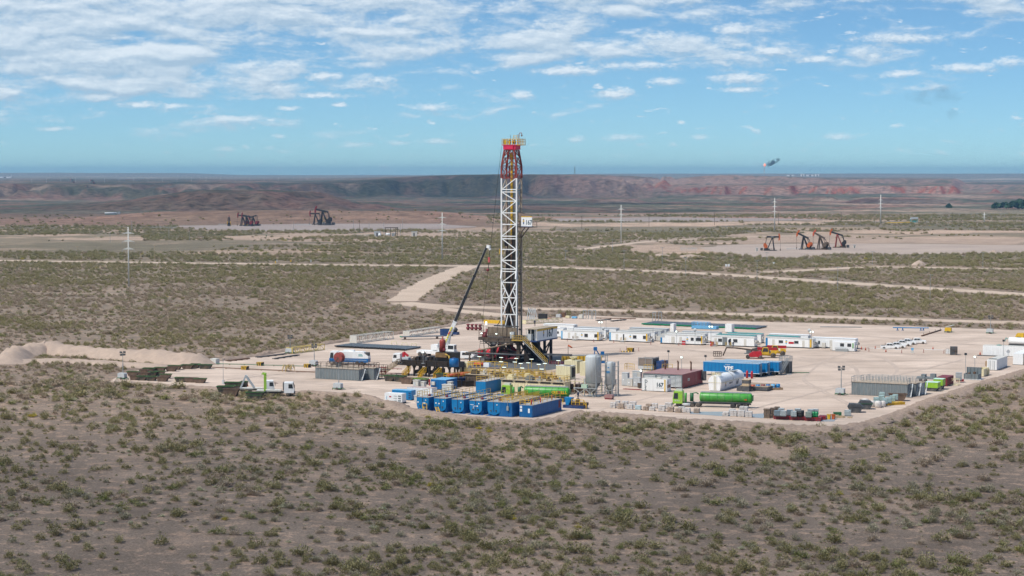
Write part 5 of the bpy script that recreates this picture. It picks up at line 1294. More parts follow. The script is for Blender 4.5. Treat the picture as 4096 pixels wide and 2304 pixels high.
b.build('end_ladder', 'cream', ft)
b = MB()
for i in range(13):
  an0, an1 = math.pi * i / 13, math.pi * (i + 1) / 13
  b.bar((tw / 2 + math.cos(an0) * tw * .55, 8, 2.15 + math.sin(an0) * tw * .53), (tw / 2 + math.cos(an1) * tw * .55, 8, 2.15 + math.sin(an1) * tw * .53), .07)
b.build('tank_band', 'greysteel', ft)
b = MB(); b.rail([(.6, .4, 3.5), (2.4, .4, 3.5), (2.4, 1.8, 3.5), (.6, 1.8, 3.5), (.6, .4, 3.5)], .6, .04, .7); b.build('hatch_rail', 'cream', ft)
b = MB(); b.box(.5, 2.6, 10.0, 12.6, 3.75, 3.85); b.build('top_platform', 'greysteel', ft)
lettering('GAS OIL', .62, 'text', ft, (tw + .02, 5.6, 1.25), (HP, 0, HP), 'lettering', bold=.01, xs=.95, obl=.2); lettering('167', 1.35, 'text', ft, (tw + .02, 10.2, .8), (HP, 0, HP), 'number', bold=.04, xs=.85, obl=.2)
emblem(ft, tw + .06, 3.2, .9, .9, HP)
for (x, y, lab) in ((1015, 655, 'left red gas cylinder by the blue trailer wheels'), (1097, 662, 'right red gas cylinder next to a trailer tyre')):
  t = thing('gas_cylinder', lab, 'extinguisher', cH(x, y), TH, 'red cylinders by the blue trailer'); b = MB(); b.lathe([(.3, 0), (.3, 1.5), (.22, 1.8), (.08, 1.95)], 10); b.build('bottle', 'red', t); b = MB(); b.bar((0, 0, 1.95), (0, 0, 2.15), .06, 6); b.build('valve', 'darkgrey', t)
t = thing('panelled_box', 'dark grey box with a tan band at the end of the fuel tank', 'box', cH(925, 880), TH); b = MB(); b.box(0, 1.7, 0, 1.6, 0, 1.3); b.box(0, 1.7, 0, 1.6, 1.9, 2.7); b.build('dark_panel', 'darkgrey', t); b = MB(); b.box(.02, 1.68, .02, 1.58, 1.3, 1.9); b.build('tan_panel', 'pale', t); b = MB(); b.box(-.05, 1.75, -.05, 1.65, 2.7, 2.8); b.build('lid', 'pale', t)
t = thing('flat_rack', 'low dark rack with a dusty brown deck beside the drum crates', 'rack', cH(842, 870), TH); b = MB(); b.box(0, 6.8, 1.8, 10, .2, 1.0); b.build('frame', 'darkgrey', t); b = MB(); b.box(0, 6.8, 1.8, 10, 1.0, 1.08); b.build('deck', mat('dusty_deck', (.33, .25, .18), .9, var=.2), t)
b = MB(); b.box(0, 3.0, -.2, .2, .1, 1.1); b.build('front_plate', 'darkgrey', t)
tr = thing('drum_tray', 'yellow wooden tray under the row of blue and red drums', 'tray', cH(1080, 870), R(15)); b = MB(); b.box(0, 8.0, 0, 1.4, 0, .3); b.box(0, 8, 0, .06, .3, .6); b.box(0, 8, 1.34, 1.4, .3, .6); b.build('tray_body', 'wood', tr)
for i in range(6):
  p = cH(1080, 870) + Vector((math.cos(R(15)) * (.8 + i * 1.25) - math.sin(R(15)) * .7, math.sin(R(15)) * (.8 + i * 1.25) + math.cos(R(15)) * .7, .3))
  mt = ['orangered', 'blue2', 'dkred', 'blue', 'ltblue', 'blue2'][i]; lab = ['faded red drum at the left end of the yellow tray', 'bright blue drum second from the left on the yellow tray', 'dark red drum among the blue ones on the yellow tray', 'deep blue drum in the middle of the yellow tray', 'light blue drum second from the right on the yellow tray', 'bright blue drum at the right end of the yellow tray'][i]
  t = thing('drum', lab, 'drum', p, 0, 'drums on the yellow tray'); b = MB(); b.lathe([(.46, 0), (.46, .3), (.49, .32), (.46, .35), (.46, .65), (.49, .67), (.46, .7), (.46, 1.05)], 14); b.build('barrel', mt, t); b = MB(); b.lathe([(.4, 1.05), (.42, 1.09), (.1, 1.09)], 12); b.build('lid', mt, t)

# ---- telehandlers and the boom lift
def telehandler(p, label, rz, s=1.0):
  t = thing('telehandler', label, 'telehandler', p, rz, 'red and yellow telehandlers'); t.scale = (s, s, s)
  b = MB(); b.box(-2.6, 2.6, -.9, .9, .7, 1.25); b.prism([(1.2, 1.2), (2.7, 1.1), (2.7, 1.9), (1.2, 2.1)], -1.1, -.2); b.build('chassis', 'yellow', t)
  b = MB(); b.prism([(-1.3, 1.0), (.7, 1.0), (.7, 1.7), (.4, 2.9), (-.9, 2.9), (-1.35, 1.9)], -1.15, -.25); c = b.build('cab', 'yellow', t)
  b = MB(); b.prism([(-1.1, 1.75), (.5, 1.75), (.3, 2.75), (-.8, 2.75)], -1.18, -1.151); b.box(-1.37, -1.3, -1.1, -.3, 1.8, 2.6); b.build('window', 'glass', c)
  b = MB(); b.bar((2.9, .4, 2.4), (-2.4, .4, 2.5), .36); b.build('boom', 'red', t)
  b = MB(); b.bar((-2.4, .4, 2.5), (-3.8, .4, 2.2), .26); b.bar((-3.8, .4, 2.2), (-4.1, .4, 1.0), .2); b.build('boom_tip', 'darkgrey', t)
  b = MB(); b.box(-5.4, -4.1, -.6, 1.2, 1.1, 2.2); b.box(-5.9, -5.4, -.6, 1.2, 1.1, 1.25); b.build('fork_carriage', 'grey', t)
  for x in (-1.9, 1.8):
    for y in (-1.15, 1.15): wheel(t, x, y, .72, .5)
telehandler(cF(1330, 490), 'red and yellow telehandler with a red boom standing behind the blue trailers', R(-4))
telehandler(cF(1440, 466), 'second red and yellow telehandler, half hidden behind the first', R(-4))
t = thing('boom_lift', 'red boom lift with a folded grey arm, front left of the telehandlers', 'boom lift', cF(1200, 502), R(-4))
b = MB(); b.prism([(-1.6, .6), (1.7, .6), (1.9, 1.5), (1.6, 2.2), (-.6, 2.0), (-1.6, 1.3)], -1.0, 1.0); b.build('engine_cover', 'red', t)
for x in (-1.9, 1.5):
  for y in (-1.0, 1.0): wheel(t, x, y, .5, .4)
b = MB(); b.bar((1.0, 0, 2.2), (-5.0, .2, 2.9), .2); b.bar((-5.0, .2, 2.9), (-7.6, .2, 3.0), .16); b.bar((-7.6, .2, 3.1), (-8.6, .2, .8), .16); b.build('arm', 'grimy', t)
b = MB(); b.rail([(-9.0, -.6, .7), (-11.2, -.6, .7), (-11.2, .8, .7), (-9.0, .8, .7), (-9, -.6, .7)], 1.2, .05, .5); b.box(-11.2, -9, -.6, .8, .6, .7); b.build('basket', 'grimy', t)
# grey tank row on the far right ------------------------------------------------
def open_tank(p, L_, W, H, label, m='grey', n=15, ladder=True, railc='greysteel', rz=TH, group='grey ribbed tanks'):
  t = thing('open_tank', label, 'tank', p, rz, group)
  b = MB(); b.box(0, L_, 0, W, .1, H)
  b.build('tank_wall', m, t)
  b = MB()
  for i in range(n): x = (i + .5) * L_ / n; b.box(x - .03, x + .03, -.05, 0, .12, H - .1)
  for i in range(3): y = (i + .5) * W / 3; b.box(L_, L_ + .09, y - .045, y + .045, .12, H - .1)
  b.build('rib', 'greysteel' if m == 'grey' else m, t)
  b = MB(); b.box(-.1, L_ + .15, -.12, W + .1, H, H + .09); b.build('deck', mat('dusty_tank_deck', (.42, .34, .26), .8, var=.12), t)
  b = MB(); b.box(-.6, L_ + 1.2, -.15, .15, 0, .1); b.box(-.6, L_ + 1.2, W - .15, W + .15, 0, .1); b.build('skid', 'darkgrey', t)
  b = MB(); b.rail([(0, 0, H + .09), (L_, 0, H + .09), (L_, W, H + .09), (0, W, H + .09), (0, 0, H + .09)], 1.15, .035, 1.5); b.build('railing', railc, t)
  if ladder:
    b = MB(); stair(b, (L_ + .35, W * .75, H), (L_ + .35, W * .1, .1), .7, 9, False, Vector((1, 0, 0))); b.build('ladder', 'ltgrey', t)
  return t
A = cI(342, 580); B = cI(1088, 605)
open_tank(A, span(A, B), 2.6, 2.95, 'nearest long grey ribbed tank on the right of the pad')
open_tank(A + V * 3.3 + U * 1.0, span(A, B), 2.6, 2.85, 'long grey ribbed tank in the middle of the right-hand group')
open_tank(A + V * 6.6 + U * 1.6, span(A, B), 2.6, 2.75, 'long grey tank with a pale deck at the back of the right-hand group', 'ltgrey')
A = cK(868, 1072); B = cK(1920, 1132)
open_tank(A, span(A, B), 2.6, 2.75, 'grey ribbed tank in front of the white and blue truck', railc='grimy', group=None)
open_tank(A + V * 3.4 + U * 1.4, span(A, B) + .8, 2.6, 2.85, 'second grey tank close behind, carrying red pipework', railc='grimy', group=None, n=3)
mf = thing('manifold', 'red choke manifold with valves behind the left grey tanks', 'manifold', A + V * 6.9 + U * 8.5, TH); b = MB()
for z in (1.0, 1.9, 2.8): b.bar((0, 0, z), (7.5, 0, z), .14, 6)
for i in range(8): b.bar((i * 1.05, 0, .2), (i * 1.05, 0, 3.3), .09, 5); b.lathe([(.05, -.2), (.28, 0), (.05, .2)], 8, 'y', (i * 1.05, -.3, 1.9))
b.build('pipework', 'rustred', mf); b = MB(); b.rail([(-1, -.8, 2.4), (8.4, -.8, 2.4)], 1.2, .04, 1.2); b.box(-1, 8.4, -.9, .6, 2.3, 2.4); b.build('walkway', 'grimy', mf)
rel = thing('cable_reel', 'big rusty cable reel in front of the white and blue truck', 'reel', cK(1420, 760), TH); b = MB(); b.lathe([(1.3, 0), (1.35, .1), (1.0, .15), (1.0, 1.3), (1.35, 1.35), (1.3, 1.45)], 18, 'y', (0, 0, 2.2)); b.build('drum', 'rustred', rel); b = MB(); b.bar((-1.5, 0, 0), (0, 0, 2.2), .1); b.bar((1.5, 0, 0), (0, 0, 2.2), .1); b.box(-2, 2, -.2, 1.6, 0, .5); b.build('stand', 'grimy', rel)
# other bits on the right edge --------------------------------------------------
def hopper(p, label, w=2.6, d=2.6, h=2.1):
  t = thing('green_hopper', label, 'waste container', p, TH, 'bright green waste hoppers')
  b = MB(); b.box(0, w, 0, d, h * .42, h); b.build('body', 'lime', t)
  b = MB(); b.prism([(w * .15, 0), (w * .8, 0), (w, h * .42), (0, h * .42)], .15, d - .15); b.build('base', 'darkgrey', t)
  b = MB(); b.box(-.05, w + .05, -.05, d + .05, h, h + .08); b.build('lid', mat('pale_mint_lid', (.55, .78, .62), .5, var=.05), t)
hopper(cI(1290, 535), 'nearer bright green waste hopper beside the grey tanks', 3.0); hopper(cI(1400, 515), 'farther bright green waste hopper beside the dark red container', 2.2, 2.6, 2.5)
t = unit('red_container', 'dark red container behind the bright green hoppers', 'container', cI(1440, 468), 2.6, 6.0, 2.1, 'dkred', 'dkred', .35)
t = thing('frame_trailer', 'dark blue-grey equipment trailer behind the green hoppers', 'trailer', cI(1185, 410), TH); b = MB(); b.box(0, 7.5, 0, 2.2, .7, 1.2); b.box(1, 2, .3, 1.8, 1.2, 1.8); b.box(3.2, 4.4, .4, 1.7, 1.2, 2.0); b.build('deck', 'grey', t)
for x in (1, 2.2, 6.4): wheel(t, x, 0, .42, .3)
t = thing('cream_rack', 'open cream steel rack right of the dark red container', 'rack', cI(1570, 455), TH); b = MB()
for x in (0, .9, 1.8, 2.7):
  for y in (0, 1.6): b.box(x, x + .12, y, y + .12, 0, 1.6)
b.box(0, 2.8, 0, .12, 0, .15); b.box(0, 2.8, 0, .1, 1.5, 1.6); b.box(0, 2.8, 1.6, 1.7, 1.5, 1.6); b.box(0, .1, .1, 1.6, 1.5, 1.6); b.box(0, 2.8, 0, 1.6, .15, .2); b.bar((0.1, .05, .2), (1.8, .05, 1.5), .05); b.build('frame', 'cream', t)
t = thing('open_box_rig', 'grey open steel box with a raised ribbed back panel between two floodlights', 'skid', cI(1795, 385), TH)
b = MB(); b.box(0, 3.6, 0, .12, .3, 1.5); b.box(0, .12, .12, 3.0, .3, 1.5); b.box(3.5, 3.62, .12, 3.0, .3, 1.5); b.box(0, 3.6, 3.0, 3.1, .3, 2.9)
for i in range(5): b.box(i * .85, i * .85 + .12, -.1, 0, .3, 1.5); b.box(i * .85, i * .85 + .12, 2.88, 2.99, .3, 2.9)
b.build('steel_box', 'grey', t); b = MB(); b.box(-.2, 4.2, 0, 3.2, 0, .28); b.build('base', 'ltgrey', t)
b = MB(); b.box(.8, 1.3, .8, 1.5, .3, 1.7); b.box(2.0, 2.5, 1.2, 2.0, .3, 1.9); b.build('machinery', 'brownpipe', t)
t = thing('cream_tub', 'cream open tub with a coiled hose hung on its side', 'tub', cI(1955, 345), TH)
b = MB(); b.box(0, 1.9, 0, .1, .15, 1.9); b.box(0, .1, .1, 5.6, .15, 1.9); b.box(1.8, 1.9, .1, 5.6, .15, 1.9); b.box(.1, 1.8, 5.5, 5.6, .15, 1.9); b.box(.1, 1.8, .1, 5.5, .15, .4); b.build('tub_wall', 'cream', t)
b = MB()
for k in range(2):
  r = .8 + .12 * k
  pts = [(1.98 + .08 * k, 4.3 + math.cos(a_) * r, 1.0 + math.sin(a_) * r) for a_ in [i * math.pi / 8 for i in range(17)]]; b.path(pts, .07, 5)
b.build('hose_coil', 'cream', t)
A = cN(1090, 1110)
t = unit('white_container', 'white ribbed container with its doors towards the cream tub', 'container', A, 2.44, 12.1, 2.75, 'white', 'offwhite', .4)
for x in (.5, .9, 1.5, 1.9): b = MB(); b.bar((x, -.08, .3), (x, -.08, 2.6), .03); b.build('lock_rod', 'grey', t)
b = MB(); b.box(-.6, 0, .4, 1.2, 1.0, 2.3); b.build('side_cooler', 'wood', t)
b = MB(); b.path([(.2, 1, 2.9), (.9, 1.6, 2.95), (1.6, .9, 2.95), (2.1, 1.5, 2.9)], .1, 5); b.build('roof_hose', 'grey', t)
A = cN(1690, 985)
t = unit('office_container', 'white cabin with two small windows at the right edge of the picture', 'cabin', A, 2.6, 12.5, 3.0, 'white', 'white', None)
ebox(t, 'yellow_band', 'yellow', 2.6, .05, .2, .2, 3.0); ebox(t, 'window', 'glass', 2.6, 3.2, 4.6, 1.3, 2.2); ebox(t, 'window', 'glass', 2.6, 7.4, 8.8, 1.3, 2.2)
A = cN(990, 768)
t = unit('container', 'long white ribbed container at the right edge, behind the others', 'container', A, 16.5, 2.5, 2.85, 'white', 'offwhite', .42)
b = MB(); b.lathe([(.7, 0), (.72, .12), (.3, .2)], 12, c=(4.2, 1.2, 2.92)); b.build('roof_hose_coil', 'teal', t)
b = MB(); b.box(-1.2, 7, -1.6, -.6, 0, .25); b.build('loading_ramp', 'darkgrey', t)
t = thing('white_tanker', 'white tank truck body behind the long white container', 'tank truck', cN(1600, 640), TH)
b = MB(); b.bar((0, 0, 2.7), (13, 0, 2.7), 1.0, 14); b.build('tank', 'white', t); b = MB(); b.box(0, 13, -.8, .8, .8, 1.7); b.build('chassis', 'darkgrey', t)
for x in (2, 3.3, 9): wheel(t, x, -1.0);
b = MB(); b.path([(-.3, 0, 3.2), (-.9, 0, 3.5), (-1.2, 0, 2.4)], .1, 6); b.build('hose', 'teal', t)
t = thing('yellow_truck', 'yellow truck cab at the right edge of the picture', 'truck', cN(1740, 560), TH)
b = MB(); b.prism([(0, .6), (2.4, .6), (2.4, 3.9), (.5, 3.9), (.1, 3.2)], 0, 2.4); c = b.build('cab', 'yellow', t)
b = MB(); b.box(.4, 1.6, -.04, -.001, 1.9, 2.9); b.box(-.0, .06, .2, 2.2, 1.9, 3.0); b.build('window', 'glass', c)
b = MB(); b.box(2.4, 9, .3, 2.1, .6, 1.2); b.build('chassis', 'darkgrey', t)
for x in (1.2, 6.0): wheel(t, x, .1); wheel(t, x, 2.3)
t = thing('dark_cabinet', 'dark grey strapped cabinet standing alone on the right of the pad', 'cabinet', cN(233, 758), R(-12)); b = MB(); b.box(0, 2.0, 0, 1.8, 0, 2.35); b.build('case', 'darkgrey', t); b = MB(); b.bar((0, -.04, 1.9), (2.0, -.04, .9), .04); b.bar((0, -.04, .9), (2.0, -.04, 1.3), .03); b.build('strap', 'grimy', t); b = MB(); b.box(1.5, 1.6, -.05, 1.8, 0, 2.3); b.build('edge_strip', 'brownpipe', t)
t = thing('notice_stand', 'light metal notice frame left of the dark cabinet', 'frame', cN(135, 745), R(-8)); b = MB(); b.rail([(0, 0, 0), (1.3, 0, 0)], 1.7, .04, .65, False); b.build('frame', 'greysteel', t); b = MB(); b.box(.1, 1.2, -.02, .02, .3, 1.5); b.build('board', 'white', t)
t = thing('blue_sign', 'small blue notice board on a white box near the pickups', 'sign', cJ(900, 570), R(-8)); b = MB(); b.box(0, .9, 0, .6, 0, .7); b.build('base', 'offwhite', t); b = MB(); b.box(.1, .8, .1, .16, .9, 1.6); b.bar((.45, .13, .7), (.45, .13, .9), .04); b.build('board', 'ltblue', t)
# long blue pipe on trestles, light towers etc.
t = thing('blue_pipe_trestle', 'long blue beam resting on blue trestles at the back edge of the pad', 'beam', cJ(680, 235), R(-8)); b = MB(); b.bar((-1, 0, 1.05), (10.3, 0, 1.05), .17, 6); b.build('beam', 'blue2', t)
for x in (.5, 2.1, 7.8, 8.6): b = MB(); b.bar((x - .25, -.3, 0), (x, 0, 1.0), .07); b.bar((x + .25, .3, 0), (x, 0, 1.0), .07); b.build('trestle_leg', 'blue', t)
t = thing('pipe_line', 'brown pipe lying obliquely on the pad behind the pickups', 'pipe', cJ(1060, 320), R(0)); e = cJ(1345, 232) - cJ(1060, 320); b = MB(); b.bar((0, 0, .25), (e.x, e.y, .25), .22, 8); b.build('tube', 'brownpipe', t); b = MB()
for k in (.1, .4, .7, .97): b.bar((e.x * k, e.y * k, 0), (e.x * k, e.y * k, 1.0), .05)
b.build('stake', 'grimy', t)
t = thing('thin_pipe_bundle', 'thin dark pipes lying at the back edge of the pad', 'pipe', cF(1950, 142), R(-5)); b = MB()
for k in range(4): b.bar((0, k * .3, .15), (13.5 - k, k * .3, .15), .12, 6)
b.build('tube', 'pipegrey', t)
def light_tower(p, h, label, raised=True, rz=TH, col='ltgrey', grp='mobile light towers'):
  t = thing('light_tower', label, 'light tower', p, rz, grp)
  b = MB(); b.prism([(-1.0, .5), (1.0, .5), (1.0, 1.45), (.8, 1.6), (-.8, 1.6), (-1.0, 1.45)], -.6, .6); b.build('generator_case', col, t)
  b = MB(); b.box(-1.1, 1.1, -.65, .65, .3, .5); b.bar((1.1, 0, .4), (2.0, 0, .3), .05); b.bar((-.9, -1.0, .0), (-.9, 1.0, .0), .05); b.bar((-.9, -1.0, 0), (-.9, -1.0, .5), .05); b.build('trailer_frame', 'dkgreen', t)
  for y in (-.7, .7): wheel(t, .1, y, .32, .2)
  if raised:
    b = MB(); b.bar((.2, 0, 1.6), (.2, 0, h * .6), .12, 6); b.bar((.2, 0, h * .6), (.2, 0, h), .08, 6); b.build('mast', 'greysteel', t)
    for (dx, dz, ry) in ((-.5, .0, 0), (.55, .1, 0), (-.45, -.6, 0), (.5, -.5, 0)):
      b = MB(); b.box(.2 + dx - .28, .2 + dx + .28, -.2, .1, h + dz - .2, h + dz + .25); b.build('flood_lamp', 'darkgrey', t)
  else:
    b = MB(); b.bar((-.9, 0, 1.8), (1.9, .1, 2.5), .12, 6); b.build('mast', 'greysteel', t)
  return t
light_tower(cD(288, 508), 6.6, 'light tower with a tall raised mast at the far left tip of the pad')
light_tower(cK(235, 462), 5.0, 'light tower beside the yellow lattice frame, on the left back edge of the pad')
light_tower(cK(825, 772), 5.6, 'light tower beside the black and yellow block behind the left grey tanks')
light_tower(cK(1425, 1345), 6.2, 'light tower standing in front of the left grey tanks')
light_tower(cI(197, 585), 6.4, 'light tower left of the long grey tanks on the right')
light_tower(cN(1155, 262), 5.5, 'light tower at the back edge of the pad above the long white container')
light_tower(cN(190, 236), 3, 'small yellow light tower with its mast folded down', False, TH, 'yellow')
# two more tall thin poles
for (p, h, lab) in ((cD(1588, 570), 6.3, 'thin grey pole at the left end of the pad near the skip trucks'), (cE(832, 690), 4.5, 'thin pole in front of the first camp cabin'), (cE(1392, 690), 6.6, 'tall thin pole between the first two camp cabins'), (cE(2197, 720), 4.4, 'thin pole at the right end of the second camp cabin'), (at(1846, 1160), 6.0, 'short pole')):
  if lab == 'short pole': continue
  t = thing('thin_pole', lab, 'pole', p, TH); b = MB(); b.bar((0, 0, 0), (0, 0, h), .06, 6); b.build('shaft', 'greysteel', t); b = MB(); b.box(-.25, .25, -.2, .2, 0, 1.0); b.build('junction_box', 'ltgrey', t)

# ================================================================== front rows: blue tanks, mud system, trucks, skips, pallets
M_DECK = mat('dusty_blue_tank_deck', (.40, .39, .38), .7, var=.15, dirt=DUST, dfac=.5)
def label_plate(t, x, z, w=.3, h=.3, rnd=False, y=-.03):
  b = MB()
  if rnd: b.lathe([(.02, 0), (w / 2, .005)], 12, 'y', (x, y - .01, z));
  else: b.box(x - w / 2, x + w / 2, y - .012, y, z - h / 2, z + h / 2)
  b.build('notice', 'white', t)
BW, BL, BH = 2.85, 13.5, 2.95
def blue_tank(p, label, extra=None):
  t = thing('mud_tank', label, 'tank', p, TH, 'blue mud tanks in a row at the front of the pad')
  b = MB(); r = BW / 2
  sh = [(.0, BH), (BW, BH)] + [(BW - .0, BH * .55)] + [(BW / 2 + math.cos(a) * r, 1.35 + math.sin(a) * 1.12) for a in [-i * math.pi / 12 for i in range(1, 12)]] + [(0, BH * .55)]
  b.prism(sh, 0, BL, 'y'); b.build('shell', 'blue2', t)
  b = MB(); b.box(.02, .5, .35, BL - .1, .1, BH * .62); b.box(BW - .5, BW - .02, .35, BL - .1, .1, BH * .55)
  for i in range(12): b.box(BW - .02, BW + .08, .6 + i * 1.08, .68 + i * 1.08, .1, BH * .55)
  b.box(BW - .02, BW + .1, .2, BL, BH * .55, BH * .59); b.build('side_skirt', 'blue', t)
  b = MB(); b.box(-.35, BW + .35, -.35, BL, 0, .1); b.build('skid', 'blue', t)
  b = MB(); b.box(-.04, BW + .04, -.04, BL, BH, BH + .06); b.build('deck', M_DECK, t)
  b = MB(); b.box(BW / 2 - .06, BW / 2 + .06, -.06, 0, .9, BH); b.build('pipe', 'darkblue', t)
  for x in (.8, 2.0): b = MB(); b.lathe([(.16, -.16), (.16, 0)], 10, 'y', (x, 0, 1.15)); b.build('valve', 'darkgrey', t)
  b = MB(); b.rail([(.1, 5.5, BH + .06), (.1, .1, BH + .06), (BW - .3, .1, BH + .06)], 1.15, .035, 1.0); b.rail([(BW - .3, 3, BH + .06), (BW - .3, 12.8, BH + .06)], 1.15, .035, 1.6); b.build('railing', 'rail', t)
  for y in (3.2, 7.5, 11): b = MB(); b.box(.8, 2.0, y, y + .9, BH + .06, BH + .2); b.build('hatch', 'blue', t)
  b = MB(); b.lathe([(.3, 0), (.3, .35), (.1, .5)], 8, c=(1.9, 2.2, BH + .06)); b.build('agitator_motor', 'dkred', t)
  label_plate(t, 2.2, 2.35, .3, .3, True)
  return t
q0, q1 = cA(575, 1253), cA(1553, 1322); step_ = (q1 - q0) / 4
BT = []
for i, lab in enumerate(('leftmost blue mud tank, with a small yellow gate frame on its front', 'second blue mud tank, with a yellow ladder leaning on its front', 'third blue mud tank, with a bare front', 'fourth blue mud tank, with a white figure 2 on its front', 'fifth blue mud tank, next to the square blue container')):
  BT.append(blue_tank(q0 + step_ * i, lab))
for i, xs in ((0, ((.35, 1.9), (1.55, 1.75), (1.95, 1.75))), (1, ((.45, 1.95), (1.2, 1.85))), (3, ((1.4, 1.85), (1.85, 1.85)))):
  for x, z in xs: label_plate(BT[i], x, z, .32, .26)
lettering('2', .75, 'textwhite', BT[3], (.75, -.04, 1.35), (HP, 0, 0), 'number'); b = MB(); b.box(.2, 1.0, -.03, -.001, 2.05, 2.15); b.build('white_mark', 'textwhite', BT[3])
b = MB(); b.rail([(1.6, -.25, .15), (2.6, -.25, .15)], 1.5, .06, 1.0); b.bar((1.7, -.25, 1.0), (2.6, -.9, .1), .05); b.build('gate_frame', 'yellow', BT[0])
b = MB()
for s in (0, .75): b.bar((.4 + s, -.3, 1.15), (1.2 + s, -.9, .1), .06)
for k in range(4): b.bar((.5 + k * .22, -.38 - k * .15, 1.0 - k * .26), (1.25 + k * .22, -.38 - k * .15, 1.0 - k * .26), .05)
b.build('leaning_ladder', 'yellow', BT[1])
t = unit('blue_container', 'square-fronted dark blue container with a grey box on its front', 'container', cB(338, 1335), 2.9, 13.5, 3.0, 'blue', M_DECK, .5, z0=.1)
b = MB(); b.box(1.75, 2.2, -.3, 0, 1.4, 2.3); b.build('junction_box', 'greysteel', t); b = MB(); b.path([(1.95, -.15, 2.3), (1.95, -.1, 3.4), (2.6, .6, 3.6)], .05, 5); b.build('conduit', 'greysteel', t)
b = MB(); b.rail([(.1, .1, 3.07), (2.8, .1, 3.07), (2.8, 13, 3.07)], 1.1, .04, .55); b.rail([(.1, .1, 3.07), (.1, 13, 3.07)], 1.1, .04, .7); b.build('railing', 'yellow', t)
t = unit('blue_container', 'low ribbed blue container with three red stubs on its roof', 'container', cB(612, 1342), 2.95, 14.2, 2.55, 'blue', M_DECK, .45, z0=.1)
for y in (1.2, 5.5, 11): b = MB(); b.bar((2.2, y, 2.6), (2.2, y, 3.7), .14, 8); b.build('red_stub', 'red', t)
b = MB(); b.rail([(.1, .1, 2.6), (2.5, .1, 2.6)], 1.0, .05, 1.2); b.rail([(2.8, 1, 2.6), (2.8, 13.8, 2.6)], 1.1, .04, 2); b.rail([(.1, .1, 2.6), (.1, 13.8, 2.6)], 1.1, .04, 2); b.build('railing', 'yellow', t)
fbox(t, 'notice', 'white', .15, .65, 1.9, 2.4); fbox(t, 'notice', 'white', .15, .65, 1.2, 1.75); fbox(t, 'notice', 'white', 2.0, 2.4, 1.0, 1.9); ebox(t, 'red_door', 'dkred', 2.95, 12.6, 13.6, .8, 2.3)
# hopper skid at the right end of that row
t = thing('mixing_hopper', 'blue mixing hopper skid with yellow rails right of the front blue containers', 'hopper skid', cB(1210, 1215), TH)
b = MB(); b.box(0, 4.8, 0, 2.4, 0, .7); b.build('skid', 'darkblue', t); b = MB(); b.prism([(.7, .7), (1.3, .7), (2.0, 2.3), (.3, 2.3)], .1, 1.6); b.build('hopper', 'blue2', t)
b = MB(); b.box(2.1, 5.2, 0, 2.0, .7, 1.3); b.lathe([(.4, 0), (.55, .4), (.3, .9)], 10, c=(3.2, .8, 1.3)); b.build('pump', 'grimy', t)
b = MB(); b.rail([(-.7, -.3, .9), (.2, -.3, .9)], 1.1, .05, .5); b.rail([(2.2, -.2, .9), (5.0, -.2, .9), (5.6, -.2, .2)], 1.1, .05, .8); b.build('railing', 'yellow', t)
# generators and containers at the left of the front row
t = unit('generator', 'white silenced generator with grey vents at the left end of the front row', 'generator', cA(132, 1145), 4.4, 1.8, 2.15, 'white', 'white', None, .35, 'black')
for i in range(3): fbox(t, 'vent', 'grey', 3.4, 4.1, .55 + i * .5, .8 + i * .5, .04); fbox(t, 'vent', 'ltgrey', 2.3, 3.1, .55 + i * .5, .75 + i * .5, .04)
fbox(t, 'notice', 'ltblue', .5, .6, .8, 1.6, .04); fbox(t, 'notice', 'red', 1.2, 1.7, 1.35, 1.6, .04)
b = MB(); b.box(0, 4.4, 0, 1.8, .05, .34); b.build('base_tank', 'darkgrey', t)
t = unit('generator', 'blue silenced generator half hidden behind the white one', 'generator', cA(235, 1100), 4.9, 2.0, 2.2, 'blue2', 'ltblue', None, .2, 'black')
for i in range(3): fbox(t, 'vent', 'darkblue', 4.2, 4.7, .5 + i * .5, .8 + i * .5, .04)
hz = thing('hose_pile', 'tangle of grey hoses on the ground in front of the white generator', 'hoses', cA(130, 1185), TH); b = MB(); rg = random.Random(4)
for k in range(9):
  x = rg.uniform(-2.5, 1); y = rg.uniform(-.6, .9); b.path([(x, y, .1), (x + 1.2, y + .4, .2), (x + 2.4, y - .2, .15), (x + 3.4, y + .3, .1)], .07, 5)
b.build('hoses', 'greysteel', hz)
t = unit('white_container', 'white corrugated container behind the leftmost blue mud tank', 'container', cA(442, 1088), 6.3, 2.4, 2.6, 'white', mat('dusty_pink_roof', (.45, .36, .33), .8, var=.1), .3)
for (x, y, w, h, lab) in ((525, 985, 1.3, 2.5, 'left beige air unit behind the white corrugated container'), (625, 985, 1.0, 2.1, 'small beige air unit behind the white corrugated container'), (925, 1035, 2.4, 2.3, 'wide beige cabinet beside the blue shed'), (1000, 1010, .9, 2.5, 'narrow beige cabinet right of the wide one'), (540, 1140, .6, 1.5, 'small beige box against the leftmost blue tank')):
  t = thing('beige_cabinet', lab, 'cabinet', cA(x, y), TH); b = MB(); b.box(0, w, 0, 1.1, .1, h); b.build('case', 'offwhite', t); b = MB(); b.box(-.08, w + .08, -.08, 1.2, h, h + .15); b.build('lid', 'offwhite', t); fbox(t, 'panel_door', 'ltgrey', .1, w * .5, .3, h - .3, .03)
t = unit('blue_shed', 'blue container with an air conditioner beside a worker in red', 'container', cA(770, 965), 4.0, 5.5, 2.45, 'blue', 'ltblue', .5); fbox(t, 'air_conditioner', 'offwhite', .35, 1.2, 1.2, 2.0, .4)
t = unit('blue_container', 'bright blue container behind the mud tanks, below the blue platform', 'container', cO(1475, 640), 2.5, 9.5, 2.8, 'blue2', M_DECK, .45, z0=.1)
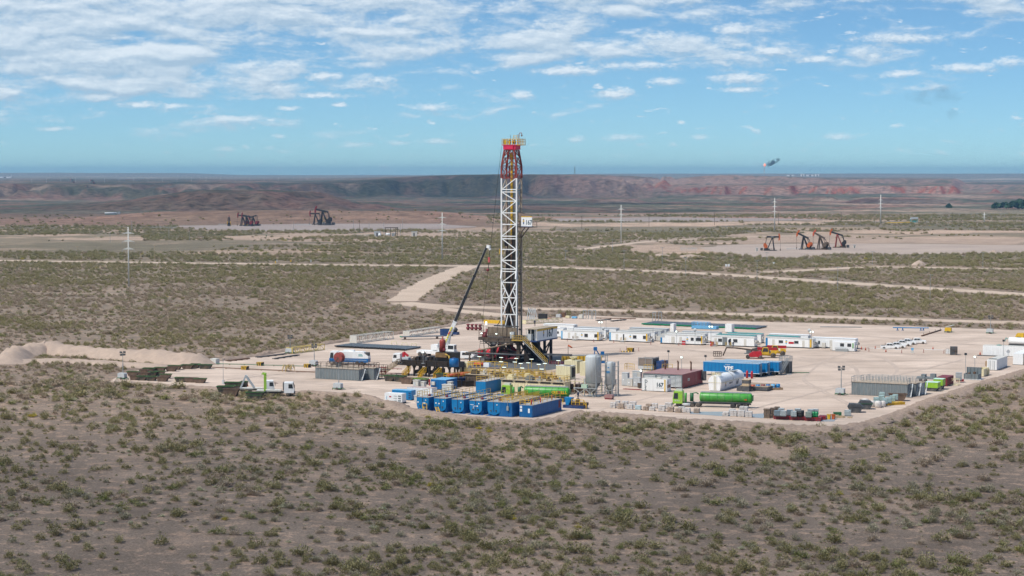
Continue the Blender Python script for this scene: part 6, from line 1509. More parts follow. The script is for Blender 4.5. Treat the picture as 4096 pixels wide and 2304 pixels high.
b = MB(); b.rail([(.1, .1, 2.87), (2.4, .1, 2.87), (2.4, 9, 2.87)], 1.1, .04, 1.4); b.build('railing', 'rail', t)
# mud pumps: blue skids with red tanks
for (p, lab, L_) in ((cO(880, 500), 'dark blue pump skid with a red dampener tank, left of the two', 7.5), (cO(1300, 330), 'dark blue platform on posts carrying a red tank and a white box', 9.0)):
  t = thing('pump_skid', lab, 'pump', p, TH + R(58) if L_ == 7.5 else TH)
  if L_ == 7.5:
    b = MB(); b.box(0, L_, 0, 2.6, 1.8, 2.05); b.box(.3, L_ - .3, .3, 2.3, 0, 1.8); b.build('skid', 'darkblue', t)
    for k in range(2): b = MB(); b.bar((.5 + k * 3.3, 1.3 + .5 * k, 2.6), (3.4 + k * 3.3, 1.3 + .5 * k, 2.7), .5, 12); b.build('dampener_tank', 'orangered', t)
    b = MB(); b.box(1, 2.4, -1.6, -.2, 0, 1.6); b.box(3.4, 5.6, -1.9, -.2, .2, 1.4); b.build('pump_end', 'oily', t)
    b = MB(); b.rail([(0, 2.6, 2.05), (0, 0, 2.05), (L_, 0, 2.05)], 1.1, .05, 1.2); b.rail([(0, 2.6, 2.05), (L_, 2.6, 2.05)], 1.1, .05, 1.2); b.build('railing', 'yellow', t)
  else:
    b = MB(); b.box(0, L_, 0, 3.4, 2.9, 3.15); b.build('platform', 'darkblue', t)
    for x in (1.5, L_ - .6):
      for y in (.3, 3.1): b = MB(); b.box(x, x + .2, y, y + .2, 0, 2.9); b.build('post', 'darkblue', t)
    b = MB(); b.bar((.8, 1.8, 3.7), (3.6, 1.8, 3.8), .4, 12); b.build('red_tank', 'orangered', t); b = MB(); b.box(3.7, 5.2, 1.0, 2.0, 3.2, 4.2); b.build('white_box', 'white', t)
    b = MB(); b.box(1.8, 7.6, .4, 3.0, .3, 1.9); b.build('pump_body', 'oily', t)
    b = MB(); b.rail([(0, 0, 3.15), (3.4, 0, 3.15)], 1.3, .07, 1.1); b.rail([(0, 0, 3.15), (0, 3.4, 3.15), (L_, 3.4, 3.15)], 1.2, .05, 1.2); b.bar((L_ - 1, -.8, .6), (L_ + .6, -.3, 4.4), .09); b.build('railing', 'yellow', t)
t = thing('yellow_walkway', 'low yellow railed walkway in front of the blue platform', 'walkway', cO(1380, 450), TH); b = MB(); b.box(0, 6, 0, 1.2, 1.0, 1.1); b.build('deck', 'grimy', t); b = MB(); b.rail([(0, 0, 1.1), (6, 0, 1.1)], 1.2, .06, .8); b.rail([(0, 1.2, 1.1), (6, 1.2, 1.1)], 1.2, .06, 1.2); b.build('railing', 'yellow', t)
# ---- cream mud tanks in parallel rows with railings, motors and lamps
tp = cB(362, 812, 3.0); tp = Vector((tp.x, tp.y, 0)); rg = random.Random(11)
def mud_row(p, L_, label, m, W=2.7, front=False, H=2.95):
  t = thing('shaker_tank', label, 'tank', p, TH, 'mud tanks of the active system')
  b = MB(); b.box(0, L_, 0, W, .2, H - .15)
  for i in range(int(L_ / .8)): b.box(i * .8 + .2, i * .8 + .32, -.07, 0, .3, H - .75)
  b.build('tank_wall', m, t)
  if front:
    b = MB()
    for i in range(5): b.prism([(i * 3.2 + .25, H - .55), (i * 3.2 + 3.15, H - .55), (i * 3.2 + 2.85, H - .2), (i * 3.2 + .55, H - .2)], -.10, -.072)
    b.build('dark_slot', 'black', t)
  b = MB(); b.box(-.1, L_ + .1, -.25, W + .15, H - .12, H); b.build('deck', mat('dusty_cream_deck', (.46, .38, .27), .8, var=.2, dirt=(.16, .12, .08), dfac=.5), t)
  b = MB(); b.rail([(0, -.2, H), (L_, -.2, H)], 1.1, .032, 1.5); b.rail([(0, W, H), (L_, W, H)], 1.1, .032, 1.5); b.rail([(L_, -.2, H), (L_, W, H)], 1.1, .032, 1.3); b.build('railing', 'rail', t)
  for i in range(int(L_ / 2.6)):
    x = 1.2 + i * 2.5 + rg.uniform(-.4, .4); k = rg.random(); b = MB()
    if k < .5: b.box(x, x + .9, .8, 1.7, H, H + .4); b.bar((x + .45, 1.25, H + .4), (x + .45, 1.25, H + 1.0), .26, 8); b.build('agitator', rg.choice(['grimy', 'offwhite', 'brownpipe', 'greysteel']), t)
    elif k < .8: b.box(x, x + 1.7, .5, 2.0, H, H + .7); b.box(x + .2, x + 1.3, .7, 1.6, H + .7, H + 1.1); b.build('shaker', rg.choice(['grimy', 'cream', 'grey']), t)
    else: b.bar((x, 1.5, H + .35), (x + 2.2, 1.5, H + .35), .16, 8); b.build('pipe', rg.choice(['darkgrey', 'cream', 'dkred']), t)
  return t
mud_row(tp, 16.2, 'long cream mud tank behind the green tanker, nearest of the cream rows', 'cream', front=True)
mud_row(tp + V * 3.4 - U * 5, 19.5, 'second row of cream mud tank, railed in yellow', 'cream')
mud_row(tp + V * 6.9 - U * 13, 24.5, 'third row of mud tank, grimy, behind the blue platform', 'grimy')
mud_row(tp + V * 10.5 - U * 14.5, 22.5, 'fourth row of mud tank, below the rig stairs', 'grimy')
mud_row(tp + V * 14.0 - U * 14.5, 16.5, 'farthest row of mud tank with pipe rings, at the rig legs', 'darkgrey', H=2.6)
ct = unit('shaker_house', 'big cream control box standing on the right end of the mud tanks', 'cabin', cB(1118, 812, 2.95), 3.6, 2.9, 3.0, 'cream', 'offwhite', None, .05, None); ebox(ct, 'dark_doorway', 'black', 3.6, .9, 1.6, .4, 2.7); ebox(ct, 'side_panel', 'grimy', 3.6, 1.7, 2.8, .5, 2.6)
b = MB(); b.box(1.6, 2.9, .9, 1.9, 3.08, 3.2); b.build('roof_fan', 'darkgrey', ct)
ct = unit('shaker_house', 'cream box behind the big cream control box', 'cabin', cB(1232, 735, 2.95), 3.3, 3.2, 3.0, 'cream', 'cream', None, .05, None)
b = MB(); b.lathe([(.3, 0), (.95, .7), (1.0, .75)], 12, c=(1.7, 1.5, 3.1)); b.build('roof_hopper', 'cream', ct)
ct = unit('shaker_house', 'cream box partly hidden behind the larger silo', 'cabin', cB(1445, 770, 2.6), 2.4, 3.0, 3.2, 'cream', 'cream', None, .05, None)
t = thing('pump_skid', 'dark open frame full of pumps and pipes between the cream tanks and the larger silo', 'pump frame', cB(1245, 1010), TH)
b = MB()
for x in (0, 2.2, 4.6, 6.6):
  for y in (0, 5.2): b.box(x, x + .14, y, y + .14, 0, 2.9)
b.box(0, 6.7, 0, .14, 2.75, 2.9); b.box(0, 6.7, 5.2, 5.34, 2.75, 2.9); b.box(0, .14, 0, 5.3, 2.76, 2.9); b.box(6.6, 6.74, 0, 5.3, 2.76, 2.89); b.build('frame', 'cream', t)
for i in range(6): x = .4 + i * 1.05; b = MB(); b.bar((x, 1.0, .6), (x, 4.6, .7), .38, 8); b.box(x - .3, x + .3, 1.8, 3.0, 1.0, 1.9); b.bar((x + .5, 1, .3), (x + .4, 1.3, 2.7), .1, 6); b.build('pump', rg.choice(['oily', 'grimy', 'brownpipe']), t)
t = thing('conveyor_stand', 'grey walkway with crossed legs leading to the larger silo', 'walkway', cM(660, 1265), TH); b = MB(); b.box(0, 5.6, 0, 1.0, 1.9, 2.0); b.bar((.2, 0, 1.9), (3.0, 0, 0), .07); b.bar((3.0, 0, 1.9), (.3, 0, 0), .07); b.bar((3.0, 0, 1.9), (5.2, 0, 0), .07); b.bar((5.4, 0, 1.9), (3, 0, 0), .07); b.build('frame', 'greysteel', t); b = MB(); b.box(1.9, 3.3, .1, .9, 2.0, 2.8); b.build('green_box', mat('pale_green_box', (.42, .55, .42), .6), t)
# lamps on posts over the mud tanks
for i, (x, y) in enumerate(((60, 505), (360, 517), (570, 530), (780, 540), (360, 575), (550, 580), (630, 600), (735, 590), (880, 612), (965, 600), (1150, 560), (1150, 628), (402, 652), (650, 662), (920, 677))):
  w = cB(x, y, 5.0); t = thing('deck_lamp', 'lit strip lamp on a post above the mud tanks', 'lamp', Vector((w.x, w.y, 2.95)), TH, 'lit strip lamps over the mud tanks')
  b = MB(); b.bar((0, 0, 0), (0, 0, 2.0), .045); b.build('post', 'rail', t); b = MB(); b.box(-.5, .5, -.1, .1, 2.0, 2.09); b.build('lamp_tube', 'lamp', t)
# ---- catwalk at the right of the rig: yellow sided ramp, red rack
t = thing('catwalk', 'long catwalk machine with yellow sides and blue base right of the rig', 'catwalk', cB(1210, 605), TH + R(33))
b = MB(); b.box(0, 11.5, 0, 1.9, 0, .6); b.build('base', 'blue', t); b = MB(); b.box(0, 10.5, .05, 1.85, .6, 2.0); b.build('side_plate', 'yellow', t); b = MB(); b.box(-.1, 11.6, .2, 1.7, 2.0, 2.25); b.build('deck', 'greysteel', t)
b = MB()
for i in range(12): b.box(i * .9, i * .9 + .12, -.04, .05, .62, 1.98)
b.build('side_rib', 'grimy', t)
b = MB(); b.bar((8.5, .9, 2.2), (8.9, .9, 3.9), .12); b.bar((8.9, .9, 3.9), (9.8, .9, 2.4), .14); b.box(8.4, 9.3, .5, 1.3, 3.4, 4.3); b.box(10.3, 11.2, .4, 1.2, 2.3, 3.1); b.build('blue_arm', 'blue', t)
t = thing('pipe_ramp', 'dark roofed pipe ramp with a red slatted rack below it, behind the mud tanks', 'ramp', cB(1010, 612), TH + R(10)); b = MB(); b.box(-1.6, 6.0, 1.0, 2.0, 2.3, 2.7); b.build('beam', 'darkgrey', t)
for i in range(11): b = MB(); b.box(.3 + i * .45, .5 + i * .45, 0, .2, 0, 1.0); b.build('red_slat', 'dkred', t)
b = MB(); b.box(.1, 5.2, -.05, .25, 1.0, 1.1); b.box(0, .2, 1, 2, 0, 2.3); b.box(5.6, 5.8, 1, 2, 0, 2.3); b.build('frame', 'grimy', t)
ws = thing('windsock', 'small orange windsock on a post above the catwalk', 'windsock', cB(1285, 640), TH); b = MB(); b.bar((0, 0, 0), (0, 0, 5.6), .05); b.build('post', 'grimy', ws); b = MB(); b.bar((0, 0, 5.5), (1.1, .2, 4.9), .26, 10, .15); b.build('sleeve', 'orange', ws)
# ---- oily black tank platform on the left of the rig
op = thing('solids_platform', 'big oily black platform of machinery on legs left of the mud tanks', 'platform', cA(300, 768), TH)
b = MB(); b.box(0, 17.5, 0, 3.6, 2.7, 3.0); b.box(1.5, 17.3, .1, 3.4, 3.0, 4.0); b.build('deck', 'oily', op)
for i in range(4): b = MB(); b.box(3.0 + i * 2.9, 5.6 + i * 2.9, -.15, 0, 2.75, 4.05); b.build('side_panel', 'oily', op)
for x in (3, 4.6, 6.4, 8.8, 11.2, 14.5, 16.8):
  b = MB(); b.box(x, x + .35, .2, .55, 0, 2.7); b.box(x, x + .35, 3.0, 3.35, 0, 2.7); b.prism([(x - .4, 2.7), (x, 2.0), (x + .35, 2.0), (x + .75, 2.7)], .25, .5); b.build('leg', 'oily', op)
for i in range(8):
  x = 4 + i * 1.15; b = MB(); b.box(x, x + .8, .8, 2.6, 4.0, 4.0 + rg.uniform(.4, 1.1)); b.bar((x, 1.4, 4.5), (x + .9, 1.4, 4.6), .25, 8); b.build('machine', rg.choice(['oily', 'oily', 'darkgrey', 'grimy']), op)
b = MB(); b.box(10.9, 16.2, .3, 3.2, 4.0, 6.3); b.build('black_cabinet', 'oily', op); b = MB(); b.box(11.1, 14.2, -.25, .3, 5.1, 6.2); b.build('brown_screen', mat('mud_brown_panel', (.20, .12, .05), .7, var=.3), op)
b = MB(); b.path([(13.9, -.2, 5.9), (14.9, -.4, 5.6), (15.3, -.5, 4.6), (15.8, -.5, 4.3)], .2, 8); b.build('yellow_pipe', mat('mustard_pipe', (.42, .27, .05), .6, var=.2), op)
b = MB(); b.rail([(0, 0, 3.0), (17.4, 0, 3.0)], 1.1, .03, 1.5); b.rail([(0, 0, 3.0), (0, 3.5, 3.0), (6, 3.5, 3.0)], 1.1, .035, 1.2); b.build('railing', 'grimy', op)
b = MB(); stair(b, (0, 1.0, 3.0), (-4.2, .2, .1), 1.1, 12); b.build('stairway', mat('dusty_stair', (.34, .27, .18), .7), op)
b = MB(); b.box(1.2, 3.0, .5, 1.8, 4.0, 4.6); b.build('white_box', 'ltgrey', op)
for (x, m_) in ((6.0, 'oily'), (10.0, 'oily')): b = MB(); b.box(x, x + 2.3, .3, 2.6, .9, 2.2); b.bar((x - 1.6, 1.2, 1.0), (x, 1.2, 1.4), .5, 10); b.build('motor', m_, op)
for x in (2.9, 7.4, 11.7): b = MB(); stair(b, (x + .8, -.3, 1.5), (x, -1.8, .1), .7, 5, True, Vector((1, 0, 0))); b.build('yellow_steps', 'yellow', op)
vs = thing('gas_separator', 'tall dark red upright vessel on top of the black platform', 'vessel', op.location + U * 12.0 + V * 1.8 + Vector((0, 0, 6.3)), TH)
b = MB(); b.lathe([(.78, 0), (.78, 2.6), (.66, 2.95), (.25, 3.1), (.18, 3.15), (.18, 3.8)], 16); b.build('vessel', mat('vessel_red', (.30, .045, .035), .5, var=.15, dirt=(.2, .1, .07), dfac=.4), vs); b = MB(); b.bar((.9, -.5, .7), (.9, -1.0, .7), .35, 10); b.build('flange', 'dkred', vs); b = MB(); b.path([(-.7, 0, 2.2), (-1.2, 0, 2.1), (-1.1, 0, 1.2), (-.9, 0, 0)], .12, 6); b.build('side_pipe', 'ltgrey', vs)
dr = thing('blue_drum_tank', 'round blue drum tank at the right end of the black platform', 'tank', op.location + U * 16.5 + V * (-.6) + Vector((0, 0, 3.02)), TH); b = MB(); b.lathe([(1.15, 0), (1.2, 1.2), (1.15, 1.9), (.9, 2.05)], 18); b.build('tank', 'blue', dr); b = MB(); b.lathe([(.9, 2.05), (.4, 2.2)], 12); b.build('lid', 'darkblue', dr)
t = thing('cream_box', 'tall cream box with a smaller box on its face, right of the blue drum tank', 'box', cA(1165, 785), TH); b = MB(); b.box(0, 2.3, 0, 2.2, .9, 3.6); b.build('case', 'cream', t); fbox(t, 'meter_box', 'offwhite', .55, 1.3, 2.1, 3.2, .3); b = MB(); b.box(0, 2.3, .1, .3, 0, .9); b.box(0, 2.3, 1.9, 2.1, 0, .9); b.build('stand', 'oily', t)
for (x, y, h, lab) in ((665, 600, 3.2, 'yellow lamp on a pole over the black platform'),): lamp_pole(cA(x, y, 4.0), 2.6, lab, True, 1)
for (x, y, lab) in ((925, 790, 'bent grey vent pipe in front of the black platform'), (1040, 780, 'short grey twin pipe beside the bent vent pipe')):
  t = thing('vent_pipe', lab, 'pipe', cA(x, y), TH); b = MB(); b.path([(0, 0, 0), (0, 0, 1.7), (-.4, 0, 2.3), (-.8, 0, 2.3)], .09, 6); b.build('tube', 'greysteel', t)
# red drain pipes running left on the pad
for (a, b_, lab, m_, r) in ((cA(0, 668), cA(370, 690), 'upper red pipe running left from the black platform', 'redroof', .12), (cA(0, 742), cA(450, 758), 'lower red pipe beside the left stairs', 'redroof', .14), (cA(0, 785), cA(120, 790), 'green pipe at the foot of the left stairs', 'dkgreen', .12), (cD(1480, 318), cK(580, 790), 'long thin green pipe crossing the left part of the pad', 'dkgreen', .10), (cD(1400, 362), cK(860, 938), 'long dark pipe crossing the left part of the pad in front', 'brownpipe', .13)):
  t = thing('ground_pipe', lab, 'pipe', a); e = b_ - a; q = MB(); q.bar((0, 0, .3), (e.x, e.y, .3), r, 6); q.build('tube', m_, t); q = MB()
  for k in range(1, 6): q.box(e.x * k / 6 - .12, e.x * k / 6 + .12, e.y * k / 6 - .25, e.y * k / 6 + .25, 0, .2)
  q.build('rest', 'wood', t)
# crossing steps over the pipes
for (p, lab) in ((cK(150, 905), 'left of two yellow stiles over the dark pipe'), (cK(265, 895), 'right of two yellow stiles over the dark pipe')):
  t = thing('pipe_stile', lab, 'steps', p, TH); b = MB(); b.box(-.5, .5, -.4, .4, .7, .8); b.build('platform', 'greysteel', t); b = MB()
  for x in (-.5, .5): b.rail([(x, -1.0, 0), (x, -.4, .8), (x, .4, .8), (x, 1.0, 0)], 1.0, .04, .8)
  b.build('handrail', 'rail', t)
# black and yellow striped blocks
def hazard(p, w, label, rz=TH, h=.95):
  t = thing('barrier_block', label, 'barrier', p, rz, 'black and yellow striped blocks'); b = MB(); b.box(0, w, 0, 1.2, 0, h); b.build('block', 'black', t); b = MB(); n = int(w / .42)
  for i in range(n): x = i * w / n; b.prism([(x + .02, .03), (x + .2, .03), (x + .40, h - .03), (x + .22, h - .03)], -.03, -.001)
  b.box(.02, w - .02, .02, 1.18, h, h + .03); b.build('yellow_stripes', 'yellow', t); return t
hazard(cD(1815, 385), 1.7, 'striped block nearest the skips on the left of the pad'); hazard(cD(2014, 333), 1.6, 'striped block behind the first one on the left of the pad'); hazard(cK(580, 803), 1.5, 'striped block left of the light tower by the grey tanks')
hazard(cG(462, 118), 1.7, 'striped block in the middle of the open pad, inside a chain fence', TH, 1.1)
t = thing('wheel_stop', 'low black and yellow bumper in front of the striped block in the open pad', 'barrier', cG(365, 122), TH); b = MB(); b.bar((0, 0, .2), (2.7, 0, .2), .2, 6); b.build('bumper', 'darkgrey', t); b = MB()
for i in range(3): b.bar((.3 + i * .9, 0, .2), (.65 + i * .9, 0, .2), .215, 6)
b.build('yellow_rings', 'yellow', t)
for (x, y, lab) in ((345, 112, 'left post of the chain fence in the open pad'), (457, 85, 'middle post of the chain fence in the open pad'), (663, 105, 'right post of the chain fence in the open pad')):
  t = thing('fence_post', lab, 'post', cG(x, y), 0); b = MB(); b.bar((0, 0, 0), (0, 0, 1.0), .05); b.build('stake', 'rustred', t); b = MB(); b.box(-.3, .3, -.3, .3, 0, .06); b.build('foot', 'rustred', t)
# ---- skips
def skip(p, label, w=3.3, d=1.75, h=1.25, body='skip', rim='skiprim', rz=0.0, lid=None):
  t = thing('skip', label, 'skip', p, rz, 'open waste skips')
  o = [(w * .17, 0), (w * .80, 0), (w, h), (0, h)]; b = MB()
  b.prism([(w * .17, 0), (w * .80, 0), (w, h), (0, h)], 0, .06); b.prism([(w * .17, 0), (w * .80, 0), (w, h), (0, h)], d - .06, d)
  b.prism([(w * .17, 0), (w * .17 + .07, 0), (.07, h), (0, h)], .061, d - .061); b.prism([(w * .80 - .07, 0), (w * .80, 0), (w, h), (w - .07, h)], .061, d - .061); b.box(w * .17, w * .8, .061, d - .061, 0, .06)
  b.build('shell', body, t)
  b = MB(); b.box(-.06, w + .06, -.08, .02, h - .06, h + .03); b.box(-.06, w + .06, d - .02, d + .08, h - .06, h + .03); b.box(-.06, .04, .021, d - .021, h - .06, h + .029); b.box(w - .04, w + .06, .021, d - .021, h - .06, h + .029); b.build('rim', rim, t)
  b = MB(); b.box(w * .25, w * .25 + .1, -.07, 0, .2, h - .2); b.box(w * .7, w * .7 + .1, -.07, 0, .2, h - .2); b.build('side_rib', body, t)
  if lid: b = MB(); b.prism([(0, h + .04), (w, h + .04), (w * .8, h + .55), (w * .1, h + .65)], 0, d); b.build('cover', lid, t)
  return t
SK = [(375, 520, 2.2, 'rusty', ''), (468, 525, 2.5, 'skip', ''), (590, 530, 2.5, 'skip', ''), (722, 538, 2.9, 'rusty', ''), (340, 466, 3.0, 'rusty', ''), (498, 441, 2.2, 'rusty', ''), (543, 420, 3.2, 'green', ''), (690, 412, 2.9, 'rusty', ''),
    (838, 408, 2.9, 'rusty', ''), (870, 386, 3.5, 'rusty', ''), (1042, 376, 3.1, 'rusty', ''), (1155, 366, 2.4, 'green', ''), (1262, 375, 3.5, 'green', ''), (485, 482, 2.7, 'rusty', ''), (612, 470, 2.2, 'skip', ''), (702, 462, 2.4, 'rusty', ''), (758, 500, 2.9, 'rusty', ''),
    (955, 546, 3.2, 'green', ''), (1085, 550, 3.0, 'rusty', ''), (1205, 558, 2.9, 'rusty', '')]
wh = ['leftmost skip of the front line', 'second skip of the front line', 'third skip of the front line', 'last skip of the front line', 'skip beside the far left light tower', 'small rusty skip in the left cluster', 'skip with a bright green rim in the left cluster', 'rusty skip in the middle of the left cluster',
    'skip tucked in behind the middle of the left cluster', 'skip in the line running up to the right', 'skip near the top of the line of skips', 'dark skip behind the topmost green-rimmed one', 'green-rimmed skip at the top end of the line by the concrete block', 'skip in the second row of the left cluster', 'dark skip in the second row of the left cluster',
    'rusty skip at the inner side of the left cluster', 'brown skip at the right end of the left cluster', 'bright green-rimmed skip, left of the separate three', 'middle skip of the separate three', 'rusty right-hand skip of the separate three']
for (x, y, w, k, _), lab in zip(SK, wh): skip(cD(x, y), ('rusty ' if k == 'rusty' and 'rusty' not in lab else '') + lab, w, 1.7, 1.15, 'skiprust' if k == 'rusty' else 'skip', 'skiprim' if k != 'rusty' else ('skiprust' if (x // 7) % 2 else 'skiprim'), R(-8))
for (x, y, w, k, lab) in ((1600, 640, 4.0, 'skip', 'long dark skip behind the left skip truck'), (1800, 630, 1.6, 'skip', 'small dark skip between the long skip and the white truck cab'), (1497, 692, 4.0, 'skip', 'green-striped skip left of the rusty skip by the trucks'), (1580, 730, 3.6, 'skiprust', 'rusty brown skip in front of the left skip truck'), (1873, 772, 3.9, 'skip', 'green-striped skip behind the green-armed truck')):
  t = skip(cD(x, y), lab, w, 1.9, 1.7, k, 'skiprim' if k == 'skip' else 'skiprust', R(-6))
  if k == 'skip' and w > 3: b = MB(); b.box(.12, w - .12, -.085, -.06, 1.05, 1.15); b.build('green_stripe', 'skiprim', t)
for (x, y, w, k, lab) in ((118, 845, 2.8, 'skip', 'leftmost skip under the black platform stairs'), (245, 852, 2.8, 'skip', 'second skip under the edge of the black platform'), (338, 882, 3.6, 'skiprust', 'brown skip under the middle of the black platform'), (512, 888, 3.8, 'darkgrey', 'dark skip with a bright lime rim beside the yellow steps'), (835, 820, 2.2, 'skip', 'small skip right of the yellow steps')):
  skip(cA(x, y), lab, w, 2.2, 1.45, k, 'lime' if 'lime' in lab else ('skiprust' if k == 'skiprust' else 'skiprim'), TH)
skip(cI(292, 815), 'black covered skip nearest the orange bin', 3.2, 2.2, 1.3, 'darkgrey', 'darkgrey', R(-10), 'darkgrey'); skip(cI(432, 772), 'black covered skip beside the white sacks', 3.0, 2.2, 1.3, 'darkgrey', 'dkgreen', R(-10), 'darkgrey')
skip(cI(825, 665), 'rusty brown skip in front of the long grey tanks', 4.0, 2.2, 1.6, 'skiprust', 'skiprust', R(-8))
# ---- trucks
def truck_cab(t, x, m, h=3.0, w=2.4, y0=-1.2, wind=True):
  """cab whose front is at x and which faces +x"""
  b = MB(); b.prism([(x - 2.1, .75), (x - .02, .75), (x, 1.7), (x - .25, h), (x - 2.1, h)], y0, y0 + w); c = b.build('cab', m, t)
  b = MB(); b.prism([(x - 1.15, 1.75), (x - .18, 1.75), (x - .35, h - .35), (x - 1.15, h - .35)], y0 - .03, y0 - .001); b.build('side_window', 'glass', c)
  b = MB(); b.prism([(x - 1.15, 1.75), (x - .18, 1.75), (x - .35, h - .35), (x - 1.15, h - .35)], y0 + w + .001, y0 + w + .03); b.build('side_window', 'glass', c)
  b = MB(); b.add([(x + .02, y0 + .12, 1.75), (x + .02, y0 + w - .12, 1.75), (x - .20, y0 + w - .12, h - .2), (x - .20, y0 + .12, h - .2)], [(0, 1, 2, 3)]); b.build('windscreen', 'glass', c)
  b = MB(); b.box(x - .02, x + .12, y0, y0 + w, .45, .95); b.build('bumper', 'darkgrey', c); b = MB(); b.box(x + .1, x + .22, y0 - .3, y0 - .1, 1.9, 2.6); b.build('mirror', 'black', c); return c
def skip_truck(p, label, rz, arm, s=1.0):
  t = thing('skip_truck', label, 'truck', p, rz, 'skip loader trucks'); t.scale = (s,) * 3
  truck_cab(t, 8.2, 'white'); b = MB(); b.box(0, 6.2, -.5, .5, .7, 1.05); b.build('chassis', 'darkgrey', t); b = MB(); b.box(.2, 5.4, -1.15, 1.15, 1.1, 1.35); b.build('deck', 'offwhite', t)
  for x in (1.2, 2.5, 7.0):
    for y in (-1.0, 1.0): wheel(t, x, y)
  for y in (-1.15, 1.15):
    b = MB()
    if arm == 'lime': b.box(1.8, 2.15, y - .15, y + .15, 1.2, 4.9); b.bar((2.0, y, 4.8), (1.3, y, 4.9), .12)
    else: b.bar((3.6, y, 1.3), (1.6, y, 4.2), .2); b.bar((1.6, y, 4.2), (.4, y, 1.3), .14)
    b.build('lift_arm', arm, t)
  b = MB(); b.bar((1.9, -1.1, 4.8 if arm == 'lime' else 4.2), (1.9, 1.1, 4.8 if arm == 'lime' else 4.2), .06); b.build('cross_bar', arm, t)
  b = MB(); b.rail([(5.9, -1.1, 1.3), (5.9, 1.1, 1.3)], 1.6, .06, .5); b.build('headboard', 'darkgrey', t)
skip_truck(cD(1790, 690), 'white skip truck with grey lift arms, behind the green-armed one', R(8), 'ltgrey', .98); skip_truck(cD(2010, 722), 'white skip truck with upright bright green lift arms', R(2), 'lime', 1.05)
for (x, y, lab) in ((2370, 690, 'orange cone right of the green-armed skip truck'), (1900, 600, 'orange cone beside the grey-armed skip truck')):
  t = thing('traffic_cone', lab, 'cone', cD(x, y)); b = MB(); b.lathe([(.25, .05), (.04, .8)], 8); b.build('cone', 'orange', t); b = MB(); b.box(-.3, .3, -.3, .3, 0, .05); b.build('cone_base', 'orangered', t)
# white and blue tank truck facing left
t = thing('service_truck', 'white and blue service truck behind the left grey tanks', 'truck', cK(2190, 735), math.pi + TH + R(14))
truck_cab(t, 10.6, 'white', 3.5); b = MB(); b.box(0, 8.3, -1.2, 1.2, .7, 1.75); b.build('lower_body', 'blue', t); b = MB(); b.prism([(.0, 1.76), (8.2, 1.76), (8.2, 3.5), (1.5, 3.5), (0, 2.4)], -1.2, 1.2); b.build('tank_body', 'white', t)
b = MB(); b.box(.05, 1.2, -1.0, 1.0, 2.45, 3.3); b.build('rear_machinery', 'darkgrey', t); b = MB(); b.box(4.2, 7.0, -.8, .2, 3.5, 3.9); b.build('roof_box', 'white', t); b = MB(); b.box(8.5, 10.6, 1.2, 1.23, .8, 1.7); b.build('blue_panel', 'blue', t)
for x in (1.7, 3.0, 9.0):
  for y in (-1.05, 1.05): wheel(t, x, y, .52)
b = MB(); b.box(.4, 8, 1.2, 1.23, 1.3, 1.36); b.build('reflector_strip', 'textwhite', t); b = MB(); b.box(1.6, 2.6, 1.2, 1.23, 2.7, 2.85); b.box(1.4, 2.6, 1.2, 1.23, 2.35, 2.55); b.build('lettering', 'teal', t)
# white truck with red knuckle crane left of the black platform; the pickups behind it
t = thing('crane_truck', 'white truck with a folded red loader crane behind the left end of the black platform', 'truck', cA(420, 612), math.pi + TH + R(10))
truck_cab(t, 3.2, 'white', 2.9); b = MB(); b.box(-5.5, 1.2, -.5, .5, .6, 1.0); b.build('chassis', 'darkgrey', t); b = MB(); b.bar((.4, 0, 1), (.5, 0, 3.2), .3); b.bar((.5, 0, 3.2), (-.8, 0, 2.2), .25); b.build('loader_crane', 'red', t); b = MB(); b.box(-5.5, -1, -1.2, 1.2, 1.0, 1.15); b.rail([(-5.5, 1.2, 1.15), (-1, 1.2, 1.15)], 1.1, .04, 1.2); b.build('flatbed', 'grimy', t)
for x in (2.0, -3.5):
  for y in (-1.05, 1.05): wheel(t, x, y)
def pickup(p, label, rz, col='white', grp='white pickups parked in a row'):
  t = thing('pickup_truck', label, 'pickup', p, rz, grp)
  b = MB(); b.prism([(-2.6, .45), (2.55, .45), (2.62, .75), (2.5, 1.02), (1.35, 1.14), (-2.6, 1.10)], -.9, .9); b.prism([(-1.15, 1.11), (1.3, 1.12), (.55, 1.72), (.3, 1.78), (-.8, 1.76)], -.8, .8); b.build('body', col, t)
  b = MB(); b.prism([(-.95, 1.18), (-.1, 1.18), (-.1, 1.66), (-.72, 1.66)], -.83, -.801); b.prism([(.0, 1.18), (1.05, 1.18), (.5, 1.64), (.0, 1.66)], -.83, -.801); b.build('side_window', 'glass', t)
  b = MB(); b.add([(1.32, -.72, 1.15), (1.32, .72, 1.15), (.60, .66, 1.71), (.60, -.66, 1.71)], [(0, 1, 2, 3)]); b.build('windscreen', 'glass', t)
  b = MB(); b.box(-2.5, -1.25, -.75, .75, 1.101, 1.14); b.build('cargo_bed', 'black', t); b = MB(); b.path([(-1.3, -.8, 1.1), (-1.3, -.8, 1.7), (-1.3, .8, 1.7), (-1.3, .8, 1.1)], .05, 5); b.build('roll_bar', 'black', t)
  b = MB(); b.box(2.56, 2.66, -.85, .85, .45, .62); b.build('bumper', 'darkgrey', t)
  for y in (-.6, .6): b = MB(); b.box(2.5, 2.6, y - .18, y + .18, .78, .95); b.build('headlight', 'ltgrey', t)
  for x in (-1.6, 1.7):
    for y in (-.82, .82): wheel(t, x, y, .38, .26)
  return t
for (x, y, lab) in ((590, 508, 'nearest white pickup at the left end of the parked row'), (690, 492, 'second white pickup in the parked row'), (775, 462, 'third white pickup, in the middle of the parked row'), (850, 440, 'fourth white pickup in the parked row'), (995, 428, 'farthest white pickup, with its nose furthest right')): pickup(cJ(x, y), lab, R(-12))
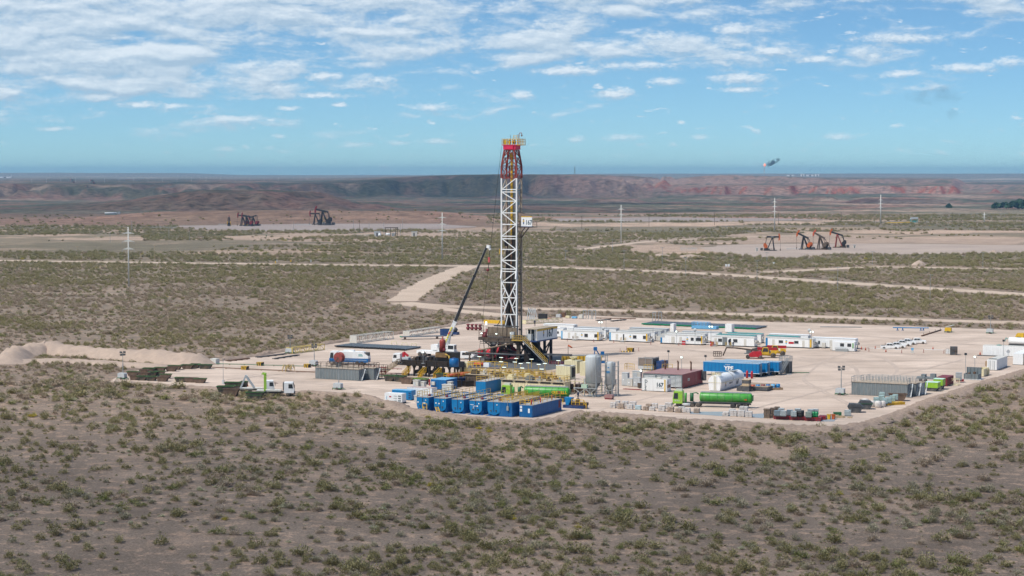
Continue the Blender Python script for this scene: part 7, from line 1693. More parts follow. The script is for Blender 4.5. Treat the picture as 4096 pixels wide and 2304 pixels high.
t = thing('van', 'blue and white van behind the cream box, left of the rig legs', 'van', cA(1185, 545), R(-10)); b = MB(); b.box(-1.6, 0, -1, 1, .5, 1.8); b.build('rear_body', 'blue2', t); b = MB(); b.prism([(0, .5), (3.0, .5), (3.9, 1.2), (3.2, 2.1), (0, 2.2)], -1.0, 1.0); c = b.build('cab', 'white', t); b = MB(); b.prism([(.5, 1.3), (3.1, 1.3), (2.9, 1.95), (.6, 2.0)], -1.03, -1.001); b.build('side_window', 'glass', c)
for x in (-.9, 2.6): wheel(t, x, -.9, .4, .25)
# ---- green tankers
def tanker(a, b_, label, cabonly_text=True, logo=None):
  d = a - b_; L_ = d.length; t = thing('vacuum_tanker', label, 'tank truck', b_, math.atan2(d.y, d.x), 'green vacuum tankers')
  truck_cab(t, L_, 'lime', 3.35)
  x1 = L_ * .66; r = 1.05
  b = MB(); b.lathe([(.55, -.1), (r * .96, .15), (r, .3), (r, x1 - .3), (r * .95, x1 - .1), (.6, x1 + .05)], 22, 'x', (0, 0, 2.15)); tk = b.build('tank', 'green', t)
  b = MB()
  for i in range(7): b.lathe([(r + .03, 0), (r + .03, .07)], 22, 'x', (.8 + i * (x1 - 1.4) / 6, 0, 2.15))
  b.build('tank_band', 'dkgreen', t)
  b = MB(); b.box(.2, x1 - .1, -.3, .3, 3.18, 3.25); b.bar((.3, -.35, 3.3), (x1 - .2, -.35, 3.3), .06); b.build('top_walkway', 'greysteel', t)
  b = MB(); b.box(.2, L_ - 2.2, -.45, .45, .75, 1.0); b.box(.3, x1, .9, 1.1, 1.15, 1.3); b.build('chassis', 'darkgrey', t)
  for x in (1.3, 2.6, 4.0) if L_ > 15.5 else (1.3, 2.6):
    for y in (-1.0, 1.0): wheel(t, x, y, .52)
  for x in (x1 + .2, x1 + 1.55, L_ - 1.2):
    for y in (-1.0, 1.0): wheel(t, x, y, .52)
  b = MB(); b.bar((L_ - 2.7, .5, 1.0), (L_ - 2.7, .5, 3.0), .28, 10); b.build('upright_tank', 'green', t); b = MB(); b.bar((L_ - 4.0, .2, 1.2), (L_ - 4.0, .2, 3.0), .4, 10); b.path([(L_ - 4.0, .2, 2.9), (x1 + .8, .2, 3.1), (x1 + .3, .2, 2.8)], .14, 6); b.build('vacuum_pump', 'dkgreen', t)
  b = MB(); b.bar((L_ - 2.3, .95, .55), (L_ - 3.8, .95, .55), .32, 10); b.build('fuel_tank', 'ltgrey', t)
  b = MB(); b.box(L_ - 1.9, L_ - .6, -.6, .6, 3.35, 3.8); b.build('roof_box', 'offwhite', t)
  b = MB(); b.box(-.25, -.1, -.6, .6, 1.6, 2.8); b.box(-.1, 0, .5, .9, 1.2, 1.6); b.build('rear_door', 'dkgreen', t)
  b = MB(); b.box(1.0, 1.5, r, r + .04, 1.75, 2.05); b.build('orange_plate', 'orange', t)
  if logo:
    # letters stand off the camera-facing side of the tank (local +y), read from the other way round
    x = x1 * .37
    for ch, m_ in zip(logo, ['yellow'] * 3 + ['red'] + ['yellow'] * 3):
      lettering(ch, .82, m_, t, (x, r + .03, 1.85), (HP, 0, math.pi), 'lettering', bold=.035, xs=.9, ext=.02); x -= .50 if ch != 'X' else .58
  lettering('CREXELL', .38, 'textwhite' if not logo else 'text', t, (L_ - .25, 1.23, 1.25), (HP, 0, math.pi), 'lettering', xs=.85)
  return t
tanker(cG(1262, 1050), cH(1100, 1165), 'green vacuum tanker with a lime cab parked in front of the white fuel tank'); tanker(at(2009, 1599), at(2277, 1607.5), 'green vacuum tanker lettered CREXELL, behind the blue mud tanks', logo='CREXELL')
# ---- pallets along the front edge
def pallet(p, w, h, kind, label, rz=TH + R(10)):
  t = thing('sack_pallet', label, 'pallet', p, rz, 'pallets of sacks along the front edge of the pad'); rg_ = random.Random(int(p.x * 97)); b = MB(); n = max(4, int(h / .16))
  for k in range(n):
    z0_ = .14 + k * (h - .14) / n; z1_ = z0_ + (h - .14) / n - .015
    for i in range(2):
      j = rg_.uniform(-.05, .05); x0_ = i * w / 2 + .01 + j; b.prism([(x0_ + .04, z0_), (x0_ + w / 2 - .05, z0_), (x0_ + w / 2 - .01, (z0_ + z1_) / 2), (x0_ + w / 2 - .05, z1_), (x0_ + .04, z1_), (x0_, (z0_ + z1_) / 2)], j, 1.05 + j)
  b.build('sacks', kind, t); b = MB(); b.box(-.03, w + .03, -.03, 1.1, .08, .14); b.box(0, w, 0, .1, 0, .08); b.box(0, w, .95, 1.05, 0, .08); b.build('pallet_base', 'wood', t)
  return t
PB = [(cG, 168, 1090, 1.2, 1.25, 'bag', 'leftmost sack pallet, in front of the smaller silo'), (cG, 306, 1100, 1.25, 1.2, 'bag2', 'brownish sack pallet, second from the left'), (cG, 452, 1112, 1.3, 1.1, 'bag', 'third sack pallet from the left, loosely wrapped'), (cG, 596, 1120, 1.3, 1.0, 'paleb', 'pale blue wrapped pallet among the sack pallets'), (cG, 730, 1130, 1.1, .95, 'bag2', 'low brown pallet right of the pale blue one'),
    (cG, 840, 1135, 1.2, .85, 'bag', 'low white pallet with a yellow strap'), (cG, 998, 1146, 1.4, 1.35, 'bag', 'tall white sack pallet left of the tanker cab'), (cG, 1152, 1155, 1.3, 1.1, 'bag2', 'dusty sack pallet below the tanker cab'), (cG, 1290, 1165, 1.2, .95, 'bag2', 'low dusty pallet below the tanker front wheel'), (cG, 1420, 1172, 1.5, 1.1, 'bag', 'white sack pallet in front of the tanker fuel tank'), (cG, 1602, 1172, 1.2, 1.0, 'bag2', 'single pallet standing apart at the edge of the grey sheet'),
    (cG, 255, 1060, 1.0, 1.3, 'bag', 'pallet in the second row behind the leftmost ones'), (cG, 372, 1068, 1.3, 1.3, 'bag', 'white heaped pallet in the second row, left part'), (cG, 500, 1075, 1.4, 1.25, 'bag', 'white pallet in the second row behind the pale blue one'), (cG, 780, 1090, 1.2, 1.0, 'bag2', 'brownish pallet in the second row, middle'), (cG, 885, 1092, 1.2, 1.1, 'bag', 'white pallet in the second row, middle'), (cG, 1110, 1105, 1.5, 1.4, 'bag', 'tall white pallet in the second row beside the tanker cab'), (cG, 1335, 1125, 1.4, .8, 'bag', 'low white pallet in the second row under the tanker'),
    (cH, 592, 1300, 1.3, .95, 'bag', 'white wrapped pallet at the left of the right-hand sack group'), (cH, 727, 1310, 1.35, 1.3, 'bag', 'tall white pallet, second of the right-hand sack group'), (cH, 852, 1316, 1.4, 1.35, 'bag', 'tall white pallet in the middle of the right-hand sack group'), (cH, 983, 1324, 1.4, 1.3, 'bag', 'white pallet at the right of the right-hand sack group'), (cH, 700, 1265, 1.3, 1.1, 'bag', 'white pallet behind the right-hand sack group, left'), (cH, 880, 1262, 1.7, 1.6, 'bag', 'highest heap of white sacks behind the right-hand group'),
    (cH, 1296, 1338, 1.3, 2.0, 'pal', 'tall dark stack of empty pallets'), (cH, 1405, 1322, 1.2, 2.0, 'pal', 'second tall stack of empty pallets, behind the first'), (cH, 1470, 1302, 1.1, 2.0, 'pal', 'farthest tall stack of empty pallets')]
mat('pale_blue_wrap', (.48, .60, .62), .4, var=.08)
for f, x, y, w, h, k, lab in PB: pallet(f(x, y), w, h, {'paleb': MATS['pale_blue_wrap'], 'pal': mat('dark_timber', (.20, .15, .11), .8, var=.25)}.get(k, k), lab)
for (pts, lab) in (([cG(1560, 1150), cG(2110, 1150), cG(2600, 1250), cG(2080, 1225), cG(1540, 1185)], 'grey_sheet'), ([cH(1050, 1270), cH(1300, 1258), cH(1330, 1340), cH(1120, 1325)], 'grey_sheet'), ([cH(2200, 1395), cH(2420, 1300), cH(2560, 1300), cH(2500, 1395)], 'grey_sheet')):
  ms = MB(); ms.add([(q.x, q.y, .075) for q in pts], [tuple(range(len(pts)))]); o = ms.build('ground_sheet', mat('grey_plastic_sheet', (.28, .34, .38), .5, var=.1, dirt=DUST, dfac=.5)); tag(o, ['grey plastic sheet under the right-hand sack pallets', 'grey plastic sheet between the sacks and the stacks of pallets', 'grey plastic sheet under the yellow and orange bins'][[1560, 1050, 2200].index({0: 1560}.get(0)) if False else 0 if pts[0].x < 48 else (1 if pts[0].x < 62 else 2)], 'sheet')
def ibc(p, label, m='ibc', s=1.0, h=1.15, grp='plastic liquid totes in cages'):
  t = thing('liquid_tote', label, 'tote', p, TH + R(10), grp); b = MB(); b.box(.05, 1.15 * s, .05, 1.0, .17, h); b.build('bottle', m, t)
  b = MB()
  for i in range(6): x = i * 1.2 * s / 5; b.bar((x, 0, .15), (x, 0, h), .018); b.bar((x, 1.05, .15), (x, 1.05, h), .018)
  for z in (.3, .6, .9, h): b.bar((0, 0, z), (1.2 * s, 0, z), .018); b.bar((1.2 * s, 0, z), (1.2 * s, 1.05, z), .018)
  b.build('cage', 'greysteel', t); b = MB(); b.box(0, 1.2 * s, 0, 1.05, 0, .15); b.build('tote_base', 'darkgrey', t); return t
def bund(a, w, label, m='dkred', d=2.4, h=.75, rz=TH + R(10)):
  t = thing('spill_tray', label, 'tray', a, rz, 'spill trays at the front right of the pad'); b = MB(); b.box(0, w, 0, d, 0, h); b.build('tray_wall', m, t); b = MB()
  for i in range(5): b.box(i * w / 4.2, i * w / 4.2 + .08, -.05, 0, 0, h)
  b.box(-.05, w + .05, -.06, .04, h - .06, h + .04); b.build('edge', 'red' if m == 'dkred' else m, t); return t
bund(cH(1467, 1352), 3.6, 'red spill tray under the blue-grey and white totes'); bund(cH(1742, 1368), 3.7, 'red spill tray under the black drums'); bund(cH(1999, 1382), 3.2, 'red spill tray under the green drums'); bund(cH(2232, 1362), 1.4, 'short red spill tray right of the green drums')
mbg = mat('blue_grey_tote', (.20, .30, .36), .4, var=.1); mgr = mat('mossy_tote', (.36, .44, .36), .5, var=.15)
Z7 = .78
for (x, y, m_, lab) in ((1472, 1300, mbg, 'blue-grey tote at the left of the first red tray'), (1578, 1306, 'ibc', 'whitish tote in the middle of the first red tray'), (1690, 1290, mbg, 'blue-grey tote at the right of the first red tray'), (1540, 1262, 'ibc', 'whitish tote at the back of the first red tray'), (1757, 1313, 'ibc', 'whitish tote on the tray of black drums'), (1825, 1268, 'ibc', 'whitish tote behind the black drums'), (2008, 1326, mgr, 'mossy green tote left of the green drums'), (2045, 1280, 'ibc', 'whitish tote behind the mossy green one'), (2122, 1275, 'ibc', 'whitish tote behind the green drums')): ibc(cH(x, y, Z7), lab, m_)
for (x, y, m_, lab) in ((1872, 1308, 'black', 'left black drum on the middle red tray'), (1905, 1312, 'black', 'black drum second from left on the middle red tray'), (1935, 1314, 'black', 'black drum third from left on the middle red tray'), (1960, 1300, 'black', 'right black drum on the middle red tray'), (2148, 1318, 'dkgreen', 'left green drum on the right red tray'), (2200, 1320, 'dkgreen', 'right green drum on the right red tray')):
  t = thing('drum', lab, 'drum', cH(x, y, Z7), 0, 'drums on the red trays'); b = MB(); b.lathe([(.33, 0), (.33, .4), (.36, .42), (.33, .45), (.33, .8), (.36, .82), (.33, .85), (.33, 1.2)], 12); b.build('barrel', mat('green_drum', (.02, .28, .10), .4) if m_ == 'dkgreen' else m_, t); b = MB(); b.lathe([(.31, 1.2), (.28, 1.23), (.05, 1.23)], 10); b.build('lid', 'darkgrey', t)
for (x, y, m_, lab) in ((2412, 1355, 'yellow', 'yellow wheeled bin at the front right corner'), (2487, 1355, 'orange', 'orange wheeled bin at the front right corner')):
  t = thing('wheeled_bin', lab, 'bin', cH(x, y), TH); b = MB(); b.prism([(-.25, 0), (.25, 0), (.33, 1.0), (-.33, 1.0)], -.3, .3); b.build('bin_body', m_, t); b = MB(); b.box(-.36, .36, -.34, .38, 1.0, 1.08); b.build('lid', m_, t)
ibc(cI(248, 860), 'white caged tote beside the black covered skips', 'ibc', 1.1, 1.3); rb = thing('rubbish_heap', 'heap of boards and plastic beside the orange bin', 'rubbish', cI(190, 880), 0); b = MB()
for k in range(12): x = random.uniform(-1.6, 1.6); y = random.uniform(-.8, 1.2); b.box(x, x + random.uniform(.3, 1.1), y, y + .5, .05, random.uniform(.15, .6))
b.build('boards', 'pale', rb); b = MB(); b.box(-1.0, .6, 1.3, 2.1, 0, 1.0); b.build('dark_box', 'dkgreen', rb)
for i, (x, y, w, h, m_, lab) in enumerate(((500, 738, 1.3, 1.3, 'bag', 'white sack at the left of the white sack group'), (565, 742, 1.3, 1.4, 'bag', 'white sack, second of the white sack group'), (638, 750, 1.5, 1.5, 'bag', 'large white sack in the middle of the group'), (720, 742, 1.0, 1.4, 'bag', 'white sack next to the yellow tray'), (470, 700, 1.5, 1.2, 'bag', 'white sack at the back of the white sack group'))):
  t = thing('bulk_sack', lab, 'sack', cI(x, y), TH + R(10), 'white bulk sacks on the right of the pad'); b = MB(); b.lathe([(w * .42, 0), (w * .52, .25 * h), (w * .52, .7 * h), (w * .46, .92 * h), (w * .2, h)], 8, c=(w / 2, .5, 0)); b.build('sack', m_, t)
bund(cI(780, 722), 5.0, 'yellow spill tray under the caged totes', 'yellow', 1.6, .6, TH + R(48))
for (x, y, lab) in ((625, 690, 'caged tote at the left back of the tote group'), (690, 668, 'caged tote in the second place of the tote group'), (735, 702, 'caged tote next to the white sacks'), (785, 690, 'caged tote in the middle of the yellow tray'), (832, 672, 'caged tote at the right of the yellow tray'), (870, 652, 'caged tote at the far right end of the group'), (700, 625, 'caged tote behind the group, topmost')): ibc(cI(x, y, .5), lab, mat('aqua_tote', (.48, .68, .66), .4, var=.08), 1.0, 1.3)
ibc(cI(1690, 395, .6), 'greyish caged tote on a red base left of the grey open box', 'ltgrey', 1.2, 1.9); bund(cI(1690, 410), 1.9, 'red base under the greyish caged tote', 'dkred', 1.4, .55)
# ---- pipe layers: every pipe is a thing
def pipe_layer(a, b_, n, L_, r, tip, label, grp, z=.45):
  d = (b_ - a); L0 = None; me = None; uv = d.normalized(); pv = V
  for i in range(n):
    p = a.lerp(b_, i / (n - 1)); k = random.uniform(-.35, .35)
    if me is None:
      t = thing('drill_pipe', label, 'pipe', p + V * k + Vector((0, 0, z)), TH, grp); b = MB(); b.bar((0, 0, 0), (0, L_, 0), r, 6); b.build('pipe_body', 'pipegrey', t); b = MB(); b.bar((0, -.25, 0), (0, 0, 0), r * 1.25, 6); b.build('thread_cap', tip, t); me = t
    else: copy_thing(me, p + V * k + Vector((0, 0, z)))
  for j in range(3):
    e = d; t = thing('pipe_rack', ['front', 'middle', 'rear'][j] + ' low rail under the ' + grp, 'rack', a + V * (1 + j * (L_ - 2) / 2), math.atan2(d.y, d.x)); b = MB(); b.box(-.3, d.length + .3, -.1, .1, .15, z - r); b.build('beam', 'darkgrey', t); b = MB()
    for q in range(6): b.box(q * d.length / 5 - .15, q * d.length / 5 + .15, -.2, .2, 0, .15)
    b.build('foot', 'wood', t)
pipe_layer(cK(1350, 305), cC(1060, 790), 78, 9.6, .145, 'black', 'grey steel drill pipe lying side by side behind the white and blue truck', 'wide grey pipe layer on the left')
pipe_layer(at(2570, 1300), cF(1200, 170), 96, 11.5, .19, 'greenpro', 'dark casing pipe with a green end cap lying behind the camp', 'dark pipe layer with green caps behind the camp')
t = thing('pipe_bundle', 'narrow raised bundle of dark pipes left of the crane', 'pipe rack', cC(1010, 580), TH + R(42)); b = MB()
for k in range(9): b.bar((0, k * .28, .9), (13, k * .28, .9), .13, 6)
b.build('pipes', 'pipegrey', t); b = MB(); b.box(1, 1.2, 0, 2.4, 0, .77); b.box(11, 11.2, 0, 2.4, 0, .77); b.build('trestle', 'brownpipe', t)
b = MB()
for k in range(9): b.bar((-.3, k * .28, .9), (0, k * .28, .9), .15, 6)
b.build('thread_cap', 'greenpro', t)
for (x, y, lab) in ((800, 665, 'left cream trestle behind the wide pipe layer'), (1000, 690, 'middle cream trestle behind the wide pipe layer'), (1180, 705, 'right cream trestle behind the wide pipe layer')):
  t = thing('trestle', lab, 'trestle', cC(x, y), TH + R(15)); b = MB(); b.bar((0, 0, .9), (1.6, 0, .9), .07); b.bar((0, -.3, 0), (.1, 0, .9), .06); b.bar((0, .3, 0), (.1, 0, .9), .06); b.bar((1.6, -.3, 0), (1.5, 0, .9), .06); b.bar((1.6, .3, 0), (1.5, 0, .9), .06); b.build('frame', 'cream', t)
# lattice sections lying on the ground
def lattice(a, b_, w, h, m, label, name='lattice_section'):
  d = b_ - a; L_ = d.length; t = thing(name, label, 'lattice frame', a, math.atan2(d.y, d.x)); b = MB()
  for y in (0, w):
    for z in (.15, h): b.bar((0, y, z), (L_, y, z), .09)
  n = max(2, int(L_ / 2))
  for i in range(n + 1):
    x = i * L_ / n
    for y in (0, w): b.bar((x, y, .15), (x, y, h), .07)
    b.bar((x, 0, h), (x, w, h), .06)
    if i < n: b.bar((x, 0, .15 if i % 2 else h), (x + L_ / n, 0, h if i % 2 else .15), .06)
  b.build('chords', m, t); b = MB(); b.box(-.1, .05, 0, w, .15, h); b.build('end_plate', m, t); return t
lattice(cC(130, 650), cC(840, 560), 2.4, 2.3, 'offwhite', 'long white lattice frame lying behind the wide pipe layer'); lattice(cC(1150, 520), cC(1740, 430), 2.2, 1.7, 'offwhite', 'farther white lattice frame lying left of the crane'); lattice(cK(310, 470), cK(1090, 370), 2.2, 1.7, mat('pale_yellow_paint', (.62, .48, .16), .5, var=.1), 'pale yellow lattice frame lying beside the left back light tower'); lattice(cE(20, 420), cE(640, 385), 2.0, 1.3, 'cream', 'cream lattice sections lying behind the rig near the camp')
t = unit('blue_crate', 'dark blue open crate at the foot of the white lattice frames', 'crate', cC(1740, 505), 3.2, 2.4, 2.2, 'darkblue', 'black', .4)
t = thing('blue_machine', 'small dark machine on a blue base right of the crane boom', 'machine', cC(1960, 480), TH); b = MB(); b.box(0, 2.0, 0, 1.6, 0, .9); b.build('base', 'darkblue', t); b = MB(); b.lathe([(.5, 0), (.9, .7), (.4, 1.4)], 10, c=(.9, .8, .9)); b.build('machine_body', 'darkgrey', t)
t = thing('red_valve_stack', 'group of red valve assemblies standing behind the crane boom', 'valves', cA(1285, 140), TH);
for i in range(4): b = MB(); b.lathe([(.55, 0), (.45, .5), (.8, .6), (.8, 1.1), (.4, 1.3), (.4, 1.9), (.8, 2.0), (.5, 2.4)], 10, c=(i * 1.7, 0, 0)); b.build('valve_body', 'dkred', t); t.scale = (.85,) * 3
t = thing('yellow_beam', 'long yellow box beam lying behind the rig floor', 'beam', at(1935, 1300), TH); b = MB(); b.box(0, 8.5, 0, 1.0, .6, 1.7); b.build('box_beam', 'yellow', t); b = MB(); b.box(.5, .8, 0, 1, 0, .6); b.box(7, 7.3, 0, 1, 0, .6); b.build('foot', 'wood', t)
# goal-post frames at the back edge
for (x, y, lab) in ((1000, 330, 'leftmost of three tall grey racks at the back of the pad'), (1090, 332, 'middle one of three tall grey racks at the back of the pad'), (1165, 330, 'right one of three tall grey racks at the back of the pad'), (2193, 365, 'left one of two tall grey racks right of the dark pipe layer'), (2293, 360, 'right one of two tall grey racks right of the dark pipe layer')):
  t = thing('goalpost_rack', lab, 'frame', cE(x, y), TH); b = MB()
  for k in (0, 1.1): b.bar((k - .25, 0, 0), (k, 0, .6), .1); b.bar((k, 0, .6), (k, 0, 3.1), .09)
  b.bar((0, 0, 3.1), (1.1, 0, 3.1), .14); b.bar((0, 0, 2), (1.1, 0, 2), .05); b.build('post', 'greysteel', t)
t = thing('white_trestle', 'cluster of tall white A-frames behind the rig', 'frame', cE(30, 365), TH); b = MB()
for k in range(4): b.bar((k * .8, 0, 0), (k * .8 + .7, 0, 4.6), .1); b.bar((k * .8 + 1.7, 0, 0), (k * .8 + .7, 0, 4.6), .1)
b.build('leg', 'ltgrey', t)
for (x, y, w, h, m_, lab) in ((225, 330, 3.0, 1.9, 'black', 'dark frame table behind the camp near the white A-frames'), (530, 305, 1.6, 1.2, 'ltgrey', 'grey box at the back edge of the pad'), (610, 300, 1.6, 1.8, 'brownpipe', 'brown machine at the back edge of the pad'), (695, 315, 1.5, .9, 'cream', 'cream box at the back edge of the pad'), (800, 322, 1.7, .8, 'ltblue', 'bluish low box at the back edge of the pad'), (920, 325, 1.4, 1.5, 'offwhite', 'off-white box left of the three tall racks'), (385, 335, 1.0, .5, 'orangered', 'small orange box behind the camp')):
  t = thing('stored_box', lab, 'box', cE(x, y), TH); b = MB(); b.box(0, w, 0, 1.2, .2, h); b.build('case', m_, t); b = MB(); b.box(0, .2, 0, 1.2, 0, .2); b.box(w - .2, w, 0, 1.2, 0, .2); b.build('runner', 'wood', t)
for (a, e, lab) in ((cE(1210, 322), cE(1900, 335), 'long brown pipe lying behind the camp'), (cE(1240, 365), cE(1480, 345), 'dark ladder frame lying behind the camp'), (cE(1490, 375), cE(1740, 350), 'second dark ladder frame lying behind the camp'), (cD(1645, 283), cD(1930, 250), 'long rusty tray on the left back edge of the pad'), (cD(2030, 235), cD(2400, 190), 'dark pipes lying on the left back edge of the pad'), (cD(2250, 255), cD(2570, 205), 'grey pipe rails lying left of the service truck')):
  dd = e - a; t = thing('stored_pipe', lab, 'pipe', a, math.atan2(dd.y, dd.x)); b = MB(); b.bar((0, 0, .3), (dd.length, 0, .3), .16, 6); b.bar((0, .7, .3), (dd.length, .7, .3), .13, 6); b.build('tube', 'brownpipe' if 'rusty' in lab or 'brown' in lab else 'darkgrey', t); b = MB()
  for k in range(4): x = (k + .5) * dd.length / 4; b.box(x - .1, x + .1, -.3, 1.0, 0, .17)
  b.build('rest', 'grimy', t)
o = MB(); c_ = [cA(1090, 475), cA(1110, 440), cA(1400, 455), cA(1520, 480), cA(1500, 560), cA(1250, 540)]; o.add([(q.x, q.y, .085) for q in c_], [tuple(range(6))]); g = o.build('oily_mat', mat('dark_grey_liner', (.10, .105, .11), .7, var=.2, dirt=DUST, dfac=.3)); tag(g, 'dark grey liner spread on the pad left of the rig legs', 'liner')
o = MB(); c_ = [cB(560, 500), cB(980, 470), cB(1330, 500), cB(1300, 640), cB(900, 720), cB(0, 640), cB(-200, 590)]; o.add([(q.x, q.y, .095) for q in c_], [tuple(range(7))]); g = o.build('oily_mat', MATS['dark_grey_liner']); tag(g, 'dark grey liner under the rig and the mud tanks', 'liner')
b = MB(); b.box(0, 1.9, 0, 1.7, 0, 1.5); o = b.build('concrete_block', 'concrete', loc=cD(1415, 315), rz=TH); tag(o, 'pale concrete block at the tip of the soil bank', 'block')
for i, (x, y, lab) in enumerate(((375, 505, 'cone left of the nearest pickup'), (170, 512, 'left cone right of the ribbed cabin'), (230, 525, 'right cone right of the ribbed cabin'), (532, 552, 'cone in front of the nearest pickup'), (1228, 515, 'red flag marker on the rail right of the pickups'), (1926, 590, 'orange cone left of the long white container'))):
  t = thing('traffic_cone', 'orange ' + lab, 'cone', cJ(x, y)); b = MB(); b.lathe([(.25, .05), (.04, .9)], 8); b.build('cone', 'orangered', t); b = MB(); b.box(-.3, .3, -.3, .3, 0, .05); b.build('cone_base', 'orange', t)
def low_rail(a, e, label, m='rustred', h=1.0):
  d = e - a; t = thing('low_barrier', label, 'barrier', a, math.atan2(d.y, d.x)); b = MB(); n = max(1, int(d.length / 6)); b.bar((0, 0, h), (d.length, 0, h), .05); b.build('bar', 'white', t); b = MB()
  for k in range(n + 1): x = k * d.length / n; b.bar((x, 0, 0), (x, 0, h), .06); b.box(x - .3, x + .3, -.3, .3, 0, .06)
  b.build('post', m, t)
low_rail(cJ(280, 540), cJ(765, 565), 'low red and white barrier in front of the pickups'); low_rail(cJ(1090, 560), cJ(1390, 570), 'low barrier between the blue notice and the dark cabinet'); low_rail(cE(725, 710), cE(1180, 725), 'thin barrier in front of the first camp cabin', h=.9); low_rail(cE(1525, 738), cE(2160, 765), 'thin barrier in front of the second camp cabin', h=.9); low_rail(cF(330, 352), cF(700, 362), 'thin barrier in front of the third camp cabin', h=.9)
# ---- people
def person_mesh():
  J = [(0, 0, .95, .15), (0, 0, 1.2, .15), (0, 0, 1.42, .16), (0, 0, 1.52, .07), (0, 0, 1.66, .10), (0, 0, 1.74, .085), (-.10, 0, .88, .10), (-.12, .02, .5, .075), (-.13, 0, .09, .055), (-.13, .12, .04, .05), (.10, 0, .88, .10), (.12, .02, .5, .075), (.13, 0, .09, .055), (.13, .12, .04, .05), (-.2, 0, 1.42, .07), (-.26, 0, 1.14, .05), (-.24, .12, .92, .04), (.2, 0, 1.42, .07), (.26, 0, 1.14, .05), (.24, .12, .92, .04)]
  E = [(0, 1), (1, 2), (2, 3), (3, 4), (4, 5), (0, 6), (6, 7), (7, 8), (8, 9), (0, 10), (10, 11), (11, 12), (12, 13), (2, 14), (14, 15), (15, 16), (2, 17), (17, 18), (18, 19)]
  me = bpy.data.meshes.new('person_base'); me.from_pydata([j[:3] for j in J], E, []); o = bpy.data.objects.new('person_base', me); COL.objects.link(o)
  md = o.modifiers.new('s', 'SKIN'); sk = me.skin_vertices[0].data
  for i, j in enumerate(J): sk[i].radius = (j[3], j[3] * .85)
  sk[0].use_root = True; o.modifiers.new('u', 'SUBSURF').levels = 1
  dg = bpy.context.evaluated_depsgraph_get(); dg.update(); r = bpy.data.meshes.new_from_object(o.evaluated_get(dg)); bpy.data.objects.remove(o); r.name = 'person'; return r
PM = person_mesh()
def person(p, label, m, rz=0.0, hat='white'):
  me = PM.copy(); me.materials.clear(); me.materials.append(M(m)); o = bpy.data.objects.new('person', me); COL.objects.link(o); o.location = p; o.rotation_euler.z = rz; tag(o, label, 'person')
  b = MB(); b.lathe([(.13, 1.70), (.135, 1.76), (.09, 1.84), (.02, 1.86)], 10, c=(0, 0, 0)); b.build('hard_hat', hat, o); b = MB(); b.lathe([(.06, 1.56), (.085, 1.62), (.085, 1.70)], 8, c=(0, -.03, 0)); b.build('face', 'skin', o)
person(cA(752, 910), 'person in red overalls and a white helmet walking beside the blue container', 'hiviz', R(60)); person(cF(905, 345, .4), 'person in dark clothes standing in the open cabin doorway on the yellow steps', 'navy', R(200)); person(cF(952, 372), 'person in dark clothes standing on the ground right of the yellow steps', 'navy', R(170)); person(cB(825, 88, FZ + 2.75), 'person in navy overalls with a white helmet standing on the doghouse roof', 'navy', R(180)); person(cM(775, 1330), 'person in dark clothes with a white helmet near the mixing hopper', 'navy', R(150))

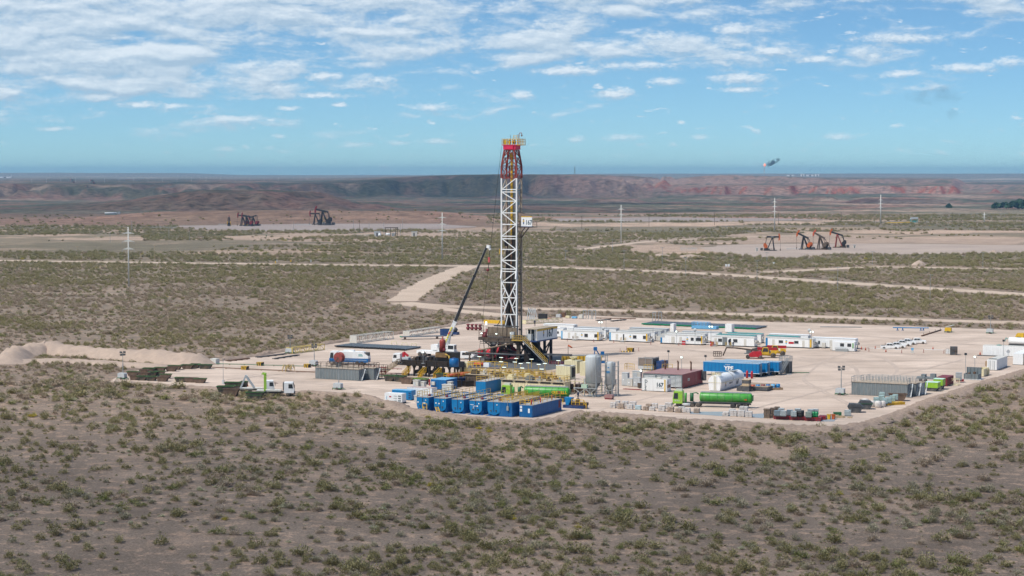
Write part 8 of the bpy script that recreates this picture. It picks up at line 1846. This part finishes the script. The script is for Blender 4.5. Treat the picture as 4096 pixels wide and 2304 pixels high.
# ================================================================== beyond the pad
def pumpjack(p, label, rz, s=1.0, tilt=0.0, cols=('black', 'orange', 'orange'), grp='pumpjacks on the right well pad', rail_='yellow'):
  """beam pump; horse head at +x"""
  t = thing('pumpjack', label, 'pumpjack', p, rz, grp); t.scale = (s, s, s); fr, hd, cw = cols
  b = MB(); b.box(-4.6, 2.2, -1.0, -.7, 0, .5); b.box(-4.6, 2.2, .7, 1.0, 0, .5); b.box(-4.4, -1.4, -.9, .9, .5, 1.1); b.build('base', 'grimy' if fr != 'black' else 'darkgrey', t)
  A = Vector((0, 0, 7.3)); d = Vector((math.cos(tilt), 0, math.sin(tilt))); H = A + d * 3.3; T = A - d * 3.1
  b = MB()
  for y in (-1, 1): b.bar((.9, y * 1.15, .3), (0, y * .25, 7.2), .22); b.bar((-2.6, y * .9, .9), (-.1, y * .25, 7.1), .2)
  b.bar((.5, -.7, 3.5), (.5, .7, 3.5), .1); b.build('samson_post', fr, t)
  b = MB(); b.bar(T, H, .42, 4); w = b.build('walking_beam', fr if fr != 'rustred' else 'black', t)
  b = MB(); b.box(-.9, .5, -.42, -.37, 7.15, 7.45); q = b.build('name_plate', 'ltgrey', t);
  n = Vector((-d.z, 0, d.x)); b = MB(); a_ = [H + n * 2.1 - d * .0, H + n * 1.2 + d * .55, H + d * .75, H - n * 1.2 + d * .55, H - n * 2.2 - d * .05, H - n * 1.2 - d * .3, H - d * .1, H + n * 1.2 - d * .3]
  b.prism([(v.x, v.z) for v in a_], -.3, .3); b.build('horse_head', hd, t)
  b = MB(); x = H.x + .78; b.bar((x, 0, H.z - 1.0), (x, 0, .9), .05); b.box(x - .2, x + .2, -.2, .2, 0, 1.2); b.build('polished_rod', 'grimy', t)
  b = MB(); C = Vector((-3.4, 0, 2.2))
  for y in (-1.05, 1.05): b.bar((T.x, y, T.z - .5), (C.x - .3, y, C.z + .8), .12)
  b.bar((T.x, -1.1, T.z - .5), (T.x, 1.1, T.z - .5), .15); b.build('pitman_arm', fr if fr != 'rustred' else 'black', t)
  for y in (-1.3, 1.3): b = MB(); b.prism([(C.x + .7, C.z - .6), (C.x + .9, C.z + .5), (C.x - .4, C.z + 1.9), (C.x - 1.2, C.z + 1.6), (C.x - 1.3, C.z + .2), (C.x - .4, C.z - .9)], y - .22, y + .22); b.build('counterweight', cw, t)
  b = MB(); b.box(C.x - .8, C.x + .7, -.8, .8, 1.1, 2.9); b.bar((C.x, -1.3, C.z), (C.x, 1.3, C.z), .3, 8); b.build('gearbox', 'black', t)
  b = MB(); b.box(-6.3, -5.0, -.8, .6, .2, 1.5); b.build('motor', 'darkgrey', t)
  b = MB(); b.rail([(-5.2, -2.0, 0), (1.2, -2.0, 0)], 1.4, .05, .8); b.build('guard_rail', rail_, t); return t
C5 = crop(2900, 860, 4.293); C6 = crop(850, 820, 4.684)
pumpjack(C5(815, 615), 'pumpjack at the left of the right-hand four, its orange head facing right', R(-8), 1.25, 0, rail_='grimy')
pumpjack(C5(1345, 595), 'black pumpjack with an orange head and yellow railing, second of the right-hand four', math.pi - R(30), 1.25, R(24), ('black', 'orange', 'orange'))
pumpjack(C5(1625, 595), 'pumpjack with a brown frame, third of the right-hand four', math.pi - R(34), 1.27, R(26), ('grimy', 'orangered', 'grimy'), rail_='grimy')
pumpjack(C5(1925, 562), 'pumpjack with red legs and a black wedge counterweight, rightmost of the four', math.pi - R(16), 1.3, R(17), ('rustred', 'orange', 'black'))
G2 = 'pumpjacks on the left well pad'
pumpjack(C6(310, 395), 'small narrow dark pumpjack seen end-on at the far left of its group', R(97), 1.15, 0, ('black', 'rustred', 'yellow'), G2)
pumpjack(C6(560, 392), 'red-headed pumpjack at the left of the crowded group', math.pi - R(20), 1.35, R(8), ('black', 'dkred', 'dkred'), G2)
pumpjack(C6(640, 398), 'red-headed pumpjack in the middle of the crowded group', math.pi - R(14), 1.35, R(10), ('black', 'dkred', 'dkred'), G2)
pumpjack(C6(760, 392), 'pumpjack with lowered head at the right of the crowded group', math.pi - R(22), 1.25, R(-16), ('black', 'dkred', 'dkred'), G2)
pumpjack(C6(1925, 368), 'dark pumpjack with a level beam, left one of the separate pair', math.pi - R(12), 1.5, 0, ('black', 'dkred', 'black'), G2, 'ltgrey')
pumpjack(C6(2060, 380), 'tallest dark pumpjack with its head raised, right one of the separate pair', math.pi - R(8), 1.95, R(12), ('black', 'dkred', 'black'), G2, 'ltgrey')
C1 = crop(0, 660, 2.576)
for (x, y, s, lab) in ((745, 258, 2.4, 'distant dark pumpjack on the left plain'), (900, 290, 1.6, 'small dark pumpjack left of the distant pair on the plain'), (950, 283, 2.2, 'large distant dark pumpjack on the left plain, right one of a pair')):
  w = C1(x, y); pumpjack(Vector((w.x, w.y, float(hill_heights(np.array(w.x), np.array(w.y))))), lab, math.pi, s * .62, 0, ('black', 'orangered', 'dkred'), 'very distant pumpjacks')
# high line poles of concrete
def pylon(x, yb, yt, arms, label):
  p = at(x, yb); s = p.y / FPX; h = (yb - yt) * s; t = thing('power_pylon', label, 'power pole', p, 0, 'tall concrete power line poles'); r = max(.32, 2.2 * s)
  b = MB(); b.bar((0, 0, 0), (0, 0, h), r * 1.15, 10, r * .62); b.build('pole', 'concrete', t)
  for ya in arms: z = h - (ya - yt) * s; w = 2.7; b = MB(); b.prism([(-w, z), (w, z), (r, z + .8), (-r, z + .8)], -.2, .2); b.build('crossarm', 'concrete', t)
  b = MB()
  for ya in arms: z = h - (ya - yt) * s; b.bar((-2.6, 0, z), (-2.6, 0, z - .9), .07); b.bar((2.6, 0, z), (2.6, 0, z - .9), .07)
  b.build('insulator', 'greysteel', t)
pylon(515, 1146, 908, (934, 966, 997), 'tall concrete pole with three crossarms on the left, nearest of the power line')
pylon(1769, 1040, 850, (872, 898, 924), 'concrete pole with crossarms between the crane and the left well pad')
pylon(2484, 976, 820, (838, 861, 884), 'concrete pole with three crossarms right of the rig mast')
pylon(3098, 928, 792, (809, 828, 847), 'concrete pole with three crossarms behind the right-hand pumpjacks')
pylon(3522, 897, 779, (801, 816, 830), 'concrete pole with three crossarms beside the fenced station on the right')
pylon(3937, 890, 850, (860, 870), 'small faint concrete pole near the right edge')
def pole(x, yb, yt, label, m='greysteel', arm=True):
  p = at(x, yb); s = p.y / FPX; h = (yb - yt) * s; t = thing('utility_pole', label, 'utility pole', p, 0, 'thin utility poles on the plain'); r = max(.11, .8 * s)
  b = MB(); b.bar((0, 0, 0), (0, 0, h), r, 6, r * .8); b.build('pole', m, t)
  if arm: b = MB(); b.bar((-1.1, 0, h - .3), (1.1, 0, h - .3), .08); b.build('crossarm', m, t)
S9 = 1.3586
RP = [(85, 120, 55), (402, 168, 55), (610, 132, 38), (738, 203, 92), (1125, 240, 110), (1563, 278, 145), (2065, 330, 185), (1178, 135, 65), (1752, 135, 60), (2352, 152, 65), (340, 72, -5)]
RL = ['first from the rig', 'second from the rig, in front of the tan bank', 'behind the tan bank', 'in front of the fenced pipes', 'in front of the right-hand pumpjacks', 'below the gap between the well pad and the road', 'rightmost of the near line', 'just below the leftmost right-hand pumpjack', 'left of the cone-shaped soil heap', 'right of the cone-shaped soil heap', 'by the concrete pole right of the rig']
for (x, b_, t_), lab in zip(RP, RL): pole(2200 + x / S9, 960 + b_ / S9, 960 + t_ / S9, 'thin grey utility pole ' + lab)
for (x, b_, t_), lab in zip([(14, 105, 30), (497, 110, 40), (996, 122, 30), (1465, 120, 45), (1948, 137, 60), (2404, 137, 60)], ['at the left edge of the picture', 'left of the tall concrete pole', 'right of the tall concrete pole', 'left of the pipe markers', 'right of the pipe markers', 'left of the second concrete pole']): pole(x / 1.61, 960 + b_ / 1.61, 960 + t_ / 1.61, 'thin pale utility pole ' + lab, 'pale')
for (x, b_, t_), lab in zip([(328, 655, 525), (1020, 632, 515), (1695, 620, 490), (2355, 605, 490)], ['right of the rig sign', 'right of the third concrete pole', 'in the middle of the tan banks', 'close to the fourth concrete pole']): pole(2200 + x / 2.576, 660 + b_ / 2.576, 660 + t_ / 2.576, 'dark wooden pole ' + lab, 'grimy')
for (x, b_, t_), lab in zip([(692, 850, 740), (1388, 830, 765), (1837, 845, 745)], ['left of the fifth concrete pole', 'at the fenced station', 'right of the fenced station']): pole(3096 + x / 2.576, 560 + b_ / 2.576, 560 + t_ / 2.576, 'dark wooden pole ' + lab, 'grimy')
C2 = crop(900, 660, 2.576)
for (x, b_, t_), lab in zip([(1323, 670, 560), (1388, 700, 585), (1485, 680, 590), (1637, 730, 590), (1807, 740, 605), (1832, 670, 545), (708, 690, 580)], ['left of the small process station', 'dark, at the left of the small process station', 'above the small process station', 'at the shed of the process station', 'right of the shed of the process station', 'behind the process station', 'in front of the left well pad']):
  w = C2(x, b_); pole(900 + x / 2.576, 660 + b_ / 2.576, 660 + t_ / 2.576, 'slim mast ' + lab, 'grimy' if 'dark' in lab else 'greysteel', False)
for (x, b_, t_), lab in zip([(1135, 800, 695), (1741, 765, 650), (1950, 780, 680), (1358, 690, 570)], ['on the left sandy ground', 'right of the small substation', 'below the left well pad', 'beside the small substation']): pole(x / 2.576, 660 + b_ / 2.576, 660 + t_ / 2.576, 'slim pale mast ' + lab, 'greysteel', False)
# small process station left of the middle
def small(p, w, d, h, m, label, cat='building', name='small_building', rz=0.0):
  t = thing(name, label, cat, p, rz); b = MB(); b.box(0, w, 0, d, 0, h); b.build('wall', m, t); b = MB(); b.box(-.15, w + .15, -.15, d + .15, h, h + .15); b.build('roof', 'ltgrey', t); b = MB(); b.box(w * .35, w * .6, -.05, 0, .1, h * .75); b.build('door', 'darkgrey', t); return t
small(C2(1536, 738), 5, 3, 4.1, 'ltgrey', 'white hut with a dark door at the small process station')
small(C2(1920, 738), 4.6, 3, 4, 'offwhite', 'beige tank hut at the right of the small process station')
t = thing('process_shed', 'open dark-roofed shed over white vessels at the small process station', 'shed', C2(1650, 735), 0); t.scale = (.52,) * 3; b = MB()
for x in (0, 8, 16, 19): b.box(x, x + .5, 0, .5, 0, 13); b.box(x, x + .5, 5, 5.5, 0, 13)
b.build('column', 'grimy', t); b = MB(); b.box(-.5, 20, -.5, 6, 13, 14); b.build('roof', 'grimy', t); b = MB(); b.bar((0, 2, 3), (8, 2, 3), 2.0, 10); b.build('vessel', 'white', t); b = MB(); b.box(10, 14, 1, 3, .1, 5); b.bar((15, 2, 0), (15, 2, 6), .6, 8); b.build('pump_set', 'greysteel', t)
t = thing('storage_tank', 'small white upright tank right of the white hut', 'tank', C2(1595, 738)); t.scale = (.5,) * 3; b = MB(); b.lathe([(2.0, 0), (2.0, 4.6), (.3, 5.2)], 12); b.build('tank', 'white', t); b = MB(); b.bar((2.1, 0, 0), (2.1, 0, 5), .15); b.build('ladder', 'greysteel', t)
def pen(p, w, h, n, label, m='ltgrey'):
  t = thing('pipe_enclosure', label, 'fence', p); b = MB()
  for i in range(n): x = i * w / (n - 1); b.bar((x, 0, 0), (x, 0, h * (.7 + .3 * ((i * 7) % 3) / 2)), .09)
  b.bar((0, 0, h * .5), (w, 0, h * .5), .07); b.build('fence', m, t)
pen(C2(1310, 735), 15, 2, 18, 'low pale fence at the left of the small process station'); pen(crop(2200, 660, 2.576)(1342, 882), 11, 2.8, 16, 'fenced group of pale upright pipes left of the right well pad'); pen(crop(3096, 560, 2.576)(1000, 858), 59, 2.6, 26, 'pale fenced pipe station right of the fifth concrete pole'); pen(C1(1555, 662), 23, 3, 22, 'small pale substation fence on the left plain'); pen(C6(110, 385), 9, 2.2, 12, 'pale fence left of the crowded pumpjacks'); pen(C6(1545, 385), 15, 2.2, 22, 'pale fence left of the pumpjack pair'); pen(C5(1060, 598), 9, 1.7, 9, 'pale fence between the first and second right-hand pumpjacks')
t = thing('pipe_station', 'long yellow pipe along the fenced station on the right', 'pipe', crop(3096, 560, 2.576)(1150, 862)); t.scale = (.5,) * 3; b = MB(); b.bar((0, 0, 1.5), (50, 0, 3), .9, 6); b.build('pipe', 'yellow', t); b = MB(); b.box(10, 11, -.5, .5, 0, 2); b.box(40, 41, -.5, .5, 0, 2); b.build('support', 'concrete', t)
t = thing('teal_shelter', 'teal and white striped shelter at the right end of the fenced station', 'shelter', crop(3096, 560, 2.576)(1408, 850)); t.scale = (.5,) * 3; b = MB(); b.prism([(0, 7), (15, 7), (16, 11), (1, 11)], 0, 6); b.build('roof', 'ltgrey', t); b = MB(); b.box(0, .6, 0, 6, 0, 7); b.box(14, 14.6, 0, 6, 0, 7); b.box(3, 12, 1, 5, 0, 4); b.build('frame', 'teal', t)
for (x, y, lab) in ((530, 625, 'pale cabinet left of the leftmost right-hand pumpjack'), (2205, 572, 'pale cabinet right of the rightmost pumpjack')):
  t = small(C5(x, y), 1.5, 1.2, 2.2, 'offwhite', lab, 'cabinet', 'control_cabinet')
for (x, y, lab) in ((1815, 1055, 'left one of a pair of small white marker boards by the road'), (1842, 1055, 'right one of a pair of small white marker boards by the road'), (2305, 1035, 'left one of two small white markers further right by the road')):
  t = thing('marker_board', lab, 'sign', crop(2200, 660, 2.576)(x, y)); t.scale = (.5,) * 3; b = MB(); b.box(-1.1, 1.1, 0, .2, 1, 3.6); b.build('board', 'white', t); b = MB(); b.bar((0, .1, 0), (0, .1, 1), .15); b.build('post', 'greysteel', t)
for (x, y, m_, lab) in ((520, 1025, 'yellow', 'yellow pipe marker near the left road'), (535, 1008, 'ltgrey', 'grey pipe marker near the left road'), (885, 1010, 'ltgrey', 'grey twin pipe marker by the left road'), (678, 1010, 'yellow', 'small yellow marker post by the left road'), (425, 745, 'dkgreen', 'small dark wellhead on the sandy strip')):
  t = thing('pipe_marker', lab, 'marker', C2(x, y)); t.scale = (.6,) * 3; b = MB(); b.box(-.5, .5, 0, .3, 1, 3.0); b.build('board', m_, t); b = MB(); b.bar((0, .1, 0), (0, .1, 1), .12); b.build('post', 'greysteel', t)
# white tanker lorry parked on the left plain
def zat(w): return Vector((w.x, w.y, float(hill_heights(np.array(w.x), np.array(w.y)))))
t = thing('tank_lorry', 'white and teal tank lorry parked on the left plain', 'lorry', zat(C1(1080, 505)), 0); t.scale = (.4,) * 3; b = MB(); b.bar((0, 0, 5), (38, 0, 5), 2.6, 10); b.build('tank', 'white', t); b = MB(); b.box(0, 44, -1.5, 1.5, .8, 2.2); b.build('chassis', 'teal', t); b = MB(); b.box(41, 48, -2.5, 2.5, 1.2, 9); b.build('cab', 'ltgrey', t)
# flare, towers and plants on the skyline
def sky_at(x, y, D): return seen_at(x, y, D)
w = sky_at(3057, 704, 9000); t = thing('flare_stack', 'tall thin gas flare stack burning on the skyline', 'flare', Vector((w.x, w.y, w.z - 4)), 0); b = MB(); b.bar((0, 0, 0), (0, 0, 48), 1.8, 6); b.build('stack', 'ltgrey', t)
fm = bpy.data.materials.new('flare_flame'); fm.use_nodes = True; bs = fm.node_tree.nodes['Principled BSDF']; bs.inputs['Base Color'].default_value = (.9, .3, .15, 1); bs.inputs['Emission Color'].default_value = (1, .32, .2, 1); bs.inputs['Emission Strength'].default_value = 1.1
b = MB(); b.lathe([(1, 46), (6, 51), (5, 56), (.2, 62)], 10, c=(2, 0, 0)); b.build('flame', fm, t)
sm = bpy.data.materials.new('smoke'); sm.use_nodes = True; tt = sm.node_tree
for n in list(tt.nodes): tt.nodes.remove(n)
o_ = tt.nodes.new('ShaderNodeOutputMaterial'); v_ = tt.nodes.new('ShaderNodeVolumePrincipled'); v_.inputs['Color'].default_value = (.12, .14, .16, 1)
tc_ = tt.nodes.new('ShaderNodeTexCoord'); n_ = tt.nodes.new('ShaderNodeTexNoise'); n_.inputs['Scale'].default_value = .055; n_.inputs['Detail'].default_value = 4; tt.links.new(tc_.outputs['Object'], n_.inputs['Vector'])
m_ = tt.nodes.new('ShaderNodeMapRange'); m_.inputs[1].default_value = .42; m_.inputs[2].default_value = .6; m_.inputs[3].default_value = 0; m_.inputs[4].default_value = .12; tt.links.new(n_.outputs['Fac'], m_.inputs[0]); tt.links.new(m_.outputs[0], v_.inputs['Density']); tt.links.new(v_.outputs[0], o_.inputs['Volume'])
def plume(name, pts, D, label, m):
  c0 = sky_at(pts[0][0], pts[0][1], D); b = MB(); L0 = []
  for (x, y, r) in pts: L0.append((sky_at(x, y, D) - c0, r * D / FPX))
  n = 12
  vs = []; fs = []
  for i, (c, r) in enumerate(L0):
    a = L0[max(0, i - 1)][0]; e = L0[min(len(L0) - 1, i + 1)][0]; q = (e - a).to_track_quat('Z', 'Y')
    for k in range(n): an = 2 * math.pi * k / n; vs.append(c + q @ Vector((math.cos(an) * r, math.sin(an) * r, 0)))
  for i in range(len(L0) - 1):
    for k in range(n): fs.append((i * n + k, i * n + (k + 1) % n, (i + 1) * n + (k + 1) % n, (i + 1) * n + k))
  fs += [tuple(reversed(range(n))), tuple((len(L0) - 1) * n + k for k in range(n))]
  b.add(vs, fs); o = b.build(name, m, loc=c0); tag(o, label, 'smoke', kind='stuff')
plume('smoke', [(3059, 662, 3), (3070, 660, 8), (3082, 652, 12), (3097, 645, 11), (3112, 640, 7), (3122, 636, 3)], 9000, 'dark smoke drifting right from the gas flare', sm)
s2 = sm.copy(); s2.name = 'thin_smoke'
for n in s2.node_tree.nodes:
  if n.type == 'MAP_RANGE': n.inputs[1].default_value = .40; n.inputs[2].default_value = .66; n.inputs[4].default_value = .0026
  if n.type == 'TEX_NOISE': n.inputs['Scale'].default_value = .016; n.inputs['Detail'].default_value = 5
plume('smoke', [(3620, 380, 12), (3680, 392, 30), (3745, 385, 36), (3790, 372, 36), (3822, 400, 36), (3812, 450, 30), (3806, 488, 10)], 10600, 'thin old smoke hanging in the sky on the right', s2)
w = sky_at(2299, 695, 7200); t = thing('radio_tower', 'slim lattice radio tower on the skyline of the mesa', 'tower', Vector((w.x, w.y, w.z - 2)), 0); b = MB()
for (x, y) in ((-1.6, -1.6), (1.6, -1.6), (0, 1.6)): b.bar((x, y, 0), (x * .3, y * .3, 26), .35)
b.build('lattice', 'grey', t); b = MB(); b.bar((0, 0, 26), (0, 0, 32), .3); b.build('aerial', 'grey', t)
for i, (x, w_, h_, lab) in enumerate(((3150, 26, 3, 'low white plant building left on the skyline'), (3205, 12, 7, 'round white plant tank on the skyline'), (3228, 26, 4, 'long white plant building in the middle on the skyline'), (3262, 14, 6, 'white plant block at the right on the skyline'))):
  q = sky_at(x, 705, 9400); s = 9400 / FPX; t = small(q, w_ * s, 20, h_ * s + 3, 'white', lab, 'plant', 'plant_building')
w = zat(C1(0, 186)); t = small(Vector((w.x, w.y, w.z)), 60, 20, 7, 'white', 'white plant sheds at the left edge of the far plain', 'plant', 'plant_building'); small(Vector((w.x + 60, w.y, w.z)), 4, 4, 12, 'white', 'white plant tower at the left edge of the far plain', 'plant', 'plant_building')
# far line of masts on the left plain
for i in range(20):
  x = 130 + i * 58; D = 6200 + i * 120; X = (x - W0 / 2) * D / FPX; z = float(hill_heights(np.array(X), np.array(D * 1.0))); q = Vector((X, D, z))
  if i == 0: m0 = thing('mast', 'pale mast in the long line of masts across the far left plain', 'mast', q, 0, 'line of masts on the far left plain'); b = MB(); b.bar((0, 0, 0), (0, 0, 15), .42, 5); b.build('shaft', 'ltgrey', m0)
  else: copy_thing(m0, q)
# small trees at the right edge
TL = mat('far_tree_leaves', (.035, .075, .035), .9, var=.3, scale=.2)
for i, (x, y, r, h) in enumerate(((3985, 823, 22, 20), (4015, 822, 26, 22), (4050, 820, 26, 26), (4078, 822, 30, 34), (4100, 818, 30, 30), (3795, 812, 9, 14), (4088, 832, 24, 16))):
  D = 3650; X = (x - W0 / 2) * D / FPX; z = float(hill_heights(np.array(X), np.array(D * 1.0))); t = thing('tree', ['dark tree at the left end of the distant grove', 'dark tree second from the left in the distant grove', 'dark tree in the middle of the distant grove', 'tallest dark tree of the distant grove', 'dark tree cut by the right picture edge', 'single small dark tree left of the distant grove', 'low rounded tree in front of the distant grove'][i], 'tree', Vector((X, D, z)), 0, 'dark trees of the distant grove'); h *= .55
  b = MB(); rg = random.Random(i)
  for k in range(120):
    a = rg.uniform(0, 6.28); e = rg.uniform(-.2, 1.5); rr = rg.uniform(.6, 1.05); c = Vector((math.cos(a) * math.cos(e) * r * .5 * rr, math.sin(a) * math.cos(e) * r * .5 * rr, h * .35 + math.sin(e) * h * .6 * rr)); s = rg.uniform(1.2, 2.6); n = Vector((rg.uniform(-1, 1), rg.uniform(-1, 1), rg.uniform(0, 1))).normalized(); u = n.orthogonal().normalized() * s; v = n.cross(u)
    b.add([c - u - v, c + u - v, c + u + v, c - u + v], [(0, 1, 2, 3)])
  b.build('crown', TL, t); b = MB(); b.bar((0, 0, 0), (0, 0, h * .5), .8, 6, .4); b.build('trunk', 'wood', t)

# ------------------------------------------------------------------ air: even haze between near and far
def haze():
  mb = MB(); mb.box(-21000, 21000, -1600, 26500, -40, 132)
  m = bpy.data.materials.new('haze'); m.use_nodes = True; t = m.node_tree
  for n in list(t.nodes): t.nodes.remove(n)
  o = t.nodes.new('ShaderNodeOutputMaterial'); v = t.nodes.new('ShaderNodeVolumePrincipled')
  v.inputs['Color'].default_value = (.30, .60, .93, 1); v.inputs['Density'].default_value = 4.6e-5; v.inputs['Anisotropy'].default_value = .1
  t.links.new(v.outputs[0], o.inputs['Volume'])
  q = mb.build('haze', m); tag(q, kind='stuff')
haze()

# ------------------------------------------------------------------ clouds overhead whose shadows lie on the plain (all above the frame)
def cloud_mat(k0, k1):
  m = bpy.data.materials.new('cloud_vapour'); m.use_nodes = True; t = m.node_tree
  for n in list(t.nodes): t.nodes.remove(n)
  o = t.nodes.new('ShaderNodeOutputMaterial'); d = t.nodes.new('ShaderNodeBsdfDiffuse'); d.inputs[0].default_value = (.9, .9, .9, 1)
  tr = t.nodes.new('ShaderNodeBsdfTransparent'); mx = t.nodes.new('ShaderNodeMixShader')
  tc = t.nodes.new('ShaderNodeTexCoord'); n = t.nodes.new('ShaderNodeTexNoise'); n.inputs['Scale'].default_value = 2.2; n.inputs['Detail'].default_value = 3
  t.links.new(tc.outputs['Generated'], n.inputs['Vector'])
  mr = t.nodes.new('ShaderNodeMapRange'); mr.inputs[1].default_value = .35; mr.inputs[2].default_value = .6; mr.inputs[3].default_value = k0; mr.inputs[4].default_value = k1
  t.links.new(n.outputs['Fac'], mr.inputs[0])
  # thins out towards the rim, so that its shadow has a soft edge
  ds = t.nodes.new('ShaderNodeVectorMath'); ds.operation = 'DISTANCE'; ds.inputs[1].default_value = (.5, .5, 0); fl = t.nodes.new('ShaderNodeVectorMath'); fl.operation = 'MULTIPLY'; fl.inputs[1].default_value = (1, 1, 0); t.links.new(tc.outputs['Generated'], fl.inputs[0]); t.links.new(fl.outputs[0], ds.inputs[0])
  r2 = t.nodes.new('ShaderNodeMapRange'); r2.interpolation_type = 'SMOOTHSTEP'; r2.inputs[1].default_value = .26; r2.inputs[2].default_value = .52; r2.inputs[3].default_value = 1; r2.inputs[4].default_value = 0; t.links.new(ds.outputs['Value'], r2.inputs[0])
  mm = t.nodes.new('ShaderNodeMath'); mm.operation = 'MULTIPLY'; t.links.new(mr.outputs[0], mm.inputs[0]); t.links.new(r2.outputs[0], mm.inputs[1]); t.links.new(mm.outputs[0], mx.inputs[0])
  t.links.new(tr.outputs[0], mx.inputs[1]); t.links.new(d.outputs[0], mx.inputs[2]); t.links.new(mx.outputs[0], o.inputs[0])
  return m
MC = cloud_mat(.30, .62); MC2 = cloud_mat(.26, .38); MC3 = cloud_mat(.16, .34)
def cloud(sx, sy, rx, ry, alt, seed, m=MC):
  """a flat-based cloud whose shadow is centred on the ground at (sx, sy)"""
  k = alt / sun_dir.z; c = Vector((sx + sun_dir.x * k, sy + sun_dir.y * k, alt))
  nu, nv = 40, 8; vs = []; fs = []
  for j in range(nv + 1):
    for i in range(nu):
      a = 2 * math.pi * i / nu; e = math.pi * (j / nv - .5)
      w = 1 + .55 * (float(fbm(np.array(math.cos(a) * 1.7 + 9), np.array(math.sin(a) * 1.7 + seed), seed, 3)) - .5)
      z = math.sin(e) * (.5 if e > 0 else .04)
      vs.append((rx * w * math.cos(e) * math.cos(a), ry * w * math.cos(e) * math.sin(a), z * min(rx, ry) * .5))
  for j in range(nv):
    for i in range(nu): fs.append((j * nu + i, j * nu + (i + 1) % nu, (j + 1) * nu + (i + 1) % nu, (j + 1) * nu + i))
  mb = MB(); mb.add(vs, fs, True); o = mb.build('cloud', m, loc=c); tag(o, kind='structure')
cloud(-650, 2950, 1250, 900, 1100, 2, MC3)                               # the red hill on the left
cloud(-350, 6000, 1300, 700, 1900, 3, MC3)                                # the dark middle of the far mesa
cloud(330, 4300, 700, 330, 1300, 4)                                 # the valley floor
cloud(1500, 5200, 420, 220, 1600, 5)
cloud(0, 150, 640, 265, 700, 1, MC2)                                     # the foreground scrub
